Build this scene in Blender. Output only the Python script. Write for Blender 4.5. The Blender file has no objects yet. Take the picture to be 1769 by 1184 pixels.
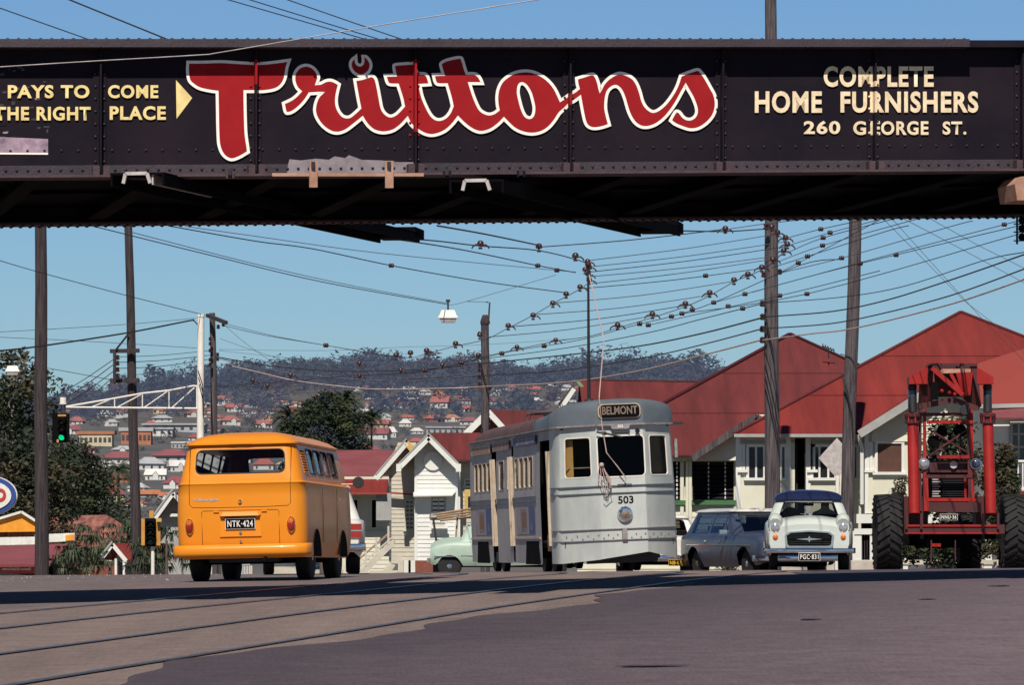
import bpy, math, random
from mathutils import Vector, Matrix
R=math.radians
rnd=random.Random(7)
F=7371.0; H=0.45; CX=884.5; HY=946.0
sc=bpy.context.scene; COL=sc.collection
def P(px,py,d): return Vector(((px-CX)/F*d, d, H+(HY-py)/F*d))
def XX(px,d): return (px-CX)/F*d
def ZZ(py,d): return H+(HY-py)/F*d
# ---------------------------------------------------------------- materials
MC={}
def mk(name,c,rough=.6,metal=0,c2=None,var=.5,scale=4,detail=4,bump=0,bscale=40,spec=.5,coat=0,stretch=None,wave=None,emit=None,grain=None):
    m=bpy.data.materials.new(name); m.use_nodes=True; nt=m.node_tree; N=nt.nodes; L=nt.links
    b=N['Principled BSDF']; b.inputs['Roughness'].default_value=rough; b.inputs['Metallic'].default_value=metal
    b.inputs['Specular IOR Level'].default_value=spec; b.inputs['Coat Weight'].default_value=coat
    b.inputs['Coat Roughness'].default_value=.08
    if c2 is None: c2=tuple(x*.72 for x in c)
    tc=N.new('ShaderNodeTexCoord'); mp=N.new('ShaderNodeMapping'); L.new(tc.outputs['Object'],mp.inputs['Vector'])
    if stretch: mp.inputs['Scale'].default_value=stretch
    n=N.new('ShaderNodeTexNoise'); n.inputs['Scale'].default_value=scale; n.inputs['Detail'].default_value=detail
    n.inputs['Roughness'].default_value=.65
    L.new(mp.outputs[0],n.inputs['Vector'])
    r=N.new('ShaderNodeValToRGB'); r.color_ramp.elements[0].position=.5-var*.4; r.color_ramp.elements[1].position=.5+var*.4
    r.color_ramp.elements[0].color=(*c2,1); r.color_ramp.elements[1].color=(*c,1)
    L.new(n.outputs['Fac'],r.inputs['Fac']); L.new(r.outputs['Color'],b.inputs['Base Color'])
    if grain:
        g=N.new('ShaderNodeTexNoise'); g.inputs['Scale'].default_value=grain[0]; g.inputs['Detail'].default_value=3; mg=N.new('ShaderNodeMapping'); mg.inputs['Scale'].default_value=(1,.055,1); L.new(tc.outputs['Object'],mg.inputs['Vector']); L.new(mg.outputs[0],g.inputs['Vector'])
        g2=N.new('ShaderNodeTexNoise'); g2.inputs['Scale'].default_value=grain[0]*.06; g2.inputs['Detail'].default_value=5; L.new(tc.outputs['Object'],g2.inputs['Vector'])
        ad=N.new('ShaderNodeMath'); ad.operation='ADD'; L.new(g.outputs['Fac'],ad.inputs[0]); L.new(g2.outputs['Fac'],ad.inputs[1])
        mr=N.new('ShaderNodeMapRange'); mr.inputs[1].default_value=.65; mr.inputs[2].default_value=1.35; mr.inputs[3].default_value=1-grain[1]; mr.inputs[4].default_value=1+grain[1]; L.new(ad.outputs[0],mr.inputs[0])
        mm=N.new('ShaderNodeMix'); mm.data_type='RGBA'; mm.blend_type='MULTIPLY'; mm.inputs[0].default_value=1; L.new(r.outputs['Color'],mm.inputs[6]); L.new(mr.outputs[0],mm.inputs[7]); L.new(mm.outputs[2],b.inputs['Base Color'])
    hgt=None
    if bump:
        n2=N.new('ShaderNodeTexNoise'); n2.inputs['Scale'].default_value=bscale; n2.inputs['Detail'].default_value=3
        L.new(mp.outputs[0],n2.inputs['Vector']); hgt=n2.outputs['Fac']
        bp=N.new('ShaderNodeBump'); bp.inputs['Strength'].default_value=bump; bp.inputs['Distance'].default_value=.02
        L.new(hgt,bp.inputs['Height']); L.new(bp.outputs['Normal'],b.inputs['Normal'])
    if wave:
        ax,ws,st=wave
        w=N.new('ShaderNodeTexWave'); w.bands_direction=ax; w.inputs['Scale'].default_value=ws; w.inputs['Distortion'].default_value=0
        L.new(tc.outputs['Object'],w.inputs['Vector'])
        bp=N.new('ShaderNodeBump'); bp.inputs['Strength'].default_value=st; bp.inputs['Distance'].default_value=.03
        L.new(w.outputs['Fac'],bp.inputs['Height']); L.new(bp.outputs['Normal'],b.inputs['Normal'])
    if emit:
        b.inputs['Emission Color'].default_value=(*emit[:3],1); b.inputs['Emission Strength'].default_value=emit[3]
    MC[name]=m; return m
def mkglass(name,tint,rough=.02,mix=.12,ior=1.45):
    m=bpy.data.materials.new(name); m.use_nodes=True; nt=m.node_tree; N=nt.nodes; L=nt.links
    N.remove(N['Principled BSDF']); o=N['Material Output']
    t=N.new('ShaderNodeBsdfTransparent'); t.inputs[0].default_value=(*tint,1)
    g=N.new('ShaderNodeBsdfGlossy'); g.inputs['Roughness'].default_value=rough
    f=N.new('ShaderNodeFresnel'); f.inputs[0].default_value=ior
    a=N.new('ShaderNodeMath'); a.operation='ADD'; a.inputs[1].default_value=mix*.4
    L.new(f.outputs[0],a.inputs[0])
    x=N.new('ShaderNodeMixShader'); L.new(a.outputs[0],x.inputs[0]); L.new(t.outputs[0],x.inputs[1]); L.new(g.outputs[0],x.inputs[2])
    L.new(x.outputs[0],o.inputs[0]); MC[name]=m; return m
# ---------------------------------------------------------------- mesh builder
class MB:
    def __init__(s): s.v=[]; s.f=[]; s.m=[]; s.mats=[]; s.pc=[]
    def mi(s,m):
        if isinstance(m,str): m=MC[m]
        if m not in s.mats: s.mats.append(m)
        return s.mats.index(m)
    def add(s,vs,fs,m):
        o=len(s.v); s.pc.append((o,len(s.f))); s.v+= [tuple(v) for v in vs]; k=s.mi(m)
        for f in fs: s.f.append([o+i for i in f]); s.m.append(k)
    def box(s,c,sz,m,rot=None):
        x,y,z=[a/2 for a in sz]
        vs=[Vector((i*x,j*y,k*z)) for i in(-1,1) for j in(-1,1) for k in(-1,1)]
        if rot is not None:
            M=rot if isinstance(rot,Matrix) else Matrix.Rotation(rot,3,'Z')
            vs=[M@v for v in vs]
        c=Vector(c); s.add([v+c for v in vs],[(0,1,3,2),(4,6,7,5),(0,4,5,1),(2,3,7,6),(0,2,6,4),(1,5,7,3)],m)
    def b2(s,a,b,m): s.box([(a[i]+b[i])/2 for i in range(3)],[abs(b[i]-a[i]) for i in range(3)],m)
    def bar(s,p0,p1,w,h,m,up=(0,0,1)):
        p0=Vector(p0);p1=Vector(p1); d=(p1-p0); u=Vector(up)
        if abs(d.normalized().dot(u))>.98: u=Vector((0,1,0))
        sx=d.cross(u).normalized()*w/2; uz=sx.cross(d).normalized()*h/2
        vs=[p+a*sx+b*uz for p in(p0,p1) for a,b in((-1,-1),(1,-1),(1,1),(-1,1))]
        s.add(vs,[(0,1,2,3),(7,6,5,4),(0,4,5,1),(1,5,6,2),(2,6,7,3),(3,7,4,0)],m)
    def tube(s,pts,r,m,n=8,caps=True):
        pts=[Vector(p) for p in pts]; k=len(pts); rs=r if isinstance(r,(list,tuple)) else [r]*k
        vs=[]
        for i,p in enumerate(pts):
            d=(pts[min(i+1,k-1)]-pts[max(i-1,0)]).normalized()
            u=Vector((0,0,1)) if abs(d.z)<.95 else Vector((0,1,0))
            a=d.cross(u).normalized(); b=a.cross(d)
            vs+=[p+rs[i]*(math.cos(t)*a+math.sin(t)*b) for t in [2*math.pi*j/n for j in range(n)]]
        fs=[(i*n+j,i*n+(j+1)%n,(i+1)*n+(j+1)%n,(i+1)*n+j) for i in range(k-1) for j in range(n)]
        if caps: fs+=[tuple(range(n))[::-1],tuple(range((k-1)*n,k*n))]
        s.add(vs,fs,m)
    def lathe(s,c,prof,m,axis='Z',n=20):
        # prof: list of (r,h)
        c=Vector(c); vs=[]
        for r,h in prof:
            for j in range(n):
                t=2*math.pi*j/n; a,b=r*math.cos(t),r*math.sin(t)
                v={'Z':(a,b,h),'X':(h,a,b),'Y':(b,h,a)}[axis]; vs.append(c+Vector(v))
        k=len(prof)
        fs=[(i*n+j,i*n+(j+1)%n,(i+1)*n+(j+1)%n,(i+1)*n+j) for i in range(k-1) for j in range(n)]
        fs+=[tuple(range(n))[::-1],tuple(range((k-1)*n,k*n))]
        s.add(vs,fs,m)
    def ball(s,c,r,m,n=8,sz=1):
        s.lathe(c,[(max(.001,r*math.sin(math.pi*i/n)),-r*sz*math.cos(math.pi*i/n)) for i in range(n+1)],m,n=n+2)
    def poly(s,pts,m): s.add(pts,[tuple(range(len(pts)))],m)
    def prism(s,pts,off,m):
        off=Vector(off); pts=[Vector(p) for p in pts]; n=len(pts)
        s.add(pts+[p+off for p in pts],[tuple(range(n)),tuple(range(n,2*n))[::-1]]+[(i,i+n,(i+1)%n+n,(i+1)%n) for i in range(n)],m)
    def buildsplit(s,name,parent=None,world=False):
        pc=s.pc+[(len(s.v),len(s.f))]
        for (a,b),(c,d) in zip(pc,pc[1:]):
            q=MB(); q.v=s.v[a:c]; q.f=[[i-a for i in f] for f in s.f[b:d]]; q.m=[0]*(d-b); q.mats=[s.mats[s.m[b]]]; q.build(name,parent,world=world)
    def build(s,name,parent=None,smooth=0,world=False,mod=None):
        me=bpy.data.meshes.new(name); v=s.v
        if world and parent is not None:
            l=parent.location; v=[(a[0]-l.x,a[1]-l.y,a[2]-l.z) for a in v]
        me.from_pydata(v,[],s.f)
        for m in s.mats: me.materials.append(m)
        me.polygons.foreach_set('material_index',s.m)
        me.update()
        if smooth:
            me.polygons.foreach_set('use_smooth',[True]*len(me.polygons)); me.set_sharp_from_angle(angle=R(smooth))
        o=bpy.data.objects.new(name,me); COL.objects.link(o)
        if parent is not None: o.parent=parent
        if mod:
            b=o.modifiers.new('bev','BEVEL'); b.width=mod; b.segments=2; b.limit_method='ANGLE'
        return o
def tag(o,label=None,cat=None,group=None,kind=None):
    if label: o['label']=label
    if cat: o['category']=cat
    if group: o['group']=group
    if kind: o['kind']=kind
    return o
def T(name,label,cat,loc=(0,0,0),rot=(0,0,0),group=None):
    o=bpy.data.objects.new(name,None); COL.objects.link(o); o.empty_display_size=.3
    o.location=loc; o.rotation_euler=rot; return tag(o,label,cat,group)
def centre_origin(o):
    me=o.data; c=Vector((0,0,0))
    for v in me.vertices: c+=v.co
    c/=len(me.vertices); c.z=min(v.co.z for v in me.vertices); me.transform(Matrix.Translation(-c)); o.location=c
def copytree(o,parent=None):
    c=o.copy(); COL.objects.link(c); c.parent=parent
    for ch in list(o.children): copytree(ch,c)
    return c
def interp(t,ks):
    if t<=ks[0][0]: return ks[0][1]
    for (a,b),(c,d) in zip(ks,ks[1:]):
        if t<=c: return b+(d-b)*(t-a)/(c-a)
    return ks[-1][1]
def cr(t,ks):
    n=len(ks)
    if t<=ks[0][0]: return ks[0][1]
    if t>=ks[-1][0]: return ks[-1][1]
    for i in range(n-1):
        if t<=ks[i+1][0]:
            x0,y0=ks[i];x1,y1=ks[i+1]
            m0=(y1-ks[i-1][1])/(x1-ks[i-1][0]) if i>0 else (y1-y0)/(x1-x0)
            m1=(ks[i+2][1]-y0)/(ks[i+2][0]-x0) if i+2<n else (y1-y0)/(x1-x0)
            h=x1-x0;u=(t-x0)/h
            return (2*u**3-3*u*u+1)*y0+(u**3-2*u*u+u)*h*m0+(-2*u**3+3*u*u)*y1+(u**3-u*u)*h*m1
def roundrect(w,h,r,n=4):
    pts=[]
    for cx,cy,a0 in((w-r,r,-90),(w-r,h-r,0),(r,h-r,90),(r,r,180)):
        for i in range(n+1):
            a=R(a0+90*i/n); pts.append((cx+r*math.cos(a),cy+r*math.sin(a)))
    return pts
def winpanel(a,b,c,d,body,glass,rub,bm,gm,rm,mar=.03,rad=.06,proud=.006,rw=.018,inset=.015,wn='window'):
    par=glass if isinstance(glass,bpy.types.Object) else None
    if par is not None: glass=MB(); rub=MB()
    # quad a(bl) b(br) c(tr) d(tl), outward normal = (b-a)x(d-a)
    a,b,c,d=[Vector(q) for q in (a,b,c,d)]
    W=((b-a).length+(c-d).length)/2; Hh=((d-a).length+(c-b).length)/2
    nrm=(b-a).cross(d-a).normalized()
    def B(x,y,o=0):
        u,v=x/W,y/Hh; return (a*(1-u)+b*u)*(1-v)+(d*(1-u)+c*u)*v+nrm*o
    mx=mar if not isinstance(mar,tuple) else mar[0]; my=mar if not isinstance(mar,tuple) else mar[1]
    rr=roundrect(W-2*mx,Hh-2*my,min(rad,(W-2*mx)*.48,(Hh-2*my)*.48)); rr=[(x+mx,y+my) for x,y in rr]
    n=len(rr); cor=[(W,0),(W,Hh),(0,Hh),(0,0)]
    per=n//4; vs=[B(x,y) for x,y in rr]+[B(x,y) for x,y in cor]; fs=[]
    for q in range(4):
        for i in range(per-1): fs.append((q*per+i,n+q,q*per+i+1))
        e=q*per+per-1; fs.append((e,n+q,n+(q+1)%4,(e+1)%n))
    if body is not None: body.add(vs,fs,bm)
    if glass is not None: glass.poly([B(x,y,-inset) for x,y in rr],gm)
    if rub is not None:
        cxm=W/2;cym=Hh/2
        out=[]
        for i,(x,y) in enumerate(rr):
            xa,ya=rr[i-1];xb,yb=rr[(i+1)%n]; tx,ty=xb-xa,yb-ya; l=math.hypot(tx,ty) or 1; out.append((x+ty/l*rw,y-tx/l*rw))
        v1=[B(x,y,proud) for x,y in out]+[B(x,y,proud) for x,y in rr]+[B(x,y,-inset-.005) for x,y in rr]+[B(x,y,0) for x,y in out]
        f1=[]
        for i in range(n):
            j=(i+1)%n; f1+=[(i,j,n+j,n+i),(n+i,n+j,2*n+j,2*n+i),(3*n+i,3*n+j,j,i)]
        rub.add(v1,f1,rm)
    if par is not None: w_=rub.build(wn,par); glass.build('pane',w_)
def loft(mb,rows,m,holes=(),onhole=None,closed=True):
    # rows: list of rings (same count); face quads (i,j); holes set of (i,j)
    n=len(rows[0]); vs=[p for r in rows for p in r]; fs=[]
    for i in range(len(rows)-1):
        for j in range(n if closed else n-1):
            q=(i*n+j,i*n+(j+1)%n,(i+1)*n+(j+1)%n,(i+1)*n+j)
            if (i,j) in holes:
                if onhole: onhole(i,j,*[Vector(vs[k]) for k in q])
            else: fs.append(q)
    mb.add(vs,fs,m)
def textmesh(txt,size,m,name,parent=None,bold=.0,xs=1,extrude=0,align='CENTER',space=1.0):
    cu=bpy.data.curves.new(name,'FONT'); cu.body=txt; cu.size=size; cu.offset=bold; cu.align_x=align; cu.align_y='CENTER'; cu.extrude=extrude; cu.space_character=space
    cu.resolution_u=4
    o=bpy.data.objects.new(name,cu); COL.objects.link(o)
    dg=bpy.context.evaluated_depsgraph_get(); me=bpy.data.meshes.new_from_object(o.evaluated_get(dg))
    me.transform(Matrix.Diagonal((xs,1,1,1)))
    bpy.data.objects.remove(o); me.name=name; me.materials.clear(); me.materials.append(MC[m] if isinstance(m,str) else m)
    q=bpy.data.objects.new(name,me); COL.objects.link(q)
    if parent is not None: q.parent=parent
    return q
mk('dimtext',(.22,.17,.13),.8)
# ---------------------------------------------------------------- the materials
mk('asphalt',(.165,.13,.128),.85,c2=(.10,.078,.078),scale=.9,stretch=(1,.3,1),detail=10,bump=.6,bscale=45,var=.9,grain=(60,.26))
mk('paving',(.225,.165,.145),.85,c2=(.115,.084,.078),scale=1.3,stretch=(1,.08,1),detail=9,bump=.6,bscale=40,var=.8,grain=(55,.22))
mk('newtar',(.07,.052,.063),.8,c2=(.05,.037,.048),scale=.7,stretch=(1,.4,1),detail=10,bump=.6,bscale=50,var=.9,grain=(60,.28))
mk('tarstain',(.03,.025,.035),.6,c2=(.05,.04,.05))
mk('rail',(.32,.36,.5),.32,metal=.9,c2=(.14,.13,.15),scale=3)
mk('groove',(.055,.042,.042),.9)
mk('earth',(.16,.13,.10),.95,c2=(.08,.09,.05),scale=.15)
mk('verge',(.3,.25,.19),.95,c2=(.12,.11,.07),scale=1.2,bump=.5,bscale=10)
mk('hill',(.12,.095,.07),1,c2=(.03,.036,.028),scale=.03,detail=10,var=.45,emit=(.018,.022,.038,1))  # bluish emission paints distance haze into the hill colour
mk('kerbstone',(.3,.27,.25),.9,bump=.3)
mk('girder',(.008,.006,.012),.75,c2=(.018,.012,.018),scale=1.2,detail=8,bump=.15,bscale=12,var=.45,spec=.12)
mk('girderedge',(.05,.034,.045),.6,c2=(.025,.018,.026),scale=3,bump=.2,detail=8)
mk('flange',(.085,.045,.055),.7,c2=(.035,.02,.028),scale=4,detail=8,bump=.2)
mk('rivet',(.022,.017,.026),.45)
mk('underdeck',(.006,.005,.008),.95,c2=(.003,.003,.005),spec=.05)
mk('redletter',(.36,.016,.02),.8,c2=(.27,.011,.015),spec=.1,scale=6,detail=8,var=.8)
mk('whiteline',(.97,.95,.88),.6,c2=(.84,.78,.7),scale=14)
mk('yellowletter',(.92,.74,.32),.6,c2=(.68,.5,.2),scale=12,detail=8)
mk('creamletter',(.97,.80,.54),.6,c2=(.65,.5,.32),scale=14,detail=8)
mk('barepatch',(.3,.26,.28),.8,c2=(.16,.13,.15),scale=5,detail=8)
mk('poster',(.5,.36,.42),.5,c2=(.15,.1,.16),scale=9,detail=8,var=.5)
mk('rustpale',(.5,.3,.22),.7,c2=(.3,.14,.09),scale=5,detail=8)
mk('steelpale',(.55,.5,.48),.6,c2=(.3,.27,.27),scale=6)
mk('pole',(.065,.048,.052),.9,c2=(.016,.011,.015),scale=4,detail=9,bump=.9,bscale=14,stretch=(6,6,.3),var=.3)
mk('polegrey',(.115,.095,.10),.9,c2=(.032,.024,.03),scale=4,detail=9,bump=.9,bscale=14,stretch=(6,6,.3),var=.3)
mk('whitepaint',(.8,.76,.7),.6,c2=(.66,.6,.54),scale=3,detail=8)
mk('wire',(.02,.018,.022),.6)
mk('wirepale',(.5,.36,.34),.6)
mk('wiremid',(.10,.10,.12),.6)
mk('porcelain',(.05,.018,.016),.35,c2=(.03,.012,.012))
mk('vanpaint',(.78,.275,.017),.36,c2=(.68,.225,.014),scale=1.2,spec=.4,coat=.12,var=1)
mk('vanroof',(.72,.235,.014),.35,c2=(.84,.27,.016),coat=.3)
mk('rubber',(.012,.011,.013),.7)
mk('tyre',(.014,.013,.015),.85,bump=.4,bscale=30)
mk('chrome',(.75,.75,.78),.12,metal=1,c2=(.6,.6,.63))
mk('darkmetal',(.02,.019,.022),.6)
mk('seam',(.05,.016,.006),.9)
mk('redlens',(.32,.02,.015),.15,coat=.6)
mk('amberlens',(.75,.18,.02),.15,coat=.6)
mk('clearlens',(.6,.6,.62),.1,metal=.6)
mk('black',(.005,.005,.006),.95,spec=.08)
mk('platewhite',(.85,.82,.78),.5)
mk('plateyellow',(.9,.5,.02),.5)
mk('seat',(.035,.03,.03),.8)
mkglass('glass',(.9,.92,.92),mix=.03,ior=1.35); mkglass('darkglass',(.42,.40,.38),mix=0,ior=1.18); mkglass('tramglass',(.7,.68,.62),mix=0,ior=1.15); mkglass('skyglass',(.35,.42,.5),mix=.5)
mk('trampaint',(.54,.565,.53),.55,c2=(.35,.375,.37),scale=1.6,detail=10,var=.55,stretch=(1,1,.45),bump=.05,bscale=4)
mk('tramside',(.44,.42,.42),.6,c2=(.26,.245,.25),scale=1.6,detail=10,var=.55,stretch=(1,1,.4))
mk('tramcap',(.14,.17,.19),.6,c2=(.065,.08,.10),scale=1.2,detail=8,var=.8)
mk('tramroof',(.12,.06,.055),.85,c2=(.06,.035,.04),scale=2,detail=8)
mk('tramcream',(.5,.42,.33),.6,c2=(.4,.3,.2),scale=6)
mk('traminner',(.62,.33,.08),.7,c2=(.4,.2,.05),scale=3)
mk('tramblind',(.75,.48,.18),.8); mk('traminpanel',(.30,.20,.11),.8); mk('tramdark',(.028,.02,.02),.8)
mk('rusttrim',(.18,.12,.11),.8,c2=(.3,.3,.32),scale=10,detail=8)
mk('adblue',(.05,.09,.26),.7,c2=(.1,.12,.25),scale=6); mk('adpale',(.4,.36,.36),.7,c2=(.25,.2,.2),scale=5); mk('adred',(.28,.14,.1),.7)
mk('hwhite',(.56,.60,.56),.3,c2=(.47,.51,.475),coat=.4,scale=1); mk('hblue',(.016,.022,.062),.25,coat=.6); mk('falcon',(.055,.072,.12),.3,coat=.2,c2=(.038,.05,.088),scale=1)
mk('carwhite',(.78,.76,.7),.3,coat=.5,scale=1); mk('pickup',(.42,.53,.45),.5,c2=(.31,.41,.34),scale=1.5,detail=8)
mk('skin',(.3,.16,.1),.6); mk('shirt',(.5,.5,.5),.8); mk('hair',(.02,.015,.012),.8)
mk('loaderred',(.42,.022,.016),.5,spec=.25,c2=(.17,.010,.012),scale=3,detail=8,var=.9); mk('loaderdark',(.085,.009,.012),.6,c2=(.04,.01,.012),scale=4,detail=8)
mk('cream',(.66,.64,.52),.7,c2=(.56,.54,.43),scale=1.5,detail=8); mk('white',(.72,.72,.68),.7,c2=(.6,.6,.57),scale=1.2,detail=8); mk('oldwhite',(.6,.56,.46),.8,c2=(.4,.36,.3),scale=2.5,detail=9,var=.8)
mk('grey',(.36,.36,.35),.8,c2=(.28,.28,.27))
mk('maroon',(.17,.026,.025),.8,c2=(.085,.011,.012),scale=.8,stretch=(2.4,.22,.22),detail=9,wave=('X',6.5,.5),var=.5)
mk('redroof',(.245,.024,.018),.8,c2=(.13,.011,.010),scale=.8,stretch=(2.4,.22,.22),detail=9,wave=('X',6.5,.5),var=.5)
mk('brickroof',(.31,.05,.036),.75,c2=(.3,.05,.035),scale=.8,detail=8,wave=('X',6.5,.5),var=.5)
mk('oldmaroon',(.25,.07,.08),.75,c2=(.19,.045,.05),scale=.8,detail=8,wave=('X',6.5,.5),var=.5)
mk('rusty',(.38,.15,.11),.85,c2=(.09,.025,.022),scale=1.6,detail=9,stretch=(2.2,.25,.25),var=.35)
mk('green',(.05,.16,.06),.6); mk('bargegreen',(.18,.33,.14),.6); mk('window',(.02,.02,.025),.15,c2=(.012,.012,.016)); mk('blind',(.13,.06,.045),.8,wave=('X',12,.6)); mk('louvre',(.02,.018,.025),.2)
mk('yellowwall',(.62,.42,.12),.7); mk('brick',(.25,.08,.05),.85,c2=(.14,.04,.03),scale=12); mk('timber',(.35,.24,.16),.85,c2=(.22,.14,.09)); mk('concrete',(.5,.46,.4),.9,c2=(.38,.34,.3),scale=3)
mk('garageorange',(.85,.33,.02),.6); mk('signblue',(.03,.07,.28),.4); mk('signred',(.5,.03,.03),.5); mk('signwhite',(.8,.8,.74),.5)
mk('dimgreen',(.0,.06,.04),.3); mk('siggreen',(.0,.55,.25),.3,emit=(.0,.75,.3,.9)); mk('lensoff',(.02,.01,.01),.2); mk('sigyellow',(.6,.28,.05),.6)
mk('bark',(.12,.09,.08),.95,bump=.6); mk('palebark',(.35,.29,.27),.9)
for nm,a,b in(('leafdark',(.04,.055,.03),(.016,.022,.015)),('leafmid',(.06,.075,.03),(.022,.03,.018)),('leafolive',(.10,.085,.045),(.05,.042,.03)),('leafpalm',(.09,.12,.07),(.035,.05,.03)),('leafblue',(.05,.062,.075),(.025,.034,.046))):
    mk(nm,a,.75,c2=b,scale=.8,detail=3,var=.7,spec=.25)
mk('wood1',(.045,.052,.06),1,c2=(.022,.028,.036),scale=.06,detail=6,var=.7,spec=.0,emit=(.040,.050,.078,1))  # blue tint and glow of the far wood colours imitate airlight
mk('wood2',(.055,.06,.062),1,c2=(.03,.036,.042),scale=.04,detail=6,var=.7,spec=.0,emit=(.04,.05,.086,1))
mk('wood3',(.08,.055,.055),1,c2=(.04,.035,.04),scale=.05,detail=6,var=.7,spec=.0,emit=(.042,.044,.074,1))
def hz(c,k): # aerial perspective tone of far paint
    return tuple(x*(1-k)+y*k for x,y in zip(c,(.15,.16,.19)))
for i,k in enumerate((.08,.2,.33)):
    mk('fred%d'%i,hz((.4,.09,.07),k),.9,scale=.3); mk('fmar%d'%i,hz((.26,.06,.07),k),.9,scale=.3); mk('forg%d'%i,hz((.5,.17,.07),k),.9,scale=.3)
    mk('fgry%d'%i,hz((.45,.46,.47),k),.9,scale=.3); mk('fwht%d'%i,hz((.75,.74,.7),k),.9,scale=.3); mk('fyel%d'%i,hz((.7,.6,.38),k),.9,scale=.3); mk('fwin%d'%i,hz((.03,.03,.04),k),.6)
    mk('fleaf%d'%i,hz((.032,.04,.016),k*.35),1,c2=hz((.010,.014,.008),k*.2),scale=.15,spec=0,emit=(.06*k,.08*k,.14*k,1))  # faint blue emission adds painted haze to far leaves
# ---------------------------------------------------------------- world, sun, camera
az=R(186); el=R(49)
S=Vector((math.sin(az)*math.cos(el),math.cos(az)*math.cos(el),math.sin(el)))
w=bpy.data.worlds.new("World"); sc.world=w; w.use_nodes=True; nt=w.node_tree; N=nt.nodes; L=nt.links
bg=N['Background']; sky=N.new('ShaderNodeTexSky'); sky.sky_type='NISHITA'; sky.sun_disc=False; sky.sun_elevation=el; sky.sun_rotation=math.atan2(S.x,S.y)
sky.air_density=1.0; sky.dust_density=.3; sky.ozone_density=3.0
mx=N.new('ShaderNodeMix'); mx.data_type='RGBA'; mx.blend_type='MULTIPLY'; mx.inputs[0].default_value=1
mx.inputs[7].default_value=(.56,.755,.98,1)
L.new(sky.outputs[0],mx.inputs[6])
tc=N.new('ShaderNodeTexCoord'); sx_=N.new('ShaderNodeSeparateXYZ'); L.new(tc.outputs['Generated'],sx_.inputs[0])
rp_=N.new('ShaderNodeValToRGB'); L.new(sx_.outputs['Z'],rp_.inputs[0]); rp_.color_ramp.elements[0].position=.14; rp_.color_ramp.elements[0].color=(1,1,1,1); rp_.color_ramp.elements[1].position=.32; rp_.color_ramp.elements[1].color=(.26,.26,.33,1)
m2=N.new('ShaderNodeMix'); m2.data_type='RGBA'; m2.blend_type='MULTIPLY'; m2.inputs[0].default_value=1; L.new(mx.outputs[2],m2.inputs[6]); L.new(rp_.outputs[0],m2.inputs[7]); L.new(m2.outputs[2],bg.inputs[0]); bg.inputs[1].default_value=.085
sl=bpy.data.lights.new('sun','SUN'); sl.energy=5.3; sl.angle=R(.5); sl.color=(1,.93,.83)
so=bpy.data.objects.new('sun',sl); COL.objects.link(so); so.rotation_euler=(-S).to_track_quat('-Z','Y').to_euler(); so.location=(-20,-40,60)
cd=bpy.data.cameras.new('camera'); cd.sensor_width=36; cd.lens=F/1769*36; cd.shift_y=(HY-592)/1769; cd.clip_start=.5; cd.clip_end=9000
cam=bpy.data.objects.new('camera',cd); COL.objects.link(cam); cam.location=(0,0,H); cam.rotation_euler=(R(90),0,0); sc.camera=cam
sc.view_settings.view_transform='Standard'; sc.view_settings.look='None'; sc.view_settings.exposure=0
sc.render.engine='CYCLES'; sc.cycles.use_denoising=True; sc.cycles.max_bounces=6; sc.cycles.transparent_max_bounces=12
# ---------------------------------------------------------------- ground
PR=[(-30,-1.5),(0,-.85),(12,-.5),(22,-.29),(30,-.16),(36,-.07),(43,.0),(51,.055),(58,.065),(66,.045),(75,.005),(85,-.12),(100,-.45),(120,-.8),(150,-1.2),(190,-1.5),(230,-1.6)]
def tilt(y): return interp(y,[(20,.01),(35,.018),(46,.022),(60,.011),(75,.006),(120,0)])
def G(x,y): return cr(y,PR)+tilt(y)*max(-14,min(14,x))
RIDGE=[(-.2,.6),(-.125,.74),(-.105,.80),(-.095,.87),(-.085,.94),(-.065,.98),(-.05,1.0),(-.03,1.02),(-.01,.97),(.005,.94),(.02,1.0),(.035,1.04),(.05,1.0),(.07,.9),(.12,.8),(.2,.6)]
HP=[(230,-1.6),(300,1),(420,4.5),(600,10),(900,21),(1200,34),(1500,49),(1800,66),(2050,80),(2250,87),(2600,60),(3500,0),(8000,-60)]
def HZ(x,y):
    z=cr(y,HP); f=interp(x/y,RIDGE); k=min(1,max(0,(y-900)/900))
    return z*(1+(f-1)*k)+ (math.sin(x*.021+y*.004)*2.0+math.sin(x*.05+1)*.8)*min(1,max(0,(y-300)/900))
def grid(name,xs,ys,fz,m,off=0):
    mb=MB(); nx=len(xs); vs=[(x,y,fz(x,y)+off) for y in ys for x in xs]
    mb.add(vs,[(j*nx+i,j*nx+i+1,(j+1)*nx+i+1,(j+1)*nx+i) for j in range(len(ys)-1) for i in range(nx-1)],m)
    o=mb.build(name,smooth=60); return o
xs=[-400,-200,-100,-60,-40,-30]+[i for i in range(-20,21)]+[30,40,60,100,200,400]
tag(grid('ground',xs,list(range(-30,100,1))+list(range(100,235,5)),lambda x,y:G(x,y)-.03,'earth'),'flat ground around the road crest','ground',kind='structure')
hx=[i*25 for i in range(-60,61)]
def hg(x,y): return HZ(x,y)
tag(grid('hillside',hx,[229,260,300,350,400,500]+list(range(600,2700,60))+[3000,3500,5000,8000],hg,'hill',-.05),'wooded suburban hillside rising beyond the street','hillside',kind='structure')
tag(grid('road',[i for i in range(-10,15)],list(range(-20,101)),G,'asphalt'),'worn asphalt road rising to a crest','road',kind='structure')
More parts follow.
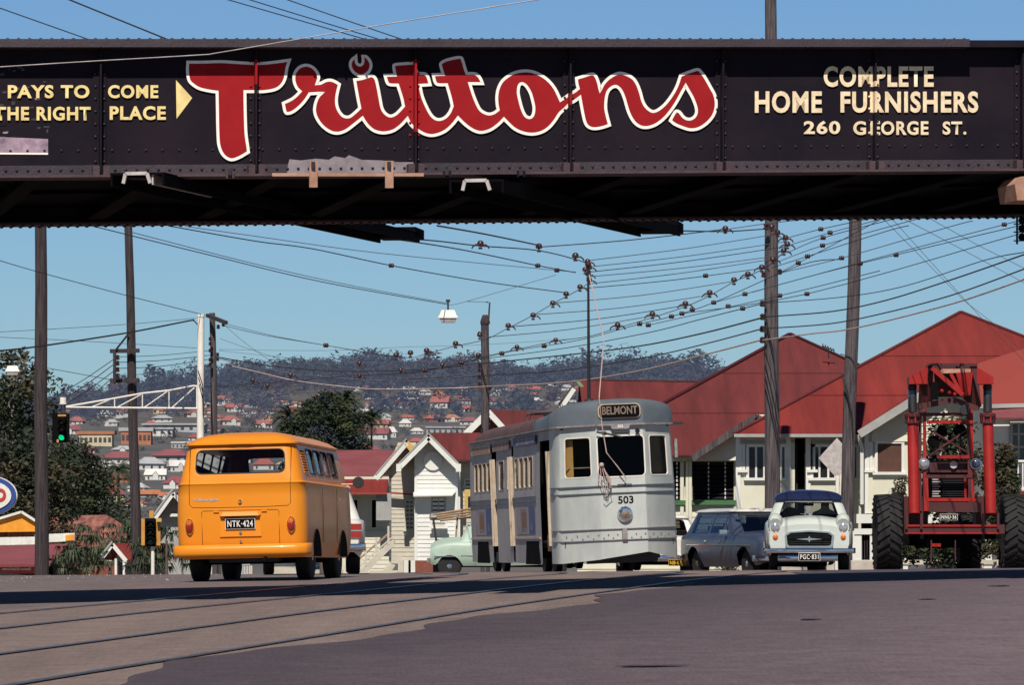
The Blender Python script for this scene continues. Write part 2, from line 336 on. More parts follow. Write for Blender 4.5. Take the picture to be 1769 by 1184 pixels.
# track centre lines
T2=[(-10,-9.8)]+[(y,-.3+(y-39)*.194) for y in (0,20,39,50)]+[(54,2.5),(57,2.9),(60,3.1),(63,3.14),(66,3.0),(70,2.7),(74,2.35),(77,2.06),(85,.95),(100,-1.15)]
def t2(y): return cr(y,T2)
def strip(name,a,b,y0,y1,m,off,f=3,step=1.0):
    mb=MB(); vs=[];n=int((y1-y0)/step)+1
    for i in range(n):
        y=y0+i*step; A,B=a(y),b(y); 
        for j in range(f+1):
            x=A+(B-A)*j/f; vs.append((x,y,G(x,y)+off))
    mb.add(vs,[(i*(f+1)+j,i*(f+1)+j+1,(i+1)*(f+1)+j+1,(i+1)*(f+1)+j) for i in range(n-1) for j in range(f)],m); return mb.build(name)
tag(strip('tramway_paving',lambda y:max(-9.8,t2(y)-4.3),lambda y:max(-9.8,t2(y)+1.6),-8,99,'paving',.006),'brown worn paving between the tram rails','paving',kind='structure')
er=random.Random(3); EN={}
def edge(y):
    k=int(y*4)
    return t2(y)+1.12+.18*math.sin(y*.9)+.05*math.sin(y*3.1)+.14*math.sin(y*.37+1)
ra_=strip('asphalt_resurfacing',edge,lambda y:13.9,-8,62,'newtar',.012,step=.25,f=30)
at=ra_.data.attributes.new('fade','FLOAT','POINT')
for i_,v in enumerate(ra_.data.vertices): at.data[i_].value=max(0,min(1,(v.co.x-edge(v.co.y))/6.2))
m_=MC['newtar']; nt=m_.node_tree; b_=nt.nodes['Principled BSDF']; src=b_.inputs['Base Color'].links[0].from_socket
an_=nt.nodes.new('ShaderNodeAttribute'); an_.attribute_name='fade'; mxx=nt.nodes.new('ShaderNodeMix'); mxx.data_type='RGBA'; mxx.blend_type='MULTIPLY'; mxx.inputs[0].default_value=1
rr0=nt.nodes.new('ShaderNodeValToRGB'); rr0.color_ramp.elements[0].color=(1,1,1,1); rr0.color_ramp.elements[1].color=(2.25,2.25,2.05,1); rr0.color_ramp.elements[0].position=.12; rr0.color_ramp.elements[1].position=.8; nt.links.new(an_.outputs['Fac'],rr0.inputs[0]); nt.links.new(src,mxx.inputs[6]); nt.links.new(rr0.outputs[0],mxx.inputs[7]); nt.links.new(mxx.outputs[2],b_.inputs['Base Color'])
tag(ra_,'darker resurfaced asphalt beside the tram rails','asphalt',kind='structure')
for tr in (0,-3.1):
    for s in (-.72,.72):
        yy=[i*.5 for i in range(-16,199)]
        mb=MB(); vs=[]
        for y in yy:
            x=t2(y)+tr+s; z=G(x,y)+.018
            vs+=[(x-.042,y,z-.003),(x-.022,y,z),(x+.022,y,z),(x+.042,y,z-.003)]
        for j,mm in((0,'groove'),(1,'rail'),(2,'groove')):
            mb.add(vs,[(i*4+j,i*4+j+1,i*4+4+j+1,i*4+4+j) for i in range(len(yy)-1)],mm)
        # drop unused duplicates is unnecessary
        tag(mb.build('tram_rail'),'steel %s rail of the %s tram track set in the paving'%('left' if s<0 else 'right','right-hand' if tr==0 else 'left-hand'),'rail',group='tram rails',kind='structure')
def patch(name,c,rx,ry,m,lab,off=.02):
    mb=MB(); pts=[]
    for i in range(28):
        a=2*math.pi*i/28; k=1+.12*math.sin(3*a+c[0])+.07*math.sin(7*a); x=c[0]+rx*math.cos(a)*k; y=c[1]+ry*math.sin(a)*k; pts.append((x,y,G(x,y)+off))
    mb.poly(pts,m); tag(mb.build(name),lab,'road stain',kind='structure')
patch('road_stain',(XX(1123,24.2),24.2),.2,.09,'tarstain','dark oval tar stain on the near road')
for x,y,r in((4.6,40.3,.07),(3.5,36,.05),(4.2,33,.045),(5.3,35,.05),(4.0,30,.08),(2.2,31.5,.05),(5.6,38,.12)):
    patch('road_stain',(x,y),r*1.6,r*2.4,'tarstain','small dark spot on the road surface')
# footpath left with kerb
mb=MB()
for y in range(46,98,2):
    xa=-10.4; 
    mb.prism([(xa,y,G(xa,y)-.1),(xa+.2,y,G(xa,y)-.1),(xa+.18,y,G(xa,y)+.12),(xa,y,G(xa,y)+.12)],(0,1.99,G(xa,y+2)-G(xa,y)),'kerbstone')
tag(mb.build('kerb'),'concrete kerb along the left road edge','kerb',kind='structure')
tag(grid('verge',[-40,-30,-20,-15,-12,-10.4],list(range(40,150,2)),G,'verge',.1),'gravelly verge left of the road','verge',kind='structure')
tag(grid('footpath',[14.2,16,20,26,34,60],list(range(60,112,2)),G,'concrete',.1),'pale footpath right of the road','footpath',kind='structure')
mb=MB(); gr_=random.Random(8)
for i in range(150):
    x=gr_.uniform(-10.3,-4.5) if gr_.random()<1.8 else 0; y=gr_.uniform(56,74); r_=gr_.uniform(.005,.013); z=G(x,y)+.022
    mb.add([(x-r_,y-r_,z-.02),(x+r_,y-r_,z-.02),(x+r_,y+r_,z-.02),(x-r_,y+r_,z-.02),(x,y,z-.02+r_*1.2)],[(0,1,4),(1,2,4),(2,3,4),(3,0,4)],gr_.choice(['concrete','verge','verge']))
tag(mb.build('gravel'),'loose pale gravel scattered along the left road edge','gravel',kind='stuff')
# ---------------------------------------------------------------- bridge
BA=Vector((XX(0,38.9),38.9,0)); BB=Vector((XX(1769,41.0),41.0,0)); bd=(BB-BA).normalized(); bn=Vector((bd.y,-bd.x,0)) # bn toward camera
def bz(s): return 3.83+(4.08-3.83)*s/(BB-BA).length     # bottom flange height
def WP(px,py,off=0):   # photo px on web plane (+off toward camera)
    o=BA+bn*off; k=(px-CX)/F; # ray (k*d,d)
    # (k d - ox)*bn.x+(d-oy)*bn.y=0
    d=(o.x*bn.x+o.y*bn.y)/(k*bn.x+bn.y); return P(px,py,d)
def BP(s,n,z): return BA+bd*s-bn*n+Vector((0,0,z))       # s along, n away from camera
LB=(BB-BA).length; s0,s1=-4.5,LB+5.5; GH=1.235
br=T('railway_bridge','black riveted plate-girder railway bridge with painted Trittons advertising across the road','bridge',tuple(BP(LB/2,3,0)))
def sbox(mb,sa,sb,na,nb,za,zb,m):
    vs=[]
    for s in(sa,sb):
        for n in(na,nb):
            for z in(za,zb): vs.append(BP(s,n,bz(s)+z))
    mb.add(vs,[(0,1,3,2),(4,6,7,5),(0,4,5,1),(2,3,7,6),(0,2,6,4),(1,5,7,3)],m)
SW=lambda px:(WP(px,500)-BA).dot(bd)
for idx,(n0,lab) in enumerate(((0,'near girder'),(5.9,'far girder'))):
    sg=1 if idx==0 else -1
    mb=MB(); sbox(mb,s0,s1,n0,n0+.02*sg,.0,GH-.01,'girder'); g=mb.build('girder_web',br,world=True); g['label']=('near riveted web carrying the advertising' if idx==0 else 'far plain web')
    mb=MB()
    sbox(mb,s0,SW(1663),n0-.215*sg,n0+.19*sg,GH-.075,GH,'girderedge'); sbox(mb,SW(1663),s1,n0-.145*sg,n0+.15*sg,GH-.07,GH-.004,'girder')
    sbox(mb,s0,s1,n0-.012*sg,n0,GH-.17,GH-.076,'girder')
    mb.build('top_flange',br,world=True)
    mb=MB(); sbox(mb,s0,s1,n0-.17*sg,n0+.17*sg,-.022,0,'flange'); sbox(mb,s0,s1,n0-.015*sg,n0,.001,.1,'girderedge'); mb.build('bottom_flange',br,world=True)
    # stiffeners
    for px in (-90,172,440,715,982,1245,1508,1762,2010):
        s=SW(px); mb=MB(); sbox(mb,s-.008,s+.008,n0-.10*sg,n0,.02,GH-.076,'girder'); sbox(mb,s-.06,s+.06,n0-.014*sg,n0-.0,.1,GH-.08,'girder')
        if idx==0: sbox(mb,s-.075,s-.015,n0-.13,n0-.012,.0,.085,'flange'); sbox(mb,s+.02,s+.075,n0-.13,n0-.012,.0,.085,'flange')
        if idx==0:
            for k in range(9):
                for q in(-.04,.04): c=BP(s+q,n0-.017,bz(s)+.13+k*.115); mb.lathe(c,[(.013,0),(.011,-.007),(.004,-.011)],('creamletter' if (px==1508 and k in(2,4,5)) else 'redletter' if (px==715 and 2<=k<=7) or (px==440 and k in(6,7)) else 'rivet'),axis='Y',n=8)
        mb.build('stiffener',br,world=True)
mb=MB(); s=s0+.05
while s<s1:                                                        # rivets of near girder
    for zz,st in((.055,1),):
        c=BP(s,-.015,bz(s)+zz); mb.lathe(c,[(.015,0),(.012,-.008),(.005,-.013)],'rivet',axis='Y',n=8)
    c=BP(s,-.19,bz(s)+GH)
    if s<SW(1660): mb.lathe(c,[(.016,0),(.013,.008),(.006,.013)],'girderedge',n=8)
    s+=.1
s=s0+.1
while s<s1:
    c=BP(s,0,bz(s)+.235); mb.lathe(c,[(.015,0),(.012,-.008),(.005,-.013)],'rivet',axis='Y',n=8); s+=.155
for px in range(538,640,18):
    c=WP(px,81.5,.218); mb.lathe(c,[(.013,0),(.011,-.006),(.005,-.01)],'rivet',axis='Y',n=8)
tag(mb.build('rivets',br,world=True),kind='stuff')
mb=MB(); s=s0
while s<s1:
    for nn in(5.9+.15,5.9-.1):
        c=BP(s,nn,bz(s)-.022); mb.lathe(c,[(.007,-.014),(.02,-.006),(.022,0)],'girder',n=8)
    s+=.1
tag(mb.build('far_rivets',br,world=True),kind='stuff')
mb=MB(); sbox(mb,s0,s1,.03,5.86,.16,.2,'underdeck'); mb.build('deck_plate',br,world=True)
s=s0+.3
while s<s1:
    mb=MB(); sbox(mb,s-.09,s+.09,.03,5.86,.02,.04,'underdeck'); sbox(mb,s-.01,s+.01,.03,5.86,.041,.158,'underdeck'); mb.build('cross_beam',br,world=True); s+=1.15
for nn in(2.0,3.7):
    mb=MB(); sbox(mb,s0,s1,nn-.12,nn+.12,.125,.15,'underdeck'); mb.build('stringer',br,world=True)
for s,w_ in((s0,3.3),(s1-2,2)):
    mb=MB(); a=BP(s,-.5,0); mb.prism([BP(s-2,-1,-1.5),BP(s+(.5 if s<0 else 2),-1,-1.5),BP(s+(.5 if s<0 else 2),7,-1.5),BP(s-2+(0 if s<0 else 1.5),7,-1.5)],(0,0,1.5+bz(s)-.35),'concrete')
    mb.build('abutment',br,world=True)
# pier block visible at right edge
mb=MB(); mb.prism([WP(1757,346,.3),WP(1753,318,.3),WP(1764,305,.3),WP(1850,300,.3),WP(1850,346,.3)],-bn*.5,'rustpale'); mb.build('bearing_block',br,world=True)
# lettering traced flat on the web
TRI=[
 (310,[(85,130,1),(240,130),(430,125),(600,135),(800,145),(960,132),(1125,110,1),(1100,190),(1080,300),(1040,370),(975,412),(860,432),(760,432),(670,432,1),(672,600),(680,850),(700,1000),(706,1052,1),(610,1108),(525,1130),(450,1085),(405,990),(393,850),(388,600),(385,437,1),(300,425),(200,400),(130,355),(95,310),(82,220)]),
 (480,[(165,320),(170,250),(205,195),(250,168),(300,162),(355,182),(398,228),(418,285),(400,350,1),(440,345),(490,320),(540,315),(590,332),(630,358,1),(612,430),(600,500),(603,570),(625,630),(660,675),(700,692),(740,685),(790,645),(838,600,1),(822,520),(800,400),(785,310,1),(860,298),(920,278),(965,270),(1000,300),(1020,370),(1045,500),(1065,600),(1100,655),(1150,682),(1200,665),(1240,630),(1285,580,1),(1265,490),(1225,365,1),(1150,362),(1118,340),(1095,265,1),(1200,262,1),(1185,180),(1200,155),(1300,145),(1393,140,1),(1410,200),(1426,246,1),(1500,248),(1535,280),(1558,362,1),(1453,368,1),(1478,480),(1518,580),(1568,670),(1618,712),(1668,715),(1718,690),(1758,640),(1783,580,1),(1763,490),(1726,362,1),(1640,360),(1608,335),(1588,258,1),(1690,255,1),(1668,180),(1665,145),(1708,115),(1788,92),(1863,82),(1888,105),(1913,190),(1933,246,1),(2015,248),(2053,272),(2078,310),(2093,350,1),(1963,350,1),(1998,460),(2038,560),(2078,625),(2148,660),(2208,650),(2253,618,1),(2242,560),(2239,480),(2254,400),(2289,330),(2344,280),(2414,240),(2514,220),(2604,228),(2694,265),(2774,325),(2834,400),(2869,470),(2892,520,1),(2939,490),(2989,455),(3034,430),(3072,400,1),(3059,350),(3054,295,1),(3124,275),(3210,250),(3249,270),(3279,340),(3296,418,1),(3328,355),(3378,300),(3448,255),(3508,243),(3578,262),(3638,300),(3678,360),(3708,440),(3733,530),(3768,590),(3818,630),(3858,632),(3908,605),(3968,550),(4028,470),(4078,380),(4118,265,1),(4208,230),(4293,205),(4333,235),(4378,300),(4428,390),(4466,460),(4483,540),(4476,620),(4443,695),(4378,765),(4298,812),(4218,822),(4138,800),(4058,765),(4013,728,1),(4038,680),(4063,640),(4083,630),(4113,645),(4148,690),(4188,712),(4228,710),(4263,685),(4281,640),(4273,580),(4238,490),(4198,420),(4171,372,1),(4128,450),(4078,540),(4018,630),(3948,710),(3868,770),(3788,798),(3718,795),(3658,760),(3613,700),(3578,620),(3543,500),(3508,420),(3463,380),(3418,390),(3378,430),(3358,500),(3353,600),(3368,680),(3393,775,1),(3318,800),(3238,812),(3178,795),(3143,750),(3118,650),(3089,490,1),(3034,530),(2989,555),(2934,610),(2884,655),(2834,730),(2774,800),(2694,850),(2594,868),(2494,850),(2414,810),(2354,755),(2312,712,1),(2254,770),(2174,825),(2084,850),(2014,835),(1953,800),(1898,755),(1843,700,1),(1788,770),(1708,840),(1598,880),(1508,870),(1418,820),(1358,770),(1325,708,1),(1258,780),(1178,835),(1078,855),(988,835),(928,790),(890,742),(865,702,1),(800,755),(730,810),(680,840),(612,858),(540,845),(460,790),(400,710),(375,630),(385,550),(415,480),(450,447,1),(325,455,1),(290,510),(240,570),(170,630),(110,655),(75,640),(55,550,1),(130,515),(180,480),(228,430,1),(190,390)]),
 (480,[(905,75),(945,125),(952,175),(930,230),(880,265),(830,268),(775,235),(742,175),(750,115),(798,72,1),(803,130),(820,155),(845,160),(865,145),(872,110),(868,70,1)]),
 (810,[(545,350),(585,375),(625,440),(650,520),(665,600),(655,670),(625,698),(580,680),(545,610),(520,520),(505,440),(515,370)])]
def smoothpoly(pts,x0,k=4):
    n=len(pts); out=[]
    q=[(x0+p[0]/5.92,85+p[1]/5.92) for p in pts]; c=[len(p)>2 for p in pts]
    for i in range(n):
        p0,p1,p2,p3=q[i-1],q[i],q[(i+1)%n],q[(i+2)%n]
        if c[i]: p0=(2*p1[0]-p2[0],2*p1[1]-p2[1])
        if c[(i+1)%n]: p3=(2*p2[0]-p1[0],2*p2[1]-p1[1])
        for j in range(k):
            t=j/k; out.append(tuple(.5*((2*p1[a])+(-p0[a]+p2[a])*t+(2*p0[a]-5*p1[a]+4*p2[a]-p3[a])*t*t+(-p0[a]+3*p1[a]-3*p2[a]+p3[a])*t**3) for a in(0,1)))
    return out
from mathutils.geometry import tessellate_polygon
polys=[smoothpoly(p,x) for x,p in TRI]
def fillpoly(mb,loops,off,m):
    tri=tessellate_polygon([[Vector((x,-y,0)) for x,y in lp] for lp in loops]); fl=[p for lp in loops for p in lp]
    mb.add([WP(x,y,off) for x,y in fl],[tuple(t) for t in tri],m)
adv=MB(); fillpoly(adv,[polys[0]],.0160,'redletter'); adv.build('red_capital_letter',br,world=True)
adv=MB(); fillpoly(adv,[polys[1],polys[3]],.0160,'redletter'); fillpoly(adv,[polys[2]],.0160,'redletter'); adv.build('red_script_lettering',br,world=True)
mb=MB()
hw=2.5
for lp in polys:
    n=len(lp)
    nn=[]
    for i in range(n):
        a,b,c=lp[i-1],lp[i],lp[(i+1)%n]
        d1=(b[0]-a[0],b[1]-a[1]); d2=(c[0]-b[0],c[1]-b[1]); l1=math.hypot(*d1) or 1; l2=math.hypot(*d2) or 1
        n1=(-d1[1]/l1,d1[0]/l1); n2=(-d2[1]/l2,d2[0]/l2); m_=(n1[0]+n2[0],n1[1]+n2[1]); lm=math.hypot(*m_) or 1; m_=(m_[0]/lm,m_[1]/lm)
        k=hw/max(.45,m_[0]*n1[0]+m_[1]*n1[1]); nn.append((m_[0]*k,m_[1]*k))
    vs=[WP(lp[i][0]+nn[i][0],lp[i][1]+nn[i][1],.0172) for i in range(n)]+[WP(lp[i][0]-nn[i][0],lp[i][1]-nn[i][1],.0172) for i in range(n)]
    mb.add(vs,[(i,(i+1)%n,(i+1)%n+n,i+n) for i in range(n)],'whiteline')
mb.build('white_letter_outline',br,world=True)
def btext(t,px,py,hpx,wpx,m,name,bold=.03,off=.0165):
    o=textmesh(t,1,m,name,br,bold=bold,space=1.12)
    me=o.data; x0=min(v.co.x for v in me.vertices);x1=max(v.co.x for v in me.vertices);y0=min(v.co.y for v in me.vertices);y1=max(v.co.y for v in me.vertices)
    l=br.location
    for v in me.vertices:
        v.co=WP(px-wpx/2+(v.co.x-x0)/(x1-x0)*wpx, py+hpx/2-(v.co.y-y0)/(y1-y0)*hpx, off)-l
for t,px,py,h,w_ in(('PAYS TO',84,158,23,141),('COME',230,158,23,87),('THE RIGHT',74,196,24,165),('PLACE',238,195,24,97)): btext(t,px,py,h,w_,'yellowletter','slogan_lettering',.035)
for t,px,py,h,w_ in(('COMPLETE',1518,132,36,190),('HOME',1362,176,38,116),('FURNISHERS',1571,176,37,238),('260',1420,220,23,63),('G',1485,221,24,22),('E',1512,221,24,17),('ORGE',1563,221,24,82),('ST.',1649,221,23,41)): btext(t,px,py,h,w_,'creamletter','address_lettering',.034 if h>30 else .03)
mb=MB()
for px,ya,yb in((440,115,157),(715,108,232),(982,160,180)):
    s=SW(px); za=ZZ(yb,39.9)-bz(s)-BA.z; zb_=ZZ(ya,39.9)-bz(s); sbox(mb,s-.0095,s+.0095,-.102,-.016,ZZ(yb,39.9)-bz(s),ZZ(ya,39.9)-bz(s),'redletter')
for ya,yb in((158,194),(140,149)):
    s=SW(1508); sbox(mb,s-.0095,s+.0095,-.102,-.016,ZZ(yb,40.6)-bz(s),ZZ(ya,40.6)-bz(s),'creamletter')
mb.build('painted_stiffener_edge',br,world=True)
mb=MB(); mb.poly([WP(304,138,.004),WP(332,169,.004),WP(305,205,.004)],'yellowletter'); mb.build('arrow_mark',br,world=True)
# bare grey paint patch and posters
mb=MB(); up=[(497,288),(500,275),(520,277),(545,274),(568,276),(578,270),(596,273),(603,268),(625,276),(660,277),(690,280),(716,280),(732,290)]
mb.poly([WP(x,y,.0165) for x,y in up]+[WP(733,301,.0165),WP(496,301,.0165)],'barepatch'); mb.build('bare_paint_patch',br,world=True)
mb=MB(); mb.prism([WP(470,299,.173),WP(732,299,.173),WP(732,304.5,.173),WP(470,304.5,.173)],bn*.004,'rustpale'); mb.build('rusted_strip',br,world=True)
mb=MB(); pr=random.Random(4)
for i in range(34):
    x=pr.uniform(-6,80); y=pr.choice([pr.uniform(112,170),pr.uniform(170,245)]); w_=pr.uniform(3,14);h=pr.uniform(1.5,7)
    mb.poly([WP(x,y,.0035+i*.00004),WP(x+w_,y+pr.uniform(-2,2),.0035+i*.00004),WP(x+w_*.8,y+h,.0035+i*.00004),WP(x+w_*.1,y+h,.0035+i*.00004)],pr.choice(['girder','girderedge','girderedge','poster','girder']))
tag(mb.build('poster_scraps',br,world=True),kind='stuff'); mb=MB()  # loose scraps of the torn posters, gathered in one mesh
mb.poly([WP(-10,236,.006),WP(83,240,.006),WP(83,266,.006),WP(-10,265,.006)],'poster'); mb.poly([WP(-8,263.5,.0068),WP(83,264,.0068),WP(83,267,.0068),WP(-8,266.5,.0068)],'whiteline')
_o=mb.build('torn_poster',br,world=True)
for px,b,m in((541,324,'rustpale'),(672,325,'rustpale'),(397,308,'flange'),(772,306,'girder'),(900,306,'girder')):
    mb=MB(); mb.prism([WP(px-7,278 if b>310 else 295,.18),WP(px+7,278 if b>310 else 295,.18),WP(px+7,b,.18),WP(px-7,b,.18)],bn*.02,m); mb.box(WP(px,285 if b>310 else 297,.21),(.035,.03,.06),'rivet'); mb.build('hanger_bracket',br,world=True)
# trolley wire troughs under the bridge
for i,(ax,az_,bx,bz_,m0) in enumerate(((237,300,690,404,'steelpale'),(823,312,1140,393,'steelpale'))):
    a=P(ax,az_,38.6); b=P(bx,bz_,51.5); d=(b-a).normalized(); sx=Vector((d.y,-d.x,0)).normalized()
    t=T('wire_trough','dark wooden trolley-wire trough hung under the bridge, %s of the two'%('left' if i==0 else 'right'),'wire trough',tuple(a),group='trolley wire troughs')
    mb=MB(); mb.bar(a,b,.5,.02,'underdeck')
    for q in(-.24,.24): mb.bar(a+sx*q-Vector((0,0,.05)),b+sx*q-Vector((0,0,.05)),.02,.12,'underdeck')
    mb.build('trough_board',t,world=True)
    mb=MB(); e=a-d*.03
    mb.bar(e-sx*.1,e+sx*.1,.03,.03,m0); mb.bar(e-sx*.1,e-sx*.12-Vector((0,0,.09)),.03,.03,m0); mb.bar(e+sx*.1,e+sx*.13-Vector((0,0,.09)),.03,.03,m0)
    if i==0: mb.prism([e+sx*.13+d*.05,e+sx*.13+d*2.4,e+sx*.13+d*2.4-Vector((0,0,.1)),e+sx*.13+d*.05-Vector((0,0,.1))],sx*.015,'steelpale')
    mb.build('end_frame',t,world=True)
    mb=MB(); mb.box(b,(.5,.6,.12),'underdeck',rot=-math.atan2(d.x,d.y)); mb.build('end_block',t,world=True)
    for k in(.15,.45,.75):
        mb=MB(); c=a+(b-a)*k; mb.bar(c,c+Vector((0,0,.2)),.03,.03,'underdeck'); mb.build('hanger',t,world=True)
# ---------------------------------------------------------------- vehicles
def outline(w,r,f,c,xs_,ys_,fr=None,n=4):
    """plan outline ccw from rear-left-flat: rear (y=r) left->right, right side, front, left side. xs_: splits on rear/front, ys_: splits on sides"""
    cf=c if fr is None else fr
    pts=[]
    xs_=[max(-w+c*1.01,min(w-c*1.01,x)) for x in xs_]; ys_=[max(r+c*1.01,min(f-cf*1.01,y)) for y in ys_]
    for x in xs_: pts.append((x,r))
    for i in range(n+1):
        a=R(-90+90*i/n); pts.append((w-c+c*math.cos(a),r+c+c*math.sin(a)))
    for y in ys_: pts.append((w,y))
    for i in range(n+1):
        a=R(90*i/n); pts.append((w-cf+cf*math.cos(a),f-cf+cf*math.sin(a)))
    for x in reversed(xs_): pts.append((x,f))
    for i in range(n+1):
        a=R(90+90*i/n); pts.append((-w+cf+cf*math.cos(a),f-cf+cf*math.sin(a)))
    for y in reversed(ys_): pts.append((-w,y))
    for i in range(n+1):
        a=R(180+90*i/n); pts.append((-w+c+c*math.cos(a),r+c+c*math.sin(a)))
    return pts
def wheel(parent,x,y,rad,wd,side,hub='chrome',name='wheel',tm='tyre',hr=.5):
    mb=MB(); q=wd/2
    mb.lathe((x,y,rad),[(rad*.62,-q),(rad*.9,-q),(rad*.985,-q*.8),(rad,-q*.5),(rad,q*.5),(rad*.985,q*.8),(rad*.9,q),(rad*.62,q)],tm,axis='X',n=28)
    o=mb.build(name,parent,smooth=40)
    mb=MB(); s=side
    mb.lathe((x,y,rad),sorted([(rad*.62,q*.75*s),(rad*.55,q*.85*s),(rad*hr,q*.7*s),(rad*.2,q*1.0*s),(.01,q*1.03*s)],key=lambda t:t[1]*s) if s>0 else [(rad*.62,-q*.75),(rad*.55,-q*.85),(rad*hr,-q*.7),(rad*.2,-q*1.0),(.01,-q*1.03)],hub,axis='X',n=20)
    h=mb.build('hubcap',o,smooth=40); return o
def plate(parent,txt,c,w,h,rotz,fg,bg,name='number_plate',tilt_=0):
    mb=MB(); mb.box((0,0,0),(w,.012,h),bg); mb.box((0,.003,0),(w+.014,.01,h+.014),fg); o=mb.build(name,parent); o.location=c; o.rotation_euler=(tilt_,0,rotz)
    t=textmesh(txt,h*.78,fg,'plate_lettering',o,bold=.0015,xs=1,space=1.15)
    me=t.data; xs_=[v.co.x for v in me.vertices]; ys_=[v.co.y for v in me.vertices]; kx=(w*.88)/(max(xs_)-min(xs_)); cx=(max(xs_)+min(xs_))/2; cy=(max(ys_)+min(ys_))/2; ky=h*.66/(max(ys_)-min(ys_))
    for v in me.vertices: v.co=Vector(((v.co.x-cx)*kx,-.008,(v.co.y-cy)*ky))
    return o
# ---- orange van
vx=XX(421,55.0); vy=54.6
van=T('orange_van','bright orange minibus van seen from behind, louvred side and white number plate','van',(vx,vy,G(vx,vy)-.005),(R(-.3),R(-1.3),R(-5.9)))
XSP=[-.575,.575]; YSP=[.34,.80,.86,1.44,1.50,2.08,2.14,2.72,2.80,3.42,3.52]
LV=[(.30,.79,.10,4.12,.14),(.36,.825,.05,4.18,.16),(.5,.842,.02,4.24,.17),(.8,.846,.0,4.28,.18),(1.1,.836,.0,4.28,.18),(1.235,.826,.005,4.27,.17),(1.262,.836,-.012,4.28,.17),(1.285,.80,.035,4.24,.16),(1.37,.787,.05,4.2,.16),(1.72,.712,.135,3.98,.15),(1.762,.703,.145,3.95,.15),(1.764,.735,.10,3.98,.15),(1.785,.735,.10,3.98,.15),(1.80,.705,.13,3.94,.16),(1.86,.62,.24,3.8,.2),(1.905,.5,.42,3.6,.22),(1.935,.34,.7,3.3,.2),(1.95,.15,1.1,2.8,.1)]
rows=[[(x,y,z) for x,y in outline(w,r,f,c,XSP,YSP)] for z,w,r,f,c in LV]
nr=len(rows[0]); body=MB(); gl=MB(); rb=MB()
nx=len(XSP); ny=len(YSP)
sideR=nx+5; frontS=sideR+ny+5; sideL=frontS+nx+5
holes={(8,0):'rear'}
for k in (2,4,6,8): holes[(8,sideR+k)]='r'
for k in range(ny-1):
    yk=YSP[k]
for k in (2,4,6,8): holes[(8,sideL+(ny-2-k))]='l'
holes[(8,frontS)]='f'
holes[(8,sideR+0)]='rl'; holes[(8,sideL+ny-2)]='rl'
louv=[]
def oh(i,j,a,b,c,d):
    k=holes[(i,j)]
    if k=='rear': winpanel(a,b,c,d,body,van,1,'vanpaint','glass','rubber',mar=(.0,.03),rad=.07,rw=.012)
    elif k=='rl': louv.append((a,b,c,d)); winpanel(a,b,c,d,body,None,None,'vanpaint','glass','rubber',mar=.04,rad=.03)
    else: winpanel(a,b,c,d,body,van,1,'vanpaint','glass','rubber',mar=.02,rad=.05,rw=.012)
loft(body,rows,'vanpaint',set(holes),oh)
body.poly(rows[-1],'vanroof'); body.poly(list(reversed(rows[0])),'darkmetal')
# arches as dark wells on the side
o=body.build('body',van,smooth=38)
mb=MB()
for a,b,c,d in louv:
    nrm=(b-a).cross(d-a).normalized()
    for k in range(8):
        t=.12+k*.1; p=a.lerp(d,t).lerp(b.lerp(c,t),.08)-nrm*.01; q=a.lerp(d,t).lerp(b.lerp(c,t),.92)-nrm*.01; mb.bar(p,q,.05,.016,'vanpaint',up=(nrm+Vector((0,0,1.2))).normalized())
    mb.poly([a.lerp(d,.05)-nrm*.05,b.lerp(c,.05)-nrm*.05,b.lerp(c,.95)-nrm*.05,a.lerp(d,.95)-nrm*.05],'black')
mb.build('air_louvre',van)
mb=MB() # seams (fine recessed lines as thin strips)
def vline(pts,r=.0035):
    mb.tube(pts,r,'seam',n=4)
yr=lambda z:interp(z,[(l[0],l[2]) for l in LV[2:10]])-.001
def rz(x,z): return (x,yr(z),z)
vline([rz(-.655,z) for z in(1.75,1.6,1.45,1.29,1.26,1.2,1.1,1.0)]+[rz(-.62,.965),rz(-.3,.955),rz(.3,.955),rz(.62,.965)]+[rz(.655,z) for z in(1.0,1.1,1.2,1.26,1.29,1.45,1.6,1.75)])
vline([rz(-.5,.45),rz(-.5,.9),rz(-.48,.915),rz(.48,.915),rz(.5,.9),rz(.5,.45)])
vline([(-.70,.142,1.76),(0,.09,1.764),(.70,.142,1.76)],.003)
mb.build('panel_seam',van)
mb=MB() # engine lid hood over plate
pts=[]
mb.add([(-.27,0,.86),(.27,0,.86),(.25,-.055,.845),(-.25,-.055,.845),(-.25,0,.905),(.25,0,.905),(-.22,-.04,.893),(.22,-.04,.893)],[(0,3,2,1),(3,6,7,2),(4,5,7,6),(0,4,6,3),(1,2,7,5)],'vanpaint')
mb.add([(-.27,-.003,.58),(.27,-.003,.58),(.25,-.001,.855),(-.25,-.001,.855),(-.22,.0,.6)],[(0,1,2,3)],'vanpaint')
mb.box((0,-.012,.81),(.4,.012,.04),'black')
mb.build('plate_hood',van,smooth=50)
plate(van,'NTK·424',(.0,-.022,.745),.375,.125,0,'platewhite','black')
for x in(-.66,.655):
    mb=MB(); vs=[]
    for k,(s,yy) in enumerate(((1.12,.0),(1.1,-.016),(1.0,-.024),(.8,-.045),(.4,-.056),(.05,-.058))):
        vs.append([(x+.05*s*math.cos(t),yr(.72)+yy,.72+.0+ .095*s*math.sin(t)) for t in [2*math.pi*i/20 for i in range(20)]])
    loft(mb,vs[:3],'chrome'); loft(mb,vs[2:],'redlens'); l=mb.build('tail_light',van,smooth=40)
    mb=MB(); mb.lathe((x,yr(.72)-.044,.768),[(.038,.004),(.034,-.012),(.01,-.017)],'amberlens',axis='Y',n=14); mb.build('indicator_lens',l,smooth=40)
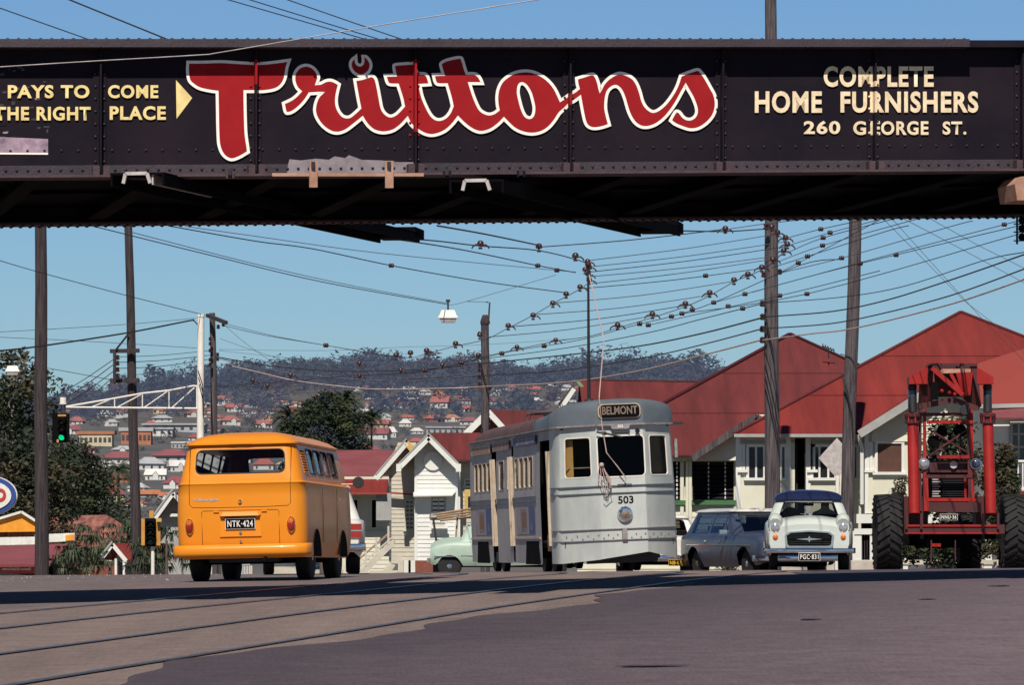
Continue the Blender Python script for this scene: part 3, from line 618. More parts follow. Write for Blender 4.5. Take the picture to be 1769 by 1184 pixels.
mb=MB(); mb.lathe((.0,-.005,1.03),[(.022,0),(.022,-.02),(.012,-.03)],'chrome',axis='Y',n=12); mb.build('tailgate_lock',van,smooth=40)
mb=MB(); mb.lathe((0,-.005,.63),[(.018,0),(.018,-.015)],'chrome',axis='Y',n=12); mb.lathe((0,-.005,.52),[(.016,0),(.016,-.02)],'chrome',axis='Y',n=12); mb.box((-.31,-.008,.905),(.07,.02,.02),'vanpaint'); mb.box((.31,-.008,.905),(.07,.02,.02),'vanpaint'); mb.build('lid_hardware',van)
t=textmesh('Volkswagen',.06,'steelpale','maker_script',van,bold=.002); t.data.transform(Matrix.Rotation(R(90),4,'X')); t.location=(-.44,-.006,1.06); t.scale=(1.15,1,.8)
mb=MB(); pr=[]
xsn=[-.895,-.88,-.84,-.7,-.4,0,.4,.7,.84,.88,.895]; ysn=[.22,.05,-.03,-.075,-.095,-.10,-.095,-.075,-.03,.05,.22]
ring=[]
for x,y in zip(xsn,ysn):
    ring.append([(x,y+dy,z) for dy,z in((.02,.32),(-.03,.335),(-.045,.37),(-.045,.43),(-.03,.465),(.02,.48),(.06,.48),(.06,.32))])
loft(mb,ring,'vanpaint'); mb.poly(ring[0],'vanpaint'); mb.poly(ring[-1],'vanpaint'); mb.build('rear_bumper',van,smooth=60)
for x in(-.69,.69):
    for y in(.92,3.32): wheel(van,x,y,.325,.19,1 if x>0 else -1)
mb=MB()
for y in(.92,3.32):
    for s in(-1,1):
        pts=[(s*.848,y+.37*math.cos(R(a)),.31+.36*math.sin(R(a))) for a in range(0,181,15)]; mb.poly(pts if s>0 else pts[::-1],'black')
        mb.tube(pts,.004,'seam',n=4)
mb.box((0,.9,.33),(1.3,.3,.2),'black'); mb.box((0,.45,.36),(.9,.5,.22),'darkmetal'); mb.box((0,3.3,.3),(1.2,.15,.12),'black'); mb.box((0,2.2,.33),(1.4,3.4,.1),'black')
mb.tube([(.3,.1,.3),(.3,-.02,.28)],.025,'darkmetal'); mb.build('underside',van)
mb=MB(); mb.box((0,2.1,1.2),(1.56,3.8,.02),'seat'); 
for y in(1.25,2.05): mb.box((-.12,y,1.22),(1.2,.14,.26),'seat')
for x in(-.38,.38): mb.box((x,2.95,1.28),(.5,.12,.34),'seat')
mb.tube([(.38,3.45,1.2),(.38,3.35,1.38)],.015,'seat'); mb.build('interior_seats',van)
mb=MB(); mb.tube([(.80,3.6,1.3),(.97,3.62,1.30)],.007,'vanpaint'); mb.lathe((1.03,3.6,1.32),[(.075,-.01),(.08,.0),(.06,.02)],'darkmetal',axis='Y',n=16); mb.build('door_mirror',van,smooth=40)
mb=MB(); vline([(.848,2.78,.5),(.85,2.78,1.22)]); vline([(.848,1.5,.5),(.85,1.5,1.22)]); mb.box((.858,2.9,1.08),(.02,.12,.02),'chrome'); mb.build('side_door_trim',van)
# ---- tram
ty=77.0; tx=2.06
tram=T('grey_tram','grey four-axle tram number 503 with BELMONT destination blind facing the camera','tram',(tx,ty,G(tx,ty)-.03),(0,R(-2.4),R(8)))
TL=12.75; W=1.11
YS=[1.30,1.5,2.7,3.45,3.58,6.1,6.25,6.5,7.2,7.5,8.4,8.7,9.4,9.52,12.1,12.4]
def tro(w,t,yf,c,ye):  # plan from front-left corner; ring: start left rear -> we make ring: front facets
    pts=[(-w,ye)]+[(-w,y) for y in reversed(YS)]+[(-w,.95),(-w*.985,.78),(-w*.94,.66),(-.46,.03+yf),(-.42,yf),(.42,yf),(.46,.03+yf),(w*.94,.66),(w*.985,.78),(w,.95)]+[(w,y) for y in YS]+[(w,ye)]
    return pts
TZ=[.30,.60,.82,1.33,1.43,1.62,1.76,2.28,2.50,2.62,2.70]
trows=[]
for z in TZ:
    w=W-(.0 if z<1.5 else (z-1.5)*.035); yf=0 if z<1.5 else (z-1.5)*.05
    row=[]
    for x,y in tro(w,0,yf,0,TL):
        zz=z
        if z==.30:  # front skirt curve
            zz=.22 if (x<-1.0 or y>1) else interp(x,[(-1.04,.20),(-.7,.22),(-.2,.33),(.2,.40),(.7,.36),(1.04,.30)])
            if x>1.0: zz=.24
        row.append((x,y,zz))
    trows.append(row)
tn=len(trows[0]); nY=len(YS)
iL=lambda k:1+(nY-1-k)    # index of YS[k] on left side (ring goes rear->front): segment between k+1 and k starts at iL(k+1)
iF=1+nY+3                 # index of (-.46..)
th={}
def sL(k,rowsI,tagn):
    for r_ in rowsI: th[(r_,iL(k+1))]=tagn
def sR(k,rowsI,tagn):
    b=iF+4+2
    for r_ in rowsI: th[(r_,b+1+k)]=tagn
doorrows=(0,1,2,3,4,5,6,7)
for k in(1,): sL(k,doorrows,'door')
for k in(7,): pass
sL(6,doorrows,'none'); 
sL(7,(5,6),'wins'); sL(9,(5,6),'wins')
sL(11,doorrows,'none')
sL(4,(5,6),'win4'); sL(13,(5,6),'win4'); sR(4,(5,6),'win4'); sR(13,(5,6),'win4'); sR(1,doorrows,'door')
th[(6,iF-1)]='fw'; th[(7,iF-1)]='fw2'; th[(6,iF+1)]='fc'; th[(7,iF+1)]='fc2'; th[(6,iF+3)]='fw'; th[(7,iF+3)]='fw2'
tb=MB(); tg=MB(); tr_=MB()
quads={}
def toh(i,j,a,b,c,d): quads[(i,j)]=(a,b,c,d)
loft(tb,trows,'trampaint',set(th),toh,closed=False)
def comb(j,i0,i1): a,b,_,_=quads[(i0,j)]; _,_,c,d=quads[(i1,j)]; return a,b,c,d
tb2=MB()
winpanel(*comb(iF-1,6,7),tb,tram,1,'trampaint','tramglass','whitepaint',mar=(.12,.02),rad=.05,rw=.02)
winpanel(*comb(iF+1,6,7),tb,tram,1,'trampaint','darkglass','whitepaint',mar=(.0,.01),rad=.07,rw=.022)
winpanel(*comb(iF+3,6,7),tb,tram,1,'trampaint','tramglass','whitepaint',mar=(.14,.02),rad=.05,rw=.02)
for (i,j),k in th.items():
    if k=='win4' and i==5:
        a,b,c,d=comb(j,5,6); n=4
        for q in range(n):
            winpanel(a.lerp(b,q/n),a.lerp(b,(q+1)/n),d.lerp(c,(q+1)/n),d.lerp(c,q/n),tb,tram,1,'tramside','tramglass','tramcream',mar=(.07,.05),rad=.05,rw=.018)
    if k=='wins' and i==5:
        a,b,c,d=comb(j,5,6); winpanel(a,b,c,d,tb,tram,1,'tramside','tramglass','tramcream',mar=(.1,.05),rad=.05,rw=.018)
# side skin tone: recolour left side faces
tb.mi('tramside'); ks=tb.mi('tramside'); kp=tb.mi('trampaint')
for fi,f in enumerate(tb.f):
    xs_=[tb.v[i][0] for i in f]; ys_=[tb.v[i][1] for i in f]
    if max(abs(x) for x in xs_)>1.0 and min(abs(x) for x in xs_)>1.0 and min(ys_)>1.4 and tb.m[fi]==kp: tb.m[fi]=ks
tb.poly([(x,TL,z) for x,z in((-W,.3),(W,.3),(W-.04,2.7),(-W+.04,2.7))],'tramside')
tb.build('body',tram,smooth=25)
# roof
mb=MB(); rr=[]
def arch(y,w,h,z0=2.70,e=2.6,n=14):
    out=[]
    for i in range(n+1):
        t=math.pi*i/n; c=math.cos(t); s_=math.sin(t)
        out.append((-w*math.copysign(abs(c)**(2/e),c),y,z0+h*abs(s_)**(2/e)))
    return out
st=[(.05,.44,.47),(.12,.56,.47),(.35,.80,.47),(.55,.98,.46),(.75,1.10,.45),(1.1,1.13,.44),(1.7,1.13,.40),(2.4,1.13,.35),(3.2,1.13,.33)]
ra=[arch(y,w,h,e=4.5 if y<1 else 3.4) for y,w,h in st]
loft(mb,ra,'tramcap',closed=False)
mb.poly([p for p in ra[0]],'tramcap'); 
rb2=[arch(y,w,h,e=2.8) for y,w,h in((3.2,1.13,.33),(5,1.13,.32),(8,1.13,.32),(11,1.12,.31),(12.3,1.02,.28),(12.9,.7,.18))]
rb2[0]=ra[-1]
loft(mb,rb2,'tramroof',closed=False); mb.poly(list(reversed(rb2[-1])),'tramroof'); mb.build('roof',tram,smooth=45)
mb=MB(); w=W-.02
for a,b in(((-1.10,TL),(-1.10,.9)),((-1.10,.9),(-1.03,.64)),((-1.03,.64),(-.43,.03)),((-.43,.03),(.43,.03)),((.43,.03),(1.03,.64)),((1.03,.64),(1.10,.9)),((1.10,.9),(1.10,TL))):
    mb.bar((a[0],a[1],2.70),(b[0],b[1],2.70),.09,.03,'rusttrim')
for z,m in((1.47,'tramcap'),(1.60,'tramcap'),(.82,'rusttrim'),(.62,'rusttrim')):
    q=W+.004
    for a,b in(((-q,1.35),(-q,.9)),((-q,.9),(-1.04,.63)),((-1.04,.63),(-.43,-.012)),((-.43,-.012),(.43,-.012)),((.43,-.012),(1.04,.63)),((1.04,.63),(q,.9)),((q,.9),(q,1.3))):
        mb.bar((a[0],a[1],z),(b[0],b[1],z),.03,.014,m)
mb.bar((-q,3.2,1.38),(-q,TL,1.38),.02,.018,'tramcap'); mb.bar((-q,3.2,1.48),(-q,TL,1.48),.02,.018,'tramcap'); mb.bar((-q,2.85,.70),(-q,6.2,.70),.03,.03,'tramcream'); mb.bar((-q,9,.70),(-q,TL,.70),.03,.03,'tramcream')
mb.build('body_moulding',tram)
mb=MB()
for i in range(26):
    x=-1.06+i*.085; y=0 if abs(x)<.43 else (abs(x)-.43)*1.03
    mb.ball((x,y-.012,.72 if i%2 else .66),.013,'rusttrim',n=4)
mb.box((0,-.03,.72),(.09,.06,.2),'rusttrim'); mb.build('bumper_rivets',tram)
# destination box
mb=MB(); rp=roundrect(.78,.27,.09); mb.prism([(x-.39,.02,z+2.81) for x,z in rp],(0,.03,0),'tramcream'); mb.prism([(x*.94-.367,.0,z*.86+2.83) for x,z in rp],(0,.03,0),'black'); d=mb.build('destination_box',tram)
t=textmesh('BELMONT',.2,'dimtext','destination_lettering',d,bold=.004); t.data.transform(Matrix.Rotation(R(90),4,'X')); t.location=(0,-.006,2.95); t.scale=(.72,1,1)
t=textmesh('503',.185,'black','fleet_number',tram,bold=.004); t.data.transform(Matrix.Rotation(R(90),4,'X')); t.location=(.05,-.006,1.33); t.scale=(1.08,1,1)
mb=MB(); mb.lathe((0.02,-.03,1.08),[(.13,.03),(.145,-.0),(.13,-.03),(.10,-.035)],'chrome',axis='Y'); h=mb.build('headlight',tram,smooth=40)
mb=MB(); mb.lathe((0.02,-.03,1.08),[(.09,-.0),(.075,-.045),(.05,-.06),(.01,-.065)],'dimtext',axis='Y'); mb.ball((.02,-.06,1.08),.045,'adred',n=8); mb.build('headlight_lens',h,smooth=40)
mb=MB(); rp=roundrect(.34,.09,.04); mb.prism([(x-.17,-.035,z+2.62) for x,z in rp],(0,.04,0),'rusttrim'); m_=mb.build('marker_plate',tram); t=textmesh('503',.07,'whitepaint','marker_lettering',m_,bold=.003); t.data.transform(Matrix.Rotation(R(90),4,'X')); t.location=(0,-.04,2.665)
mb=MB(); mb.tube([(-.44,-.03,2.58),(-.25,-.05,2.54),(-.1,-.05,2.50),(.02,-.05,2.47)],.018,'darkmetal'); mb.ball((-.3,-.05,2.55),.04,'darkmetal'); mb.tube([(-.2,-.06,2.60),(-.1,-.07,2.56),(.1,-.07,2.55),(.16,-.07,2.50)],.009,'darkmetal'); mb.build('windscreen_wiper',tram)
mb=MB(); mb.lathe((.31,-.0,2.575),[(.04,0),(.045,-.03),(.03,-.045)],'lensoff',axis='Y',n=14); mb.build('marker_lamp',tram,smooth=40)
mb=MB(); mb.box((.04,-.0,1.60),(.26,.03,.045),'black'); mb.build('vent_slot',tram)
mb=MB(); mb.box((1.15,.85,2.25),(.05,.14,.34),'rusttrim'); mb.box((1.20,.80,2.7),(.2,.1,.05),'darkmetal'); mb.build('side_mirror',tram)
# interior, doors
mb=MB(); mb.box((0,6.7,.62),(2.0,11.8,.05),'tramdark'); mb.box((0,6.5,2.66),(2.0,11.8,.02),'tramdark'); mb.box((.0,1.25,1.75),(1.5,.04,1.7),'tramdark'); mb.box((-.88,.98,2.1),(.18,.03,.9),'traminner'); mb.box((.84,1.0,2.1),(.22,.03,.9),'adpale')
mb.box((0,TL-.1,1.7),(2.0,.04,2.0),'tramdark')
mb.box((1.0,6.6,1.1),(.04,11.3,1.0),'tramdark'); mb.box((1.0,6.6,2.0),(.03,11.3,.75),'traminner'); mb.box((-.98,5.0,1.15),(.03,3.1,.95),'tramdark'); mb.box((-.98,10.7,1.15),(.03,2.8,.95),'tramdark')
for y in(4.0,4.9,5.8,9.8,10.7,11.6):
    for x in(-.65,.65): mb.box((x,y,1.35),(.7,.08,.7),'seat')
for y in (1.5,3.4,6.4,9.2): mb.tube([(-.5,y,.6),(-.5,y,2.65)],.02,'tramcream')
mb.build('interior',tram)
mb=MB(); mb.prism([(-.97,.72,1.74),(-.80,.53,1.74),(-.79,.57,2.46),(-.93,.74,2.46)],(0,.015,0),'tramblind'); mb.prism([(.50,.22,1.74),(.97,.74,1.74),(.93,.76,2.46),(.50,.26,2.46)],(0,.015,0),'traminpanel'); mb.box((-.6,.6,1.95),(.75,.02,.02),'adpale'); mb.buildsplit('blind_and_panel',tram)  # right-hand brown panel added behind the glass in place of the pale interior
def slat(y,w_,m,name):
    mb=MB(); mb.box((-W-.012,y,1.42),(.07,w_,1.74 if m!='trampaint' else 1.9),m); mb.box((-W-.0,y+w_*.8,1.42),(.04,w_*.7,1.7),'tramdark'); return mb.build(name,tram)
for y in(1.52,): slat(y,.045,'tramcream','door_post')
for y in(6.35,6.62,8.9,9.2): slat(y,.04,'tramcream','folding_door')
mb=MB(); mb.box((-.95,6.45,1.4),(.03,.35,2.1),'tramdark'); mb.box((-.95,9.0,1.4),(.03,.5,2.1),'tramdark'); mb.box((-1.03,1.95,.6),(.1,.5,.3),'adred'); mb.box((-.6,2.1,1.4),(.03,1.1,1.6),'tramdark'); mb.build('door_interior',tram)
mb=MB(); q=-W-.006
def sp(y0,y1,z0,z1,m,o=0): mb.poly([(q-o,y1,z0),(q-o,y0,z0),(q-o,y0,z1),(q-o,y1,z1)],m)
for y0,s in((3.5,1),(9.6,1)):
    sp(y0,y0+.75,.78,1.30,'adblue'); sp(y0+.75,y0+2.4,.78,1.30,'adpale'); sp(y0+1.1,y0+1.7,.90,1.2,'adred',.002); sp(y0+1.0,y0+1.8,.82,1.26,'rusttrim',.001)
sp(3.0,6.0,2.46,2.64,'adblue'); sp(6.6,9.0,2.44,2.62,'adpale'); sp(9.3,12.3,2.42,2.60,'tramcream')
ad=mb.build('advertising_panels',tram)
for y,z,s,m,tx_ in((3.9,.92,.2,'adpale','42'),(9.95,.92,.2,'adpale','42'),(4.4,2.5,.16,'adpale','WALTERS'),(7.8,2.48,.16,'adred','MALTERS'),(10.8,2.46,.16,'adred','SMOKES')):
    if tx_ in('MALTERS','SMOKES','WALTERS'): # illegible faded signwriting: short strokes
        mb=MB(); rr_=random.Random(int(y*10))
        for k in range(14): yy=y-1.2+k*.18; mb.box((q-.003,yy,z+.05),(.002,.06+.05*rr_.random(),.10+.05*rr_.random()),m)
        mb.build('faded_signwriting',tram); continue
    t=textmesh(tx_,s,m,'advertising_lettering',tram,bold=.005); t.data.transform(Matrix.Rotation(R(90),4,'X')@Matrix.Rotation(R(0),4,'Z')); t.rotation_euler=(0,0,R(-90)); t.location=(q-.004,y,z)
for y in(2.7,9.7):
    for dy in(-.0,1.3) :
        for x in(-.75,.75):
            mb=MB(); mb.lathe((x,y+dy+.6,.36),[(.1,-.06),(.33,-.06),(.35,-.03),(.35,.06),(.1,.06)],'darkmetal',axis='X',n=20); mb.build('wheel',tram,smooth=40)
    mb=MB(); mb.box((0,y+1.2,.42),(1.7,2.2,.22),'black'); mb.build('truck_frame',tram)
mb=MB(); mb.box((0,6.6,.55),(2.0,12,.1),'black')
for y in(2.95,10.0): # wheel openings in skirt
    mb.poly([(q,y+1.95,.2),(q,y-.05,.2),(q,y+.15,.64),(q,y+1.75,.64)],'black')
for y in(5.7,6.3,7.5,9.0): mb.box((-1.0,y,.33),(.2,.3,.2),'darkmetal')
mb.box((0,.35,.3),(1.3,.1,.2),'darkmetal'); mb.build('underframe',tram)
# trolley pole and rope
mb=MB(); mb.lathe((.03,3.6,3.0),[(.3,0),(.3,.05),(.12,.1),(.08,.28)],'darkmetal',n=14); mb.box((0,3.8,3.04),(.9,1.1,.05),'darkmetal'); mb.build('pole_base',tram)
mb=MB(); mb.tube([(.03,3.6,3.2),(.035,3.5,3.9),(.056,3.2,5.75)],[.035,.03,.02],'darkmetal'); mb.ball((.056,3.2,5.8),.06,'porcelain'); mb.build('trolley_pole',tram)
mb=MB(); mb.tube([(.06,3.15,5.6),(.0,1.4,4.3),(-.36,.0,3.2),(-.34,-.06,2.7),(-.28,-.08,2.2),(-.1,-.1,1.95),(.06,-.09,1.72),(.02,-.07,1.65)],.011,'wirepale',n=5)
for k in range(4):
    a=k*1.3; mb.tube([(-.42+.02*k,-.08,1.98),(-.46+.06*k,-.09,1.75),(-.36+.02*k,-.1,1.5-.03*k),(-.22,-.09,1.56+.05*k),(-.34,-.08,1.9),(-.40,-.08,1.98)],.008,'wirepale',n=5)
mb.tube([(-.38,-.08,1.7),(-.26,-.09,1.6),(-.22,-.09,1.42),(-.34,-.09,1.33),(-.37,-.08,1.37)],.008,'wiremid',n=5); mb.ball((-.38,-.09,1.98),.045,'wirepale',n=6)
mb.build('trolley_rope',tram)
mb=MB()
for y in(7.2,7.7,8.2): mb.tube([(-.5,y,3.02),(-.5,y,3.16),(.5,y,3.16),(.5,y,3.02)],.03,'tramroof')
mb.box((-.1,6.6,3.08),(.5,.7,.12),'darkmetal'); mb.build('roof_equipment',tram)
# ---- generic saloon body
def smooth_i(y,ks): return cr(y,ks)
def carlower(mb,keys,L_,wheels,rw_,mat,st=.07,mroof=None):
    # keys: list (y,w,zb,zs,zt,crown)
    n=int(L_/st); rows=[]
    for i in range(n+1):
        y=L_*i/n; w,zb,zs,zt,crn=[cr(y,[(k[0],k[j]) for k in keys]) for j in(1,2,3,4,5)]
        zr=zb
        for yw in wheels:
            d=abs(y-yw)
            if d<rw_: zr=max(zr,.30+math.sqrt(rw_*rw_-d*d)*.98)
        zr=min(zr,zs-.06); h=zs-zb
        def wz(z):
            t=(z-zb)/h; return w*(1-.10*max(0,(.35-t)/.35)**1.5-.035*max(0,(t-.75)/.25)**2)
        half=[(wz(zr),zr)]+[(wz(zr+(zs-zr)*t),zr+(zs-zr)*t) for t in(.2,.4,.6,.8,.93)]+[(w*.93,zs),(w*.85,zs+(zt-zs)*.5),(w*.62,zt),(w*.3,zt+crn*.75),(0,zt+crn)]
        rows.append([(-x,y,z) for x,z in half]+[(x,y,z) for x,z in reversed(half[:-1])])
    loft(mb,rows,mat,closed=False); mb.poly(rows[0],mat); mb.poly(list(reversed(rows[-1])),mat)
    return rows
def greenhouse(parent,lv,xs_,ys_,holes_,bm,rm,gm='glass',fr=.1,n=4,mar=.03,roofl=None):
    rows=[[(x,y,z) for x,y in outline(w,r,f,c,xs_,ys_,fr=c,n=n)] for z,w,r,f,c in lv]
    a=len(xs_)+n+1; b=a+len(ys_)+n+1; c_=b+len(xs_)+n+1
    hs={}
    for k in holes_:
        if k=='rear': hs[(0,0)]=k
        elif k=='front': hs[(0,b)]=k
        elif k[0]=='R': hs[(0,a+int(k[1:]))]=k
        elif k[0]=='L': hs[(0,c_+len(ys_)-2-int(k[1:]))]=k
    bo=MB(); g=MB(); r_=MB()
    def oh(i,j,p,q,s,t): winpanel(p,q,s,t,bo,parent,1,bm,gm,'chrome',mar=mar,rad=.06,rw=.012,proud=.004)
    loft(bo,rows[:3],bm,set(hs),oh); bo.build('cabin_pillars',parent,smooth=40)
    bo=MB(); loft(bo,rows[2:],rm); bo.poly(rows[-1],rm); bo.build('roof',parent,smooth=50)
def lampset(parent,x,y,z,r,name='headlight',lens='clearlens',ring='chrome',hood=None,dirn=1):
    mb=MB(); s=dirn
    prof=[(r*1.25,-.06*s),(r*1.25,.0),(r*1.12,.03*s),(r,.02*s)]
    mb.lathe((x,y,z),prof,ring if hood is None else hood,axis='Y',n=18); o=mb.build(name,parent,smooth=40)
    mb=MB(); mb.lathe((x,y,z),[(r,.01*s),(r*.85,.035*s),(r*.45,.05*s),(.005,.055*s)],lens,axis='Y',n=18); mb.build('lens',o,smooth=60); return o
# white saloon with blue roof (front toward camera)
hX=XX(1398,78.0); 
hil=T('parked_saloon','white rounded saloon with dark blue roof and chrome grille facing the camera','car',(hX+.12,80.2,G(hX,78)+.0),(0,0,R(180-3.5)))
# local: y=0 rear ... y=4.05 front
mb=MB()
K=[(0,.62,.42,.80,.86,.02),(.15,.72,.34,.86,.92,.03),(.6,.775,.26,.90,.97,.04),(1.4,.80,.24,.93,.95,.02),(2.6,.80,.24,.93,.95,.02),(3.1,.79,.25,.90,.97,.05),(3.6,.775,.28,.86,.95,.05),(3.88,.75,.33,.80,.90,.05),(4.0,.71,.36,.74,.82,.04)]
carlower(mb,K,4.0,(.75,3.22),.37,'hwhite'); mb.build('body',hil,smooth=50)
mb=MB(); mb.b2((-.7,0.3,.3),(.7,3.7,.6),'black'); mb.build('underside',hil)
greenhouse(hil,[(.93,.735,.55,3.0,.16),(1.29,.60,.95,2.62,.16),(1.298,.60,.95,2.60,.16),(1.305,.632,.88,2.70,.17),(1.35,.622,.93,2.64,.17),(1.39,.59,1.0,2.58,.2),(1.43,.53,1.1,2.5,.2),(1.46,.44,1.2,2.4,.2),(1.482,.31,1.3,2.25,.2),(1.495,.16,1.45,2.1,.1)],[-.56,.56],[1.2,1.25,1.85,1.90,2.35],['rear','front','R1','R3','L1','L3'],'hwhite','hblue',mar=(.005,.02))
for x in(-.605,.605):
    lampset(hil,x,3.97,.79,.095,hood='hwhite')
    mb=MB(); vs=[]
    for s_,yy in((1.25,.0),(1.1,.03),(.8,.045),(.3,.05)):
        vs.append([(x+.085*s_*math.cos(t),3.95+yy,.60+(.10 if math.sin(t)<0 else .06)*s_*math.sin(t)) for t in [2*math.pi*i/16 for i in range(16)]])
    loft(mb,vs,'chrome'); mb.poly(vs[-1],'chrome'); mb.ball((x,3.985,.62),.055,'amberlens',n=8); mb.build('indicator',hil,smooth=40)
    mb=MB(); mb.tube([(x,3.3,.94),(x,3.6,.93),(x*1.0,3.9,.905),(x,3.99,.86)],[.12,.13,.135,.11],'hwhite',n=10); mb.build('front_wing_top',hil,smooth=60)
mb=MB(); rp=[(-.42,.46),(-.44,.66),(-.36,.72),(0,.745),(.36,.72),(.44,.66),(.42,.46),(.38,.43),(-.38,.43)]
mb.prism([(x,4.03,z) for x,z in rp],(0,-.08,0),'chrome'); mb.prism([(x*.92,4.035,(z-.58)*.80+.585) for x,z in rp],(0,-.08,0),'black')
for z in (.50,.54,.62,.66): mb.bar((-.37,4.037,z),(.37,4.037,z),.006,.008,'darkmetal')
mb.prism([(-.24,4.05,.585),(0,4.05,.605),(.24,4.05,.585),(0,4.05,.565)],(0,-.02,0),'chrome'); mb.prism([(-.03,4.055,.585),(0,4.055,.645),(.03,4.055,.585),(0,4.055,.525)],(0,-.02,0),'chrome')
mb.bar((-.4,4.06,.445),(.4,4.06,.445),.04,.035,'chrome'); mb.build('grille',hil)
mb=MB()
for k in range(9): x=-.36+k*.09; mb.box((x,4.0-.02,.785-.1*x*x),(.05,.03,.022),'chrome')
mb.build('bonnet_letters',hil)
mb=MB(); ring=[]
for x,y in((-.83,3.7),(-.82,3.95),(-.72,4.09),(-.4,4.15),(0,4.17),(.4,4.15),(.72,4.09),(.82,3.95),(.83,3.7)): ring.append([(x,y+dy,z) for dy,z in((-.03,.33),(.02,.34),(.03,.38),(.02,.42),(-.03,.43))])
loft(mb,ring,'chrome'); mb.build('front_bumper',hil,smooth=60)
plate(hil,'PGC·831',(.0,4.2,.27),.37,.13,R(180),'platewhite','black')
for x in(-.64,.64):
    for y in(.75,3.22): wheel(hil,x,y,.31,.16,1 if x>0 else -1)
mb=MB(); mb.tube([(-.1,3.06,.985),(-.32,3.0,1.0)],.007,'chrome',n=5); mb.tube([(.15,3.06,.985),(-.08,3.0,1.0)],.007,'chrome',n=5); mb.box((-.02,3.35,1.03),(.05,.2,.04),'chrome'); mb.build('windscreen_wiper',hil)
mb=MB(); mb.box((0,1.6,.9),(1.3,2.2,.02),'seat'); mb.box((.32,1.75,.95),(.5,.12,.2),'seat'); mb.box((-.32,1.75,.95),(.5,.12,.2),'seat'); mb.box((0,.9,.92),(1.2,.12,.12),'seat'); mb.lathe((.33,2.62,.98),[(.18,-.012),(.195,0),(.18,.012)],'black',axis='Y',n=16); mb.build('interior',hil)
mb=MB(); mb.tube([(0,2.5,1.26),(0,2.5,1.22)],.01,'chrome'); mb.box((0,2.5,1.22),(.18,.03,.05),'black'); mb.build('rear_view_mirror',hil)
# driver
def person(loc,rotz,label,shirt='shirt',name='person'):
    root=T(name,label,'person',loc,(0,0,rotz))
    vs=[(0,0,0),(0,0,.22),(0,0,.42),(0,.01,.52),(0,.03,.62),(.18,0,.42),(.25,.06,.2),(.2,.32,.12),(.16,.42,.2),(-.18,0,.42),(-.25,.06,.2),(-.2,.32,.12),(-.16,.42,.2),(0,.03,.72)]
    es=[(0,1),(1,2),(2,3),(3,4),(2,5),(5,6),(6,7),(7,8),(2,9),(9,10),(10,11),(11,12),(4,13)]
    rad=[.16,.15,.15,.055,.095,.075,.05,.04,.04,.075,.05,.04,.04,.075]
    me=bpy.data.meshes.new('body'); me.from_pydata(vs,es,[]); o=bpy.data.objects.new('body',me); COL.objects.link(o); o.parent=root
    o.modifiers.new('skin','SKIN'); sv=me.skin_vertices[0] if me.skin_vertices else None
    if sv is None: pass
    else:
        for i,r_ in enumerate(rad): sv.data[i].radius=(r_,r_*(.8 if i<3 else 1)); sv.data[i].use_root=(i==0)
    s_=o.modifiers.new('sub','SUBSURF'); s_.levels=1; s_.render_levels=1; me.materials.append(MC[shirt])
    mb=MB(); mb.lathe((0,.04,.56),[(.03,0),(.07,.03),(.085,.1),(.08,.17),(.05,.215),(.01,.225)],'skin',n=12); mb.ball((0,.13,.67),.018,'skin',n=5); h=mb.build('head',root,smooth=60)
    mb=MB(); mb.lathe((0,.02,.66),[(.095,0),(.097,.06),(.07,.12),(.01,.145)],'hair',n=12); mb.build('hair',root,smooth=60)
    return root
def skinfix():
    for o in bpy.data.objects: pass
p_=person((hX+.33,78.6,.62+G(hX,78)),R(180),'driver sitting at the wheel of the white saloon with blue roof')
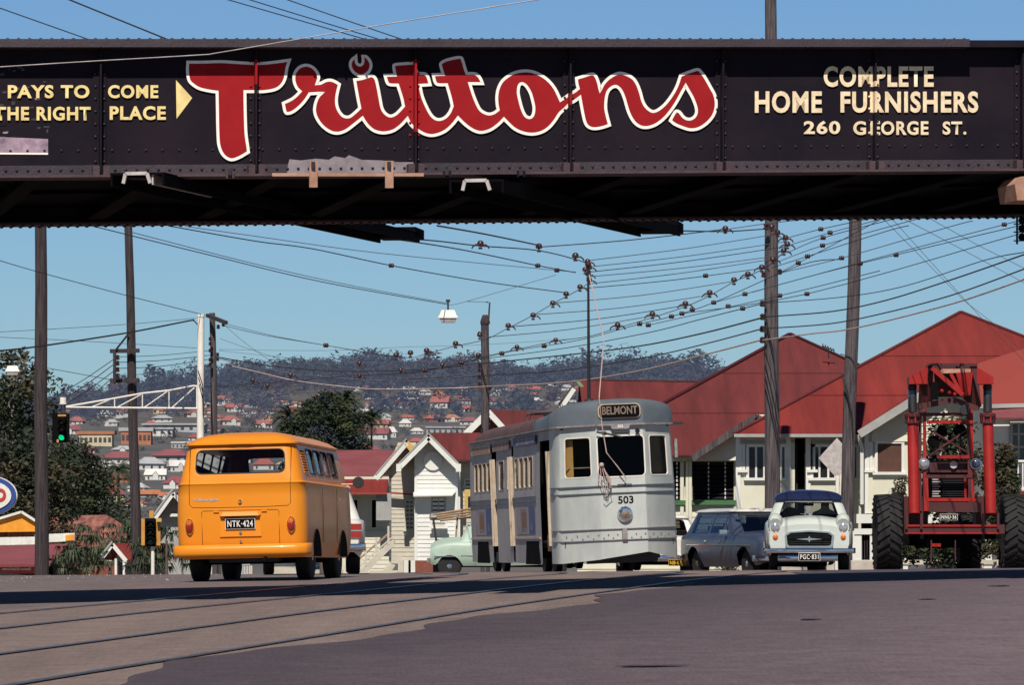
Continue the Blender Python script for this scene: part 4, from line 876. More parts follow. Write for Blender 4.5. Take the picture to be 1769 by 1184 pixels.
# generic car
def gencar(name,label,cat,loc,rot,paint,roofm,L_=4.5,w=.88,wagon=True,zs=.86,roofz=1.40,wb=(.95,3.75),rr=.32,nose=None,glass='glass'):
    c=T(name,label,cat,loc,rot); mb=MB()
    K=[(0,w*.86,.36,zs-.08,zs-.03,.01),(.15,w*.95,.3,zs-.02,zs+.03,.02),(.8,w,.26,zs,zs+.05,.02),(L_*.5,w,.25,zs,zs+.03,.02),(L_*.68,w,.25,zs-.01,zs+.05,.03),(L_-.25,w*.97,.30,zs-.05,zs+.01,.03),(L_-.05,w*.95,.34,zs-.08,zs-.03,.02),(L_,w*.9,.36,zs-.12,zs-.07,.01)]
    carlower(mb,K,L_,wb,rr+.07,paint); mb.build('body',c,smooth=45)
    mb=MB(); mb.b2((-w*.85,.3,.28),(w*.85,L_-.4,.6),'black'); mb.build('underside',c)
    rb_=.25 if wagon else .9; rt=.45 if wagon else 1.35
    fb=L_*.68; ft=L_*.535
    zb=zs+.0; yy=[rb_+.5,fb*.42,fb*.43,fb*.66,fb*.67,fb*.80]
    if wagon: yy=[.62,1.62,1.68,2.42,2.48,2.95-.2]
    greenhouse(c,[(zb,w*.9,rb_,fb,.12),(roofz-.1,w*.70,rt,ft,.12),(roofz-.085,w*.70,rt,ft,.12),(roofz-.07,w*.73,rt-.06,ft+.06,.13),(roofz-.03,w*.68,rt,ft,.15),(roofz,w*.5,rt+.15,ft-.15,.2)],[-w*.66,w*.66],[y for y in yy],['rear','front','R0','R2','R4','L0','L2','L4'],paint,roofm,gm=glass,mar=(.01,.03))
    mb=MB(); mb.box((0,L_*.4,zs-.02),(w*1.6,L_*.5,.02),'seat'); mb.box((0,fb*.66,zs+.08),(w*1.4,.12,.3),'seat'); mb.box((0,fb*.38,zs+.05),(w*1.4,.12,.25),'seat'); mb.build('interior',c)
    for x in(-w*.8,w*.8):
        for y in wb: wheel(c,x,y,rr,.18,1 if x>0 else -1)
    for yy_,nm,s in((L_,'front_bumper',1),(0,'rear_bumper',-1)):
        mb=MB(); ring=[]
        for x,y in((-w*1.0,-.3),(-w*.99,-.05),(-w*.85,.07),(0,.11),(w*.85,.07),(w*.99,-.05),(w*1.0,-.3)): ring.append([(x,yy_+s*(y+dy),z) for dy,z in((-.03,.38),(.02,.39),(.03,.44),(.02,.49),(-.03,.50))])
        loft(mb,ring,'chrome'); mb.build(nm,c,smooth=60)
    return c
fx=XX(1303,89)
fal=gencar('station_wagon','grey-blue station wagon with white roof parked behind the white saloon','car',(XX(1237,92.2),92.2,G(4,90)-.01),(0,0,R(180+19)),'falcon','carwhite',L_=4.65,w=.92,zs=.94,roofz=1.49,wb=(.98,3.78),glass='skyglass')
mb=MB(); mb.prism([(x,4.66,z) for x,z in roundrect(1.5,.26,.05)],(0,-.02,0),'chrome') if False else None
mb.box((0,4.64,.66),(1.62,.04,.24),'chrome'); mb.box((0,4.655,.66),(1.5,.04,.17),'black')
for z in(.60,.64,.68,.72): mb.box((0,4.66,z),(1.0,.05,.012),'chrome')
mb.build('grille',fal)
for x in(-.62,.62): lampset(fal,x,4.66,.66,.09)
mb=MB(); mb.box((1.02,2.95,.98),(.16,.06,.1),'chrome'); mb.build('door_mirror',fal); mb=MB(); mb.bar((.925,.6,.72),(.925,4.2,.72),.01,.012,'chrome'); [mb.box((.93,y,.80),(.03,.13,.025),'chrome') for y in(1.75,2.55)]; mb.build('door_handle',fal)
wh=gencar('parked_sedan','white sedan mostly hidden behind the tram with orange-yellow number plate','car',(XX(1148,92),92.0,G(2,90)),(0,0,R(2)),'carwhite','carwhite',L_=4.5,w=.9,wagon=False,zs=.86,roofz=1.38,glass='darkglass')
plate(wh,'NB·0223',(.28,-.16,.33),.4,.12,0,'plateyellow','black'); mb=MB(); [mb.box((x,-.01,.66),(.28,.04,.16),'redlens') for x in(-.6,.6)]; mb.buildsplit('tail_light',wh)
wx=XX(540,68)
wg=gencar('white_estate_car','white estate car with rounded rear corner just ahead of the orange van','car',(wx,67.8,G(wx,68)),(0,0,R(3.2)),'carwhite','carwhite',L_=4.4,w=.86,wagon=True,zs=.88,roofz=1.46,wb=(.9,3.5),glass='darkglass')
for x in(-.70,.70):
    mb=MB(); mb.box((x,-.0,.70),(.18,.06,.22),'redlens'); mb.box((x,-.01,.70),(.20,.05,.02),'chrome'); mb.build('tail_light',wg)
# green pickup facing left
px_=XX(745,120)
ut=T('pickup_truck','pale green old pickup truck with timber roof rack, facing left beside the white cottage','pickup',(XX(747,120)+3.0,120.0,ZZ(999,120)),(0,0,R(90)))
# local y forward => image left ; y from 0(rear) to 4.4 ; front at world x - ...
ut.location.x=XX(744,120)+4.4
mb=MB(); K=[(0,.75,.4,.95,.98,.01),(1.7,.8,.36,.98,1.0,.01),(2.4,.82,.34,1.0,1.04,.03),(3.4,.84,.34,1.0,1.06,.08),(3.9,.82,.34,.97,1.02,.12),(4.25,.76,.36,.88,.95,.1),(4.4,.66,.40,.78,.86,.06)]
carlower(mb,K,4.4,(.9,3.86),.35,'pickup'); mb.build('body',ut,smooth=50)
mb=MB(); mb.b2((-.6,.3,.3),(.6,4,.7),'black'); mb.build('underside',ut)
greenhouse(ut,[(1.0,.74,2.1,3.60,.15),(1.46,.60,2.25,3.36,.15),(1.47,.60,2.25,3.35,.15),(1.49,.62,2.22,3.39,.16),(1.55,.55,2.3,3.28,.2),(1.585,.4,2.45,3.05,.15)],[-.5,.5],[2.4,3.22],['rear','front','R0','L0'],'pickup','pickup',mar=(.01,.03))
for x in(-.66,.66):
    for y in(.9,3.86): wheel(ut,x,y,.33,.17,1 if x>0 else -1)
mb=MB(); mb.bar((-.84,3.2,.62),(-.80,4.3,.6),.02,.03,'chrome'); mb.box((.0,4.45,.5),(1.5,.08,.12),'chrome'); mb.box((-.86,2.15,.88),(.03,.12,.03),'chrome'); mb.build('chrome_trim',ut)
rk=T('ladder_rack','brown timber poles carried on a rack over the green pickup','rack',(XX(790,120),120,ZZ(905,120)))
mb=MB()
for k,(a,b) in enumerate((((742,891),(860,872)),((741,895),(860,878)),((750,897),(860,884)),((745,893),(860,870)),((760,900),(860,889)))):
    mb.tube([P(*a,119.6+k*.25),P(*b,119.6+k*.25)],.035,'timber',n=6)
mb.build('timber_pole',rk,world=True)
mb=MB(); mb.tube([P(748,893,120),P(754,938,120)],.03,'timber',n=6); mb.tube([P(791,886,120),P(787,935,120)],.025,'timber',n=6); mb.tube([P(848,882,120),P(846,935,120)],.025,'timber',n=6); mb.box(P(750,893,120),(.15,1.3,.06),'steelpale'); mb.build('rack_post',rk,world=True)
# ---- loader
lx=XX(1645,78.0)
ld=T('front_loader','red front-end loader tractor with raised arms and big lugged tyres facing the camera','tractor',(lx,78.0,G(lx,78)),(0,0,0))
k_=1/272.8
def LX(x): return (x-507)*k_
def LZ(y): return (1112-y)*k_
def bigtyre(x,y,r,w_,name='big_tyre'):
    mb=MB(); q=w_/2
    mb.lathe((x,y,r),[(r*.55,-q*.8),(r*.8,-q),(r*.93,-q*.95),(r*.965,-q*.7),(r*.965,q*.7),(r*.93,q*.95),(r*.8,q),(r*.55,q*.8)],'tyre',axis='X',n=40)
    for i in range(26):
        for s in(-1,1):
            a=2*math.pi*(i+(.5 if s>0 else 0))/26; da=2*math.pi/26*.85
            p=Vector((x+s*q*.05,y+math.cos(a)*r*.975,r+math.sin(a)*r*.975)); qn=Vector((x+s*q*.98,y+math.cos(a+da)*r*.955,r+math.sin(a+da)*r*.955)); up=Vector((0,math.cos(a),math.sin(a)))
            mb.bar(p,qn,.05,.06,'tyre',up=tuple(up))
    o=mb.build(name,ld,smooth=30); mb=MB(); mb.lathe((x,y,r),[(r*.56,-q*.3),(r*.56,q*.3),(.12,q*.35),(.12,-q*.35)],'loaderred',axis='X',n=24); mb.build('rim',o,smooth=30)
bigtyre(LX(200),.75,.70,.46); bigtyre(LX(838),.75,.70,.46); bigtyre(LX(270),2.9,.52,.34,'small_tyre'); bigtyre(LX(672),2.9,.52,.40,'small_tyre')
def frustum(mb,c0,r0,c1,r1,m): mb.tube([c0,c1],[r0,r1],m,n=16)
for i,(xb,xt) in enumerate(((318,316),(700,692))):
    mb=MB(); frustum(mb,(LX(xb),0,LZ(828)),.105,(LX(xt),.25,LZ(372)),.10,'loaderred'); o=mb.build('lift_arm',ld,smooth=40)
    mb=MB(); mb.lathe((LX(xt),.25,LZ(378)),[(.10,0),(.145,.01),(.145,.05),(.11,.06),(.11,.12),(.15,.13),(.15,.18),(.1,.2)],'loaderdark',n=16)
    for a in range(6): mb.bar((LX(xt)+.13*math.cos(a),.25+.13*math.sin(a),LZ(375)),(LX(xt)+.13*math.cos(a),.25+.13*math.sin(a),LZ(322)),.025,.025,'loaderred')
    mb.build('collar',o,smooth=30)
    mb=MB(); mb.tube([(LX(xt),.27,LZ(320)),(LX(xt),.3,LZ(205))],.08,'steelpale' if False else 'darkmetal',n=16); mb.tube([(LX(xt),.29,LZ(300)),(LX(xt),.295,LZ(212))],.082,'falcon',n=16); mb.lathe((LX(xt),.3,LZ(205)),[(.07,0),(.09,.03),(.07,.1)],'darkmetal',n=14); mb.build('hydraulic_ram',o,smooth=40)
mb=MB()
for s,xs_ in((-1,(295,385)),(1,(715,632))):
    a,b=LX(xs_[0]),LX(xs_[1]); 
    mb.prism([(a,.05,LZ(180)),(b,.05,LZ(180)),(b,.05,LZ(95 if s<0 else 95)),(a,.05,LZ(145))],(0,.5,0),'loaderred')
mb.bar((LX(385),.05,LZ(84)),(LX(632),.05,LZ(84)),.06,.05,'loaderdark'); mb.bar((LX(385),.5,LZ(90)),(LX(632),.5,LZ(90)),.06,.05,'loaderdark')
mb.prism([(LX(385),.06,LZ(90)),(LX(415),.06,LZ(90)),(LX(415),.3,LZ(270)),(LX(345),.3,LZ(305)),(LX(345),.06,LZ(180))],(0,.06,0),'loaderdark')
mb.prism([(LX(632),.06,LZ(90)),(LX(600),.06,LZ(90)),(LX(570),.3,LZ(250)),(LX(640),.3,LZ(310)),(LX(655),.06,LZ(290))],(0,.06,0),'loaderdark')
mb.prism([(LX(345),.1,LZ(305)),(LX(345),.1,LZ(278)),(LX(520),.1,LZ(245)),(LX(640),.1,LZ(290)),(LX(640),.1,LZ(312)),(LX(520),.1,LZ(275))],(0,.08,0),'loaderdark')
mb.prism([(LX(420),.2,LZ(110)),(LX(600),.2,LZ(110)),(LX(560),.45,LZ(240)),(LX(440),.45,LZ(240))],(0,.03,0),'loaderdark')
mb.build('tipping_head',ld)
mb=MB(); mb.prism([(LX(525),.0,LZ(125)),(LX(610),.0,LZ(120)),(LX(600),.05,LZ(235)),(LX(560),.08,LZ(240))],(0,.05,0),'loaderred'); mb.prism([(LX(440),.03,LZ(105)),(LX(600),.03,LZ(105)),(LX(600),.03,LZ(122)),(LX(445),.03,LZ(128))],(0,.04,0),'rustpale')
mb.bar((LX(405),.0,LZ(100)),(LX(560),-.02,LZ(235)),.07,.08,'loaderred'); mb.bar((LX(500),.0,LZ(130)),(LX(560),.0,LZ(245)),.05,.06,'loaderred'); mb.box((LX(418),-.02,LZ(215)),(.13,.1,.32),'black')
mb.lathe((LX(570),.0,LZ(310)),[(.09,-.04),(.09,.04),(.05,.05)],'darkmetal',axis='Y',n=14)
for x in(455,492,520): mb.ball((LX(x),-.01,LZ(215+(x-455)*.25)),.035,'loaderred',n=6)
mb.tube([(LX(395),0,LZ(130)),(LX(390),-.03,LZ(90)),(LX(430),-.03,LZ(80)),(LX(450),-.02,LZ(110))],.018,'black',n=6); mb.build('tilt_linkage',ld)
mb=MB()
for x0_ in(355,378,612,596): mb.bar((LX(x0_),.35,LZ(300)),(LX(x0_ if x0_<500 else x0_+8),.3,LZ(815)),.055,.06,'loaderdark' if x0_ in(355,596) else 'loaderred')
for z,w0,w1,m in((368,388,620,'loaderred'),(330,350,600,'loaderdark'),(543,440,600,'loaderred'),(640,380,640,'loaderdark'),(757,395,640,'loaderred'),(800,395,640,'loaderdark')): mb.bar((LX(w0),.3,LZ(z)),(LX(w1),.3,LZ(z)),.06,.06,m)
mb.bar((LX(395),.4,LZ(400)),(LX(600),.5,LZ(520)),.03,.03,'loaderdark'); mb.bar((LX(600),.4,LZ(400)),(LX(400),.5,LZ(540)),.03,.03,'loaderdark')
for x in(450,480,565): mb.bar((LX(x),.6,LZ(400)),(LX(x),.6,LZ(545)),.04,.04,'loaderdark')
mb.lathe((LX(470),.5,LZ(410)),[(.1,-.04),(.1,.04),(.06,.05)],'black',axis='Y',n=14); mb.lathe((LX(430),.55,LZ(465)),[(.11,-.06),(.12,.06),(.06,.08)],'black',axis='Y',n=14); mb.lathe((LX(560),.5,LZ(410)),[(.12,-.03),(.12,.04),(.06,.05)],'black',axis='Y',n=14)
mb.build('mast_frame',ld)
mb=MB(); mb.b2((LX(415),.5,LZ(800)),(LX(600),2.2,LZ(560)),'black'); mb.b2((LX(400),.45,LZ(620)),(LX(610),.9,LZ(570)),'loaderdark'); mb.lathe((LX(525),.42,LZ(582)),[(.07,0),(.07,-.03)],'steelpale',axis='Y',n=12)
for i in range(9): mb.bar((LX(420),.47,LZ(655+i*12)),(LX(460 if i%2 else 452),.47,LZ(655+i*12)),.02,.02,'steelpale')
for i in range(12): mb.bar((LX(470),.48,LZ(660+i*11)),(LX(590),.48,LZ(660+i*11)),.015,.012,'darkmetal')
mb.bar((LX(583),.46,LZ(640)),(LX(587),.46,LZ(750)),.04,.04,'loaderred'); mb.build('engine_hood',ld)
for x,m in((372,'clearlens'),(632,'falcon')): lampset(ld,LX(x),.28,LZ(578),.095,dirn=-1,lens=m)
mb=MB(); mb.bar((LX(270),.1,LZ(905)),(LX(770),.1,LZ(905)),.12,.17,'loaderdark'); mb.bar((LX(275),.03,LZ(888)),(LX(740),.03,LZ(888)),.03,.035,'loaderred'); mb.bar((LX(275),.03,LZ(925)),(LX(740),.03,LZ(925)),.03,.03,'loaderred')
for x in(278,352,660,735): mb.bar((LX(x),.0,LZ(825)),(LX(x),.0,LZ(905)),.04,.08,'loaderdark')
mb.b2((LX(385),.2,LZ(820)),(LX(660),.5,LZ(770)),'loaderdark'); mb.box((LX(430),.1,LZ(985)),(.16,.1,.06),'loaderred'); mb.bar((LX(270),.75,LZ(920)),(LX(770),.75,LZ(920)),.25,.25,'black'); mb.bar((LX(290),2.9,LZ(960)),(LX(660),2.9,LZ(960)),.2,.2,'black'); mb.b2((LX(400),.3,LZ(1000)),(LX(600),3.2,LZ(900)),'black')
mb.bar((LX(405),.1,LZ(960)),(LX(405),.1,LZ(1075)),.025,.025,'loaderdark'); mb.bar((LX(525),.1,LZ(960)),(LX(525),.1,LZ(1060)),.02,.02,'loaderdark'); mb.build('chassis_beam',ld)
mb=MB(); mb.b2((LX(280),.5,LZ(880)),(LX(400),1.1,LZ(740)),'loaderdark'); mb.b2((LX(640),.5,LZ(880)),(LX(690),1.1,LZ(740)),'loaderdark'); mb.bar((LX(380),.25,LZ(650)),(LX(383),.2,LZ(815)),.09,.08,'loaderred'); mb.buildsplit('side_tank',ld)
plate(ld,'NNU·36',(LX(490),.0,LZ(845)),.31,.10,0,'platewhite','black')
# ---------------------------------------------------------------- houses of the street
def boards(mb,p0,p1,z0,z1,m,clip=None,bh=.2,lap=.03,n=None,skips=()):
    p0=Vector((*p0[:2],0)); p1=Vector((*p1[:2],0)); d=p1-p0; L_=d.length; d/=L_; nr_=Vector((d.y,-d.x,0))   # outward = toward viewer when p0 left p1 right
    z=z0
    while z<z1-.02:
        zt=min(z+bh,z1)
        a0,a1=(0,1) if clip is None else clip(z); b0,b1=(0,1) if clip is None else clip(zt)
        if a1-a0>.01:
            segs=[(a0,a1,b0,b1)]
            for (sa,sb,za,zb_) in skips:
                if z+bh*.5>za and z+bh*.5<zb_: segs=[q for s in segs for q in ((s[0],sa,s[2],sa),(sb,s[1],sb,s[3]))]
            for u0,u1,v0,v1 in segs:
                if u1<=u0: continue
                A=p0+d*L_*u0; B=p0+d*L_*u1; C=p0+d*L_*max(v1,v0); D=p0+d*L_*v0
                vs=[A+nr_*lap+Vector((0,0,z)),B+nr_*lap+Vector((0,0,z)),C+nr_*.004+Vector((0,0,zt)),D+nr_*.004+Vector((0,0,zt)),A-nr_*.02+Vector((0,0,z)),B-nr_*.02+Vector((0,0,z))]
                mb.add(vs,[(0,1,2,3),(4,5,1,0)],m)
        z=zt
def windowobj(parent,x0,x1,z0,z1,y,fm='white',pm='window',mull=1,trans=0,sill=True,fw=.07,name='window',proud=.06):
    mb=MB(); 
    mb.b2((x0,y-proud,z0),(x0+fw,y,z1),fm); mb.b2((x1-fw,y-proud,z0),(x1,y,z1),fm); mb.b2((x0,y-proud-.003,z1-fw),(x1,y,z1),fm); mb.b2((x0-.06,y-proud-.05,z0-fw),(x1+.06,y,z0),fm) if sill else mb.b2((x0,y-proud-.003,z0),(x1,y,z0+fw),fm)
    for k in range(1,mull+1): x=x0+(x1-x0)*k/(mull+1); mb.b2((x-fw*.35,y-proud+.01,z0),(x+fw*.35,y,z1),fm)
    for k in range(1,trans+1): z=z0+(z1-z0)*k/(trans+1); mb.b2((x0,y-proud+.012,z-fw*.3),(x1,y,z+fw*.3),fm)
    o=mb.build(name,parent,world=True); mb=MB(); mb.b2((x0+fw,y-.015,z0),(x1-fw,y-.01,z1-fw),pm); mb.build('pane',o).location=-parent.location; return o
def louvrewin(parent,x0,x1,z0,z1,y,n,div):
    mb=MB(); mb.b2((x0,y-.02,z0),(x1,y-.01,z1),'black'); o=mb.build('louvre_window',parent,world=True); mb=MB()
    for k in range(n):
        z=z0+(z1-z0)*(k+.5)/n; mb.bar((x0,y-.05,z),(x1,y-.05,z),.11,.008,'louvre',up=(0,-.7,.7))
    for q in div:
        x=x0+(x1-x0)*q
        for k in range(n): z=z0+(z1-z0)*(k+.5)/n; mb.box((x,y-.10,z),(.035,.03,(z1-z0)/n*.62),'whitepaint')
    mb.build('louvre_blade',o).location=-parent.location; return o
def slab(mb,pts,th,m): 
    pts=[Vector(p) for p in pts]; n=(pts[1]-pts[0]).cross(pts[2]-pts[0]).normalized()
    if n.z<0: n=-n
    mb.prism(pts,-n*th,m)
# house A : maroon pyramid roof with louvres (d~131)
dA=131.0
hA=T('maroon_roofed_house','cream weatherboard house with louvre windows under a maroon pyramid roof behind the tram','house',(XX(1230,dA),dA,ZZ(990,dA)))
mb=MB(); ap=P(1365,578,141); e0=P(985,787,dA-.6)
zE=e0.z; x0=e0.x; x1=ap.x+(ap.x-x0); yF=dA-.6; yB=151
for a,b in(((x0,yF,zE),(x1,yF,zE)),((x1,yF,zE),(x1,yB,zE)),((x1,yB,zE),(x0,yB,zE)),((x0,yB,zE),(x0,yF,zE))): slab(mb,(a,b,tuple(ap)),.05,'maroon')
# wing to left : ridge
r0=P(1000,657,138); r1=P(1222,661,138)
slab(mb,(r0,r1,(r1.x,130.2,zE+.0),(r0.x+.2,130.2,zE)),.05,'maroon'); slab(mb,(r0,r1,(r1.x,146,zE),(r0.x,146,zE)),.05,'maroon')
# front gable
g0=P(1195,788,dA-1.4); g1=P(1306,716,dA-1.4); g2=Vector((2*g1.x-g0.x,g1.y,g0.z)); bk=7
slab(mb,(g0,g1,g1+Vector((0,bk,0)),g0+Vector((0,bk,0))),.05,'maroon'); slab(mb,(g2,g1,g1+Vector((0,bk,0)),g2+Vector((0,bk,0))),.05,'maroon')
roofA=mb.build('roof',hA,world=True)
mb=MB()
for t_ in(.33,.66):
    mb.bar((x0+(ap.x-x0)*t_,yF+(ap.y-yF)*t_-.03,zE+(ap.z-zE)*t_+.015),(x1-(x1-ap.x)*t_,yF+(ap.y-yF)*t_-.03,zE+(ap.z-zE)*t_+.015),.03,.012,'loaderdark')
mb.bar((x0,yF,zE+.04),tuple(ap+Vector((0,0,.04))),.16,.04,'loaderdark'); mb.bar((x1,yF,zE+.04),tuple(ap+Vector((0,0,.04))),.12,.04,'loaderdark'); mb.bar(r0+Vector((0,0,.03)),r1+Vector((0,0,.03)),.14,.04,'loaderdark')
mb.buildsplit('ridge_cap',hA,world=True)
mb=MB(); mb.bar(g0-Vector((0,.05,.08)),g1-Vector((0,.05,.08)),.06,.2,'polegrey'); mb.bar(g1-Vector((0,.05,.08)),g2-Vector((0,.05,.08)),.06,.2,'polegrey'); mb.bar((x0,yF-.05,zE-.02),(g0.x,yF-.05,zE-.02),.1,.1,'grey')  # front gable barges given a dark grey that carries their shade
mb.bar(P(997,659,137.4),P(966,700,137.4),.06,.10,'polegrey'); mb.bar(P(998,659,137.3),P(1017,684,137.3),.05,.10,'bargegreen'); mb.bar(P(992,672,137.3),P(969,706,137.3),.05,.14,'white')
mb.buildsplit('barge_board',hA,world=True)
mb=MB(); zb=ZZ(995,dA); W0=XX(1166,dA); W1=XX(1272,dA)
def clipA(z):
    t=(z-g0.z)/(g1.z-g0.z); L_=W1+3-XX(1195,dA); c=(g1.x-XX(1195,dA))/L_; t=max(0,min(1,t)); return (c*t, 1)
boards(mb,(XX(1195,dA),dA-.9),(W1+3,dA-.9),ZZ(797,dA),ZZ(718,dA),'cream',clip=clipA)
mb.b2((W0-3,dA,zb),(W1+3,dA+.1,zE),'cream')
boards(mb,(W0-3,dA-.1),(W1+3,dA-.1),zb,ZZ(870,dA),'cream')
mb.b2((W0-3,dA-.12,ZZ(866,dA)),(W1+3,dA,ZZ(863,dA)),'cream')
for x,w_ in((1178,6),(1187,5),(1192.5,5),(1271,7)): mb.b2((XX(x-w_/2,dA-.2),dA-.25,zb),(XX(x+w_/2,dA-.2),dA,ZZ(797,dA)),'cream')
mb.b2((W0-3,dA-.25,ZZ(798,dA)),(W1+3,dA,ZZ(791,dA)),'cream')
mb.b2((W0-3,dA+.1,zb),(W0-2.9,yB-.5,zE),'cream')
mb.build('wall',hA,world=True)
louvrewin(hA,XX(1196,dA),XX(1268,dA),ZZ(864,dA),ZZ(798,dA),dA-.15,9,(.38,.78)); louvrewin(hA,XX(1150,dA),XX(1177,dA),ZZ(864,dA),ZZ(798,dA),dA-.15,9,(.7,))
mb=MB(); mb.b2((XX(1194,dA),dA-.3,ZZ(873,dA)),(XX(1270,dA),dA-.1,ZZ(865,dA)),'green'); mb.b2((XX(1140,dA),dA-.3,ZZ(873,dA)),(XX(1183,dA),dA-.1,ZZ(865,dA)),'green'); mb.build('green_sill',hA,world=True)
# house B : bright red roof
dB=108.5
hB=T('red_roofed_house','cream house with big red pyramid roof, dark doorway and casement windows right of the poles','house',(XX(1450,dB),dB,ZZ(985,dB)))
mb=MB(); ap=P(1660,540,118); c0=P(1268,751,dB-.6); zE=c0.z; x0=c0.x; x1=2*ap.x-x0; yF=dB-.6; yB=128
xb=XX(1276,yB)
for a,b in(((x0,yF,zE),(x1,yF,zE)),((x1,yF,zE),(x1,yB,zE)),((x1,yB,zE),(xb,yB,zE)),((xb,yB,zE),(x0,yF,zE))): slab(mb,(a,b,tuple(ap)),.05,'redroof')
g0=P(1484,744,dB-1.5); g1=P(1632,651,dB-1.5); g2=Vector((2*g1.x-g0.x,g1.y,g0.z))
slab(mb,(g0,g1,g1+Vector((0,9,0)),g0+Vector((0,9,0))),.05,'redroof'); slab(mb,(g2,g1,g1+Vector((0,9,0)),g2+Vector((0,9,0))),.05,'redroof'); mb.build('roof',hB,world=True)
mb=MB(); mb.bar(tuple(ap+Vector((0,0,.03))),(x0,yF,zE+.03),.1,.04,'maroon'); mb.bar(tuple(ap+Vector((0,0,.03))),(x1,yF,zE+.03),.1,.04,'maroon'); mb.build('ridge_cap',hB,world=True)
mb=MB(); mb.bar(g0-Vector((0,.05,.1)),g1-Vector((0,.05,.1)),.06,.2,'grey'); mb.bar(g1-Vector((0,.05,.1)),g2-Vector((0,.05,.1)),.06,.2,'grey'); mb.bar((x0,yF-.05,zE-.03),(g0.x,yF-.05,zE-.03),.1,.08,'grey'); mb.buildsplit('gutter',hB,world=True)
mb=MB(); zb=ZZ(888,dB); zt=zE-.03
def Bx(a): return XX(a,dB)
for a,b in((1275,1373),(1392,1500)): mb.b2((Bx(a),dB,zb),(Bx(b),dB+.1,zt),'cream')
mb.b2((Bx(1373),dB,ZZ(757,dB)),(Bx(1392),dB+.1,zt),'cream'); mb.b2((Bx(1275),dB,zb-.2),(Bx(1500),dB+.1,zb-.001),'white')
mb.prism([(Bx(1275),dB+.1,zb),(Bx(1275)+.1,dB+.1,zb),(XX(1286,127)+.1,127,zb),(XX(1286,127),127,zb)],(0,0,zt-zb),'cream')
for x in(1275,1362,1396,1500): mb.b2((Bx(x)-.06,dB-.05,zb),(Bx(x)+.06,dB-.001,zt),'white')
mb.b2((Bx(1275),dB-.04,ZZ(766,dB)),(Bx(1372),dB-.002,ZZ(762,dB)),'grey'); mb.b2((Bx(1394),dB-.04,ZZ(766,dB)),(Bx(1500),dB-.002,ZZ(762,dB)),'grey')
# right projecting room
yR=dB-1.0
mb.b2((Bx(1490),yR,zb),(x1-.8,yR+.1,g0.z),'cream')
L_=g2.x-g0.x
boards(mb,(g0.x+.35,yR-.05),(g2.x-.35,yR-.05),ZZ(765,dB),g1.z-.1,'cream',clip=lambda z:(max(0,min(.5,(z-g0.z)/(g1.z-g0.z)*.5)),1-max(0,min(.5,(z-g0.z)/(g1.z-g0.z)*.5))))
mb.b2((Bx(1488),yR-.08,zb),(Bx(1494),yR,g0.z),'white')
mb.b2((x1-.8,yR+.1,zb),(x1-.7,yB-1,zE),'cream'); mb.build('wall',hB,world=True)
mb=MB(); mb.b2((Bx(1373),dB+.4,zb),(Bx(1392),dB+.45,ZZ(757,dB)),'black'); mb.b2((Bx(1377),dB+.3,zb),(Bx(1379),dB+.35,ZZ(760,dB)),'darkmetal'); mb.build('doorway',hB,world=True)
for a,b,n in((1289,1323,1),(1346,1360,0),(1400,1446,2),(1462,1484,1)): windowobj(hB,Bx(a),Bx(b),ZZ(826,dB),ZZ(768,dB),dB,mull=n,trans=0)
for a,b in((1278,1287),(1398,1408)): windowobj(hB,Bx(a),Bx(b),ZZ(812,dB),ZZ(768,dB),dB,mull=0,pm='grey')
windowobj(hB,XX(1511,yR),XX(1562,yR),ZZ(816,yR),ZZ(762,yR),yR,mull=0,pm='blind'); windowobj(hB,XX(1497,yR),XX(1507,yR),ZZ(812,yR),ZZ(764,yR),yR,mull=0); windowobj(hB,XX(1600,yR),XX(1650,yR),ZZ(816,yR),ZZ(762,yR),yR,mull=1)
mb=MB(); 
for x in(1285,1330,1380,1430,1480,1540,1600,1660): mb.b2((Bx(x)-.12,dB-.1,zb-1.3),(Bx(x)+.12,dB+.2,zb-.2),'cream')
mb.b2((Bx(1275),dB+1.2,zb-1.3),(Bx(1700),dB+1.3,zb-.2),'black')
mb.b2((Bx(1470),dB-1.15,zb-.25),(Bx(1700),dB-.95,zb-.02),'white'); mb.build('house_stumps',hB,world=True)
mb=MB(); mb.tube([P(1483,752,dB-1.3),P(1489,775,dB-1.2),P(1489,872,dB-1.2)],.05,'white'); mb.tube([P(1349,835,dB-.3),P(1360,850,dB-.3)],.07,'white'); mb.build('downpipe',hB,world=True)
mb=MB()
for t_ in(.3,.62):
    mb.bar((x0+(ap.x-x0)*t_,yF+(ap.y-yF)*t_-.02,zE+(ap.z-zE)*t_+.012),(x1-(x1-ap.x)*t_,yF+(ap.y-yF)*t_-.02,zE+(ap.z-zE)*t_+.012),.03,.012,'maroon')
mb.buildsplit('sheet_lap',hB,world=True)
# house C far right
dC=103.0
hC=T('orange_red_roofed_house','house with orange-red roof, striped awning and white railing at the right edge','house',(XX(1760,dC),dC,ZZ(985,dC)))
mb=MB(); a=P(1688,700,dC); b=P(1850,700,dC); t1=P(1690,626,110); t2_=P(1769,588,112); t3=P(1860,545,114)
slab(mb,(P(1672,698,dC),P(1900,696,dC),P(1900,560,113)),.05,'brickroof'); slab(mb,(P(1672,698,dC),P(1900,560,113),P(1690,628,109)),.05,'brickroof'); mb.build('roof',hC,world=True)
mb=MB(); slab(mb,(P(1700,722,dC-1),P(1769,722,dC-1),P(1780,703,dC),P(1700,708,dC)),.03,'oldmaroon'); slab(mb,(P(1769,722,dC-1),P(1900,722,dC-1),P(1900,703,dC),P(1780,703,dC)),.03,'oldmaroon'); mb.bar(P(1668,703,dC-.1),P(1900,698,dC-.1),.1,.1,'grey'); mb.build('awning',hC,world=True)
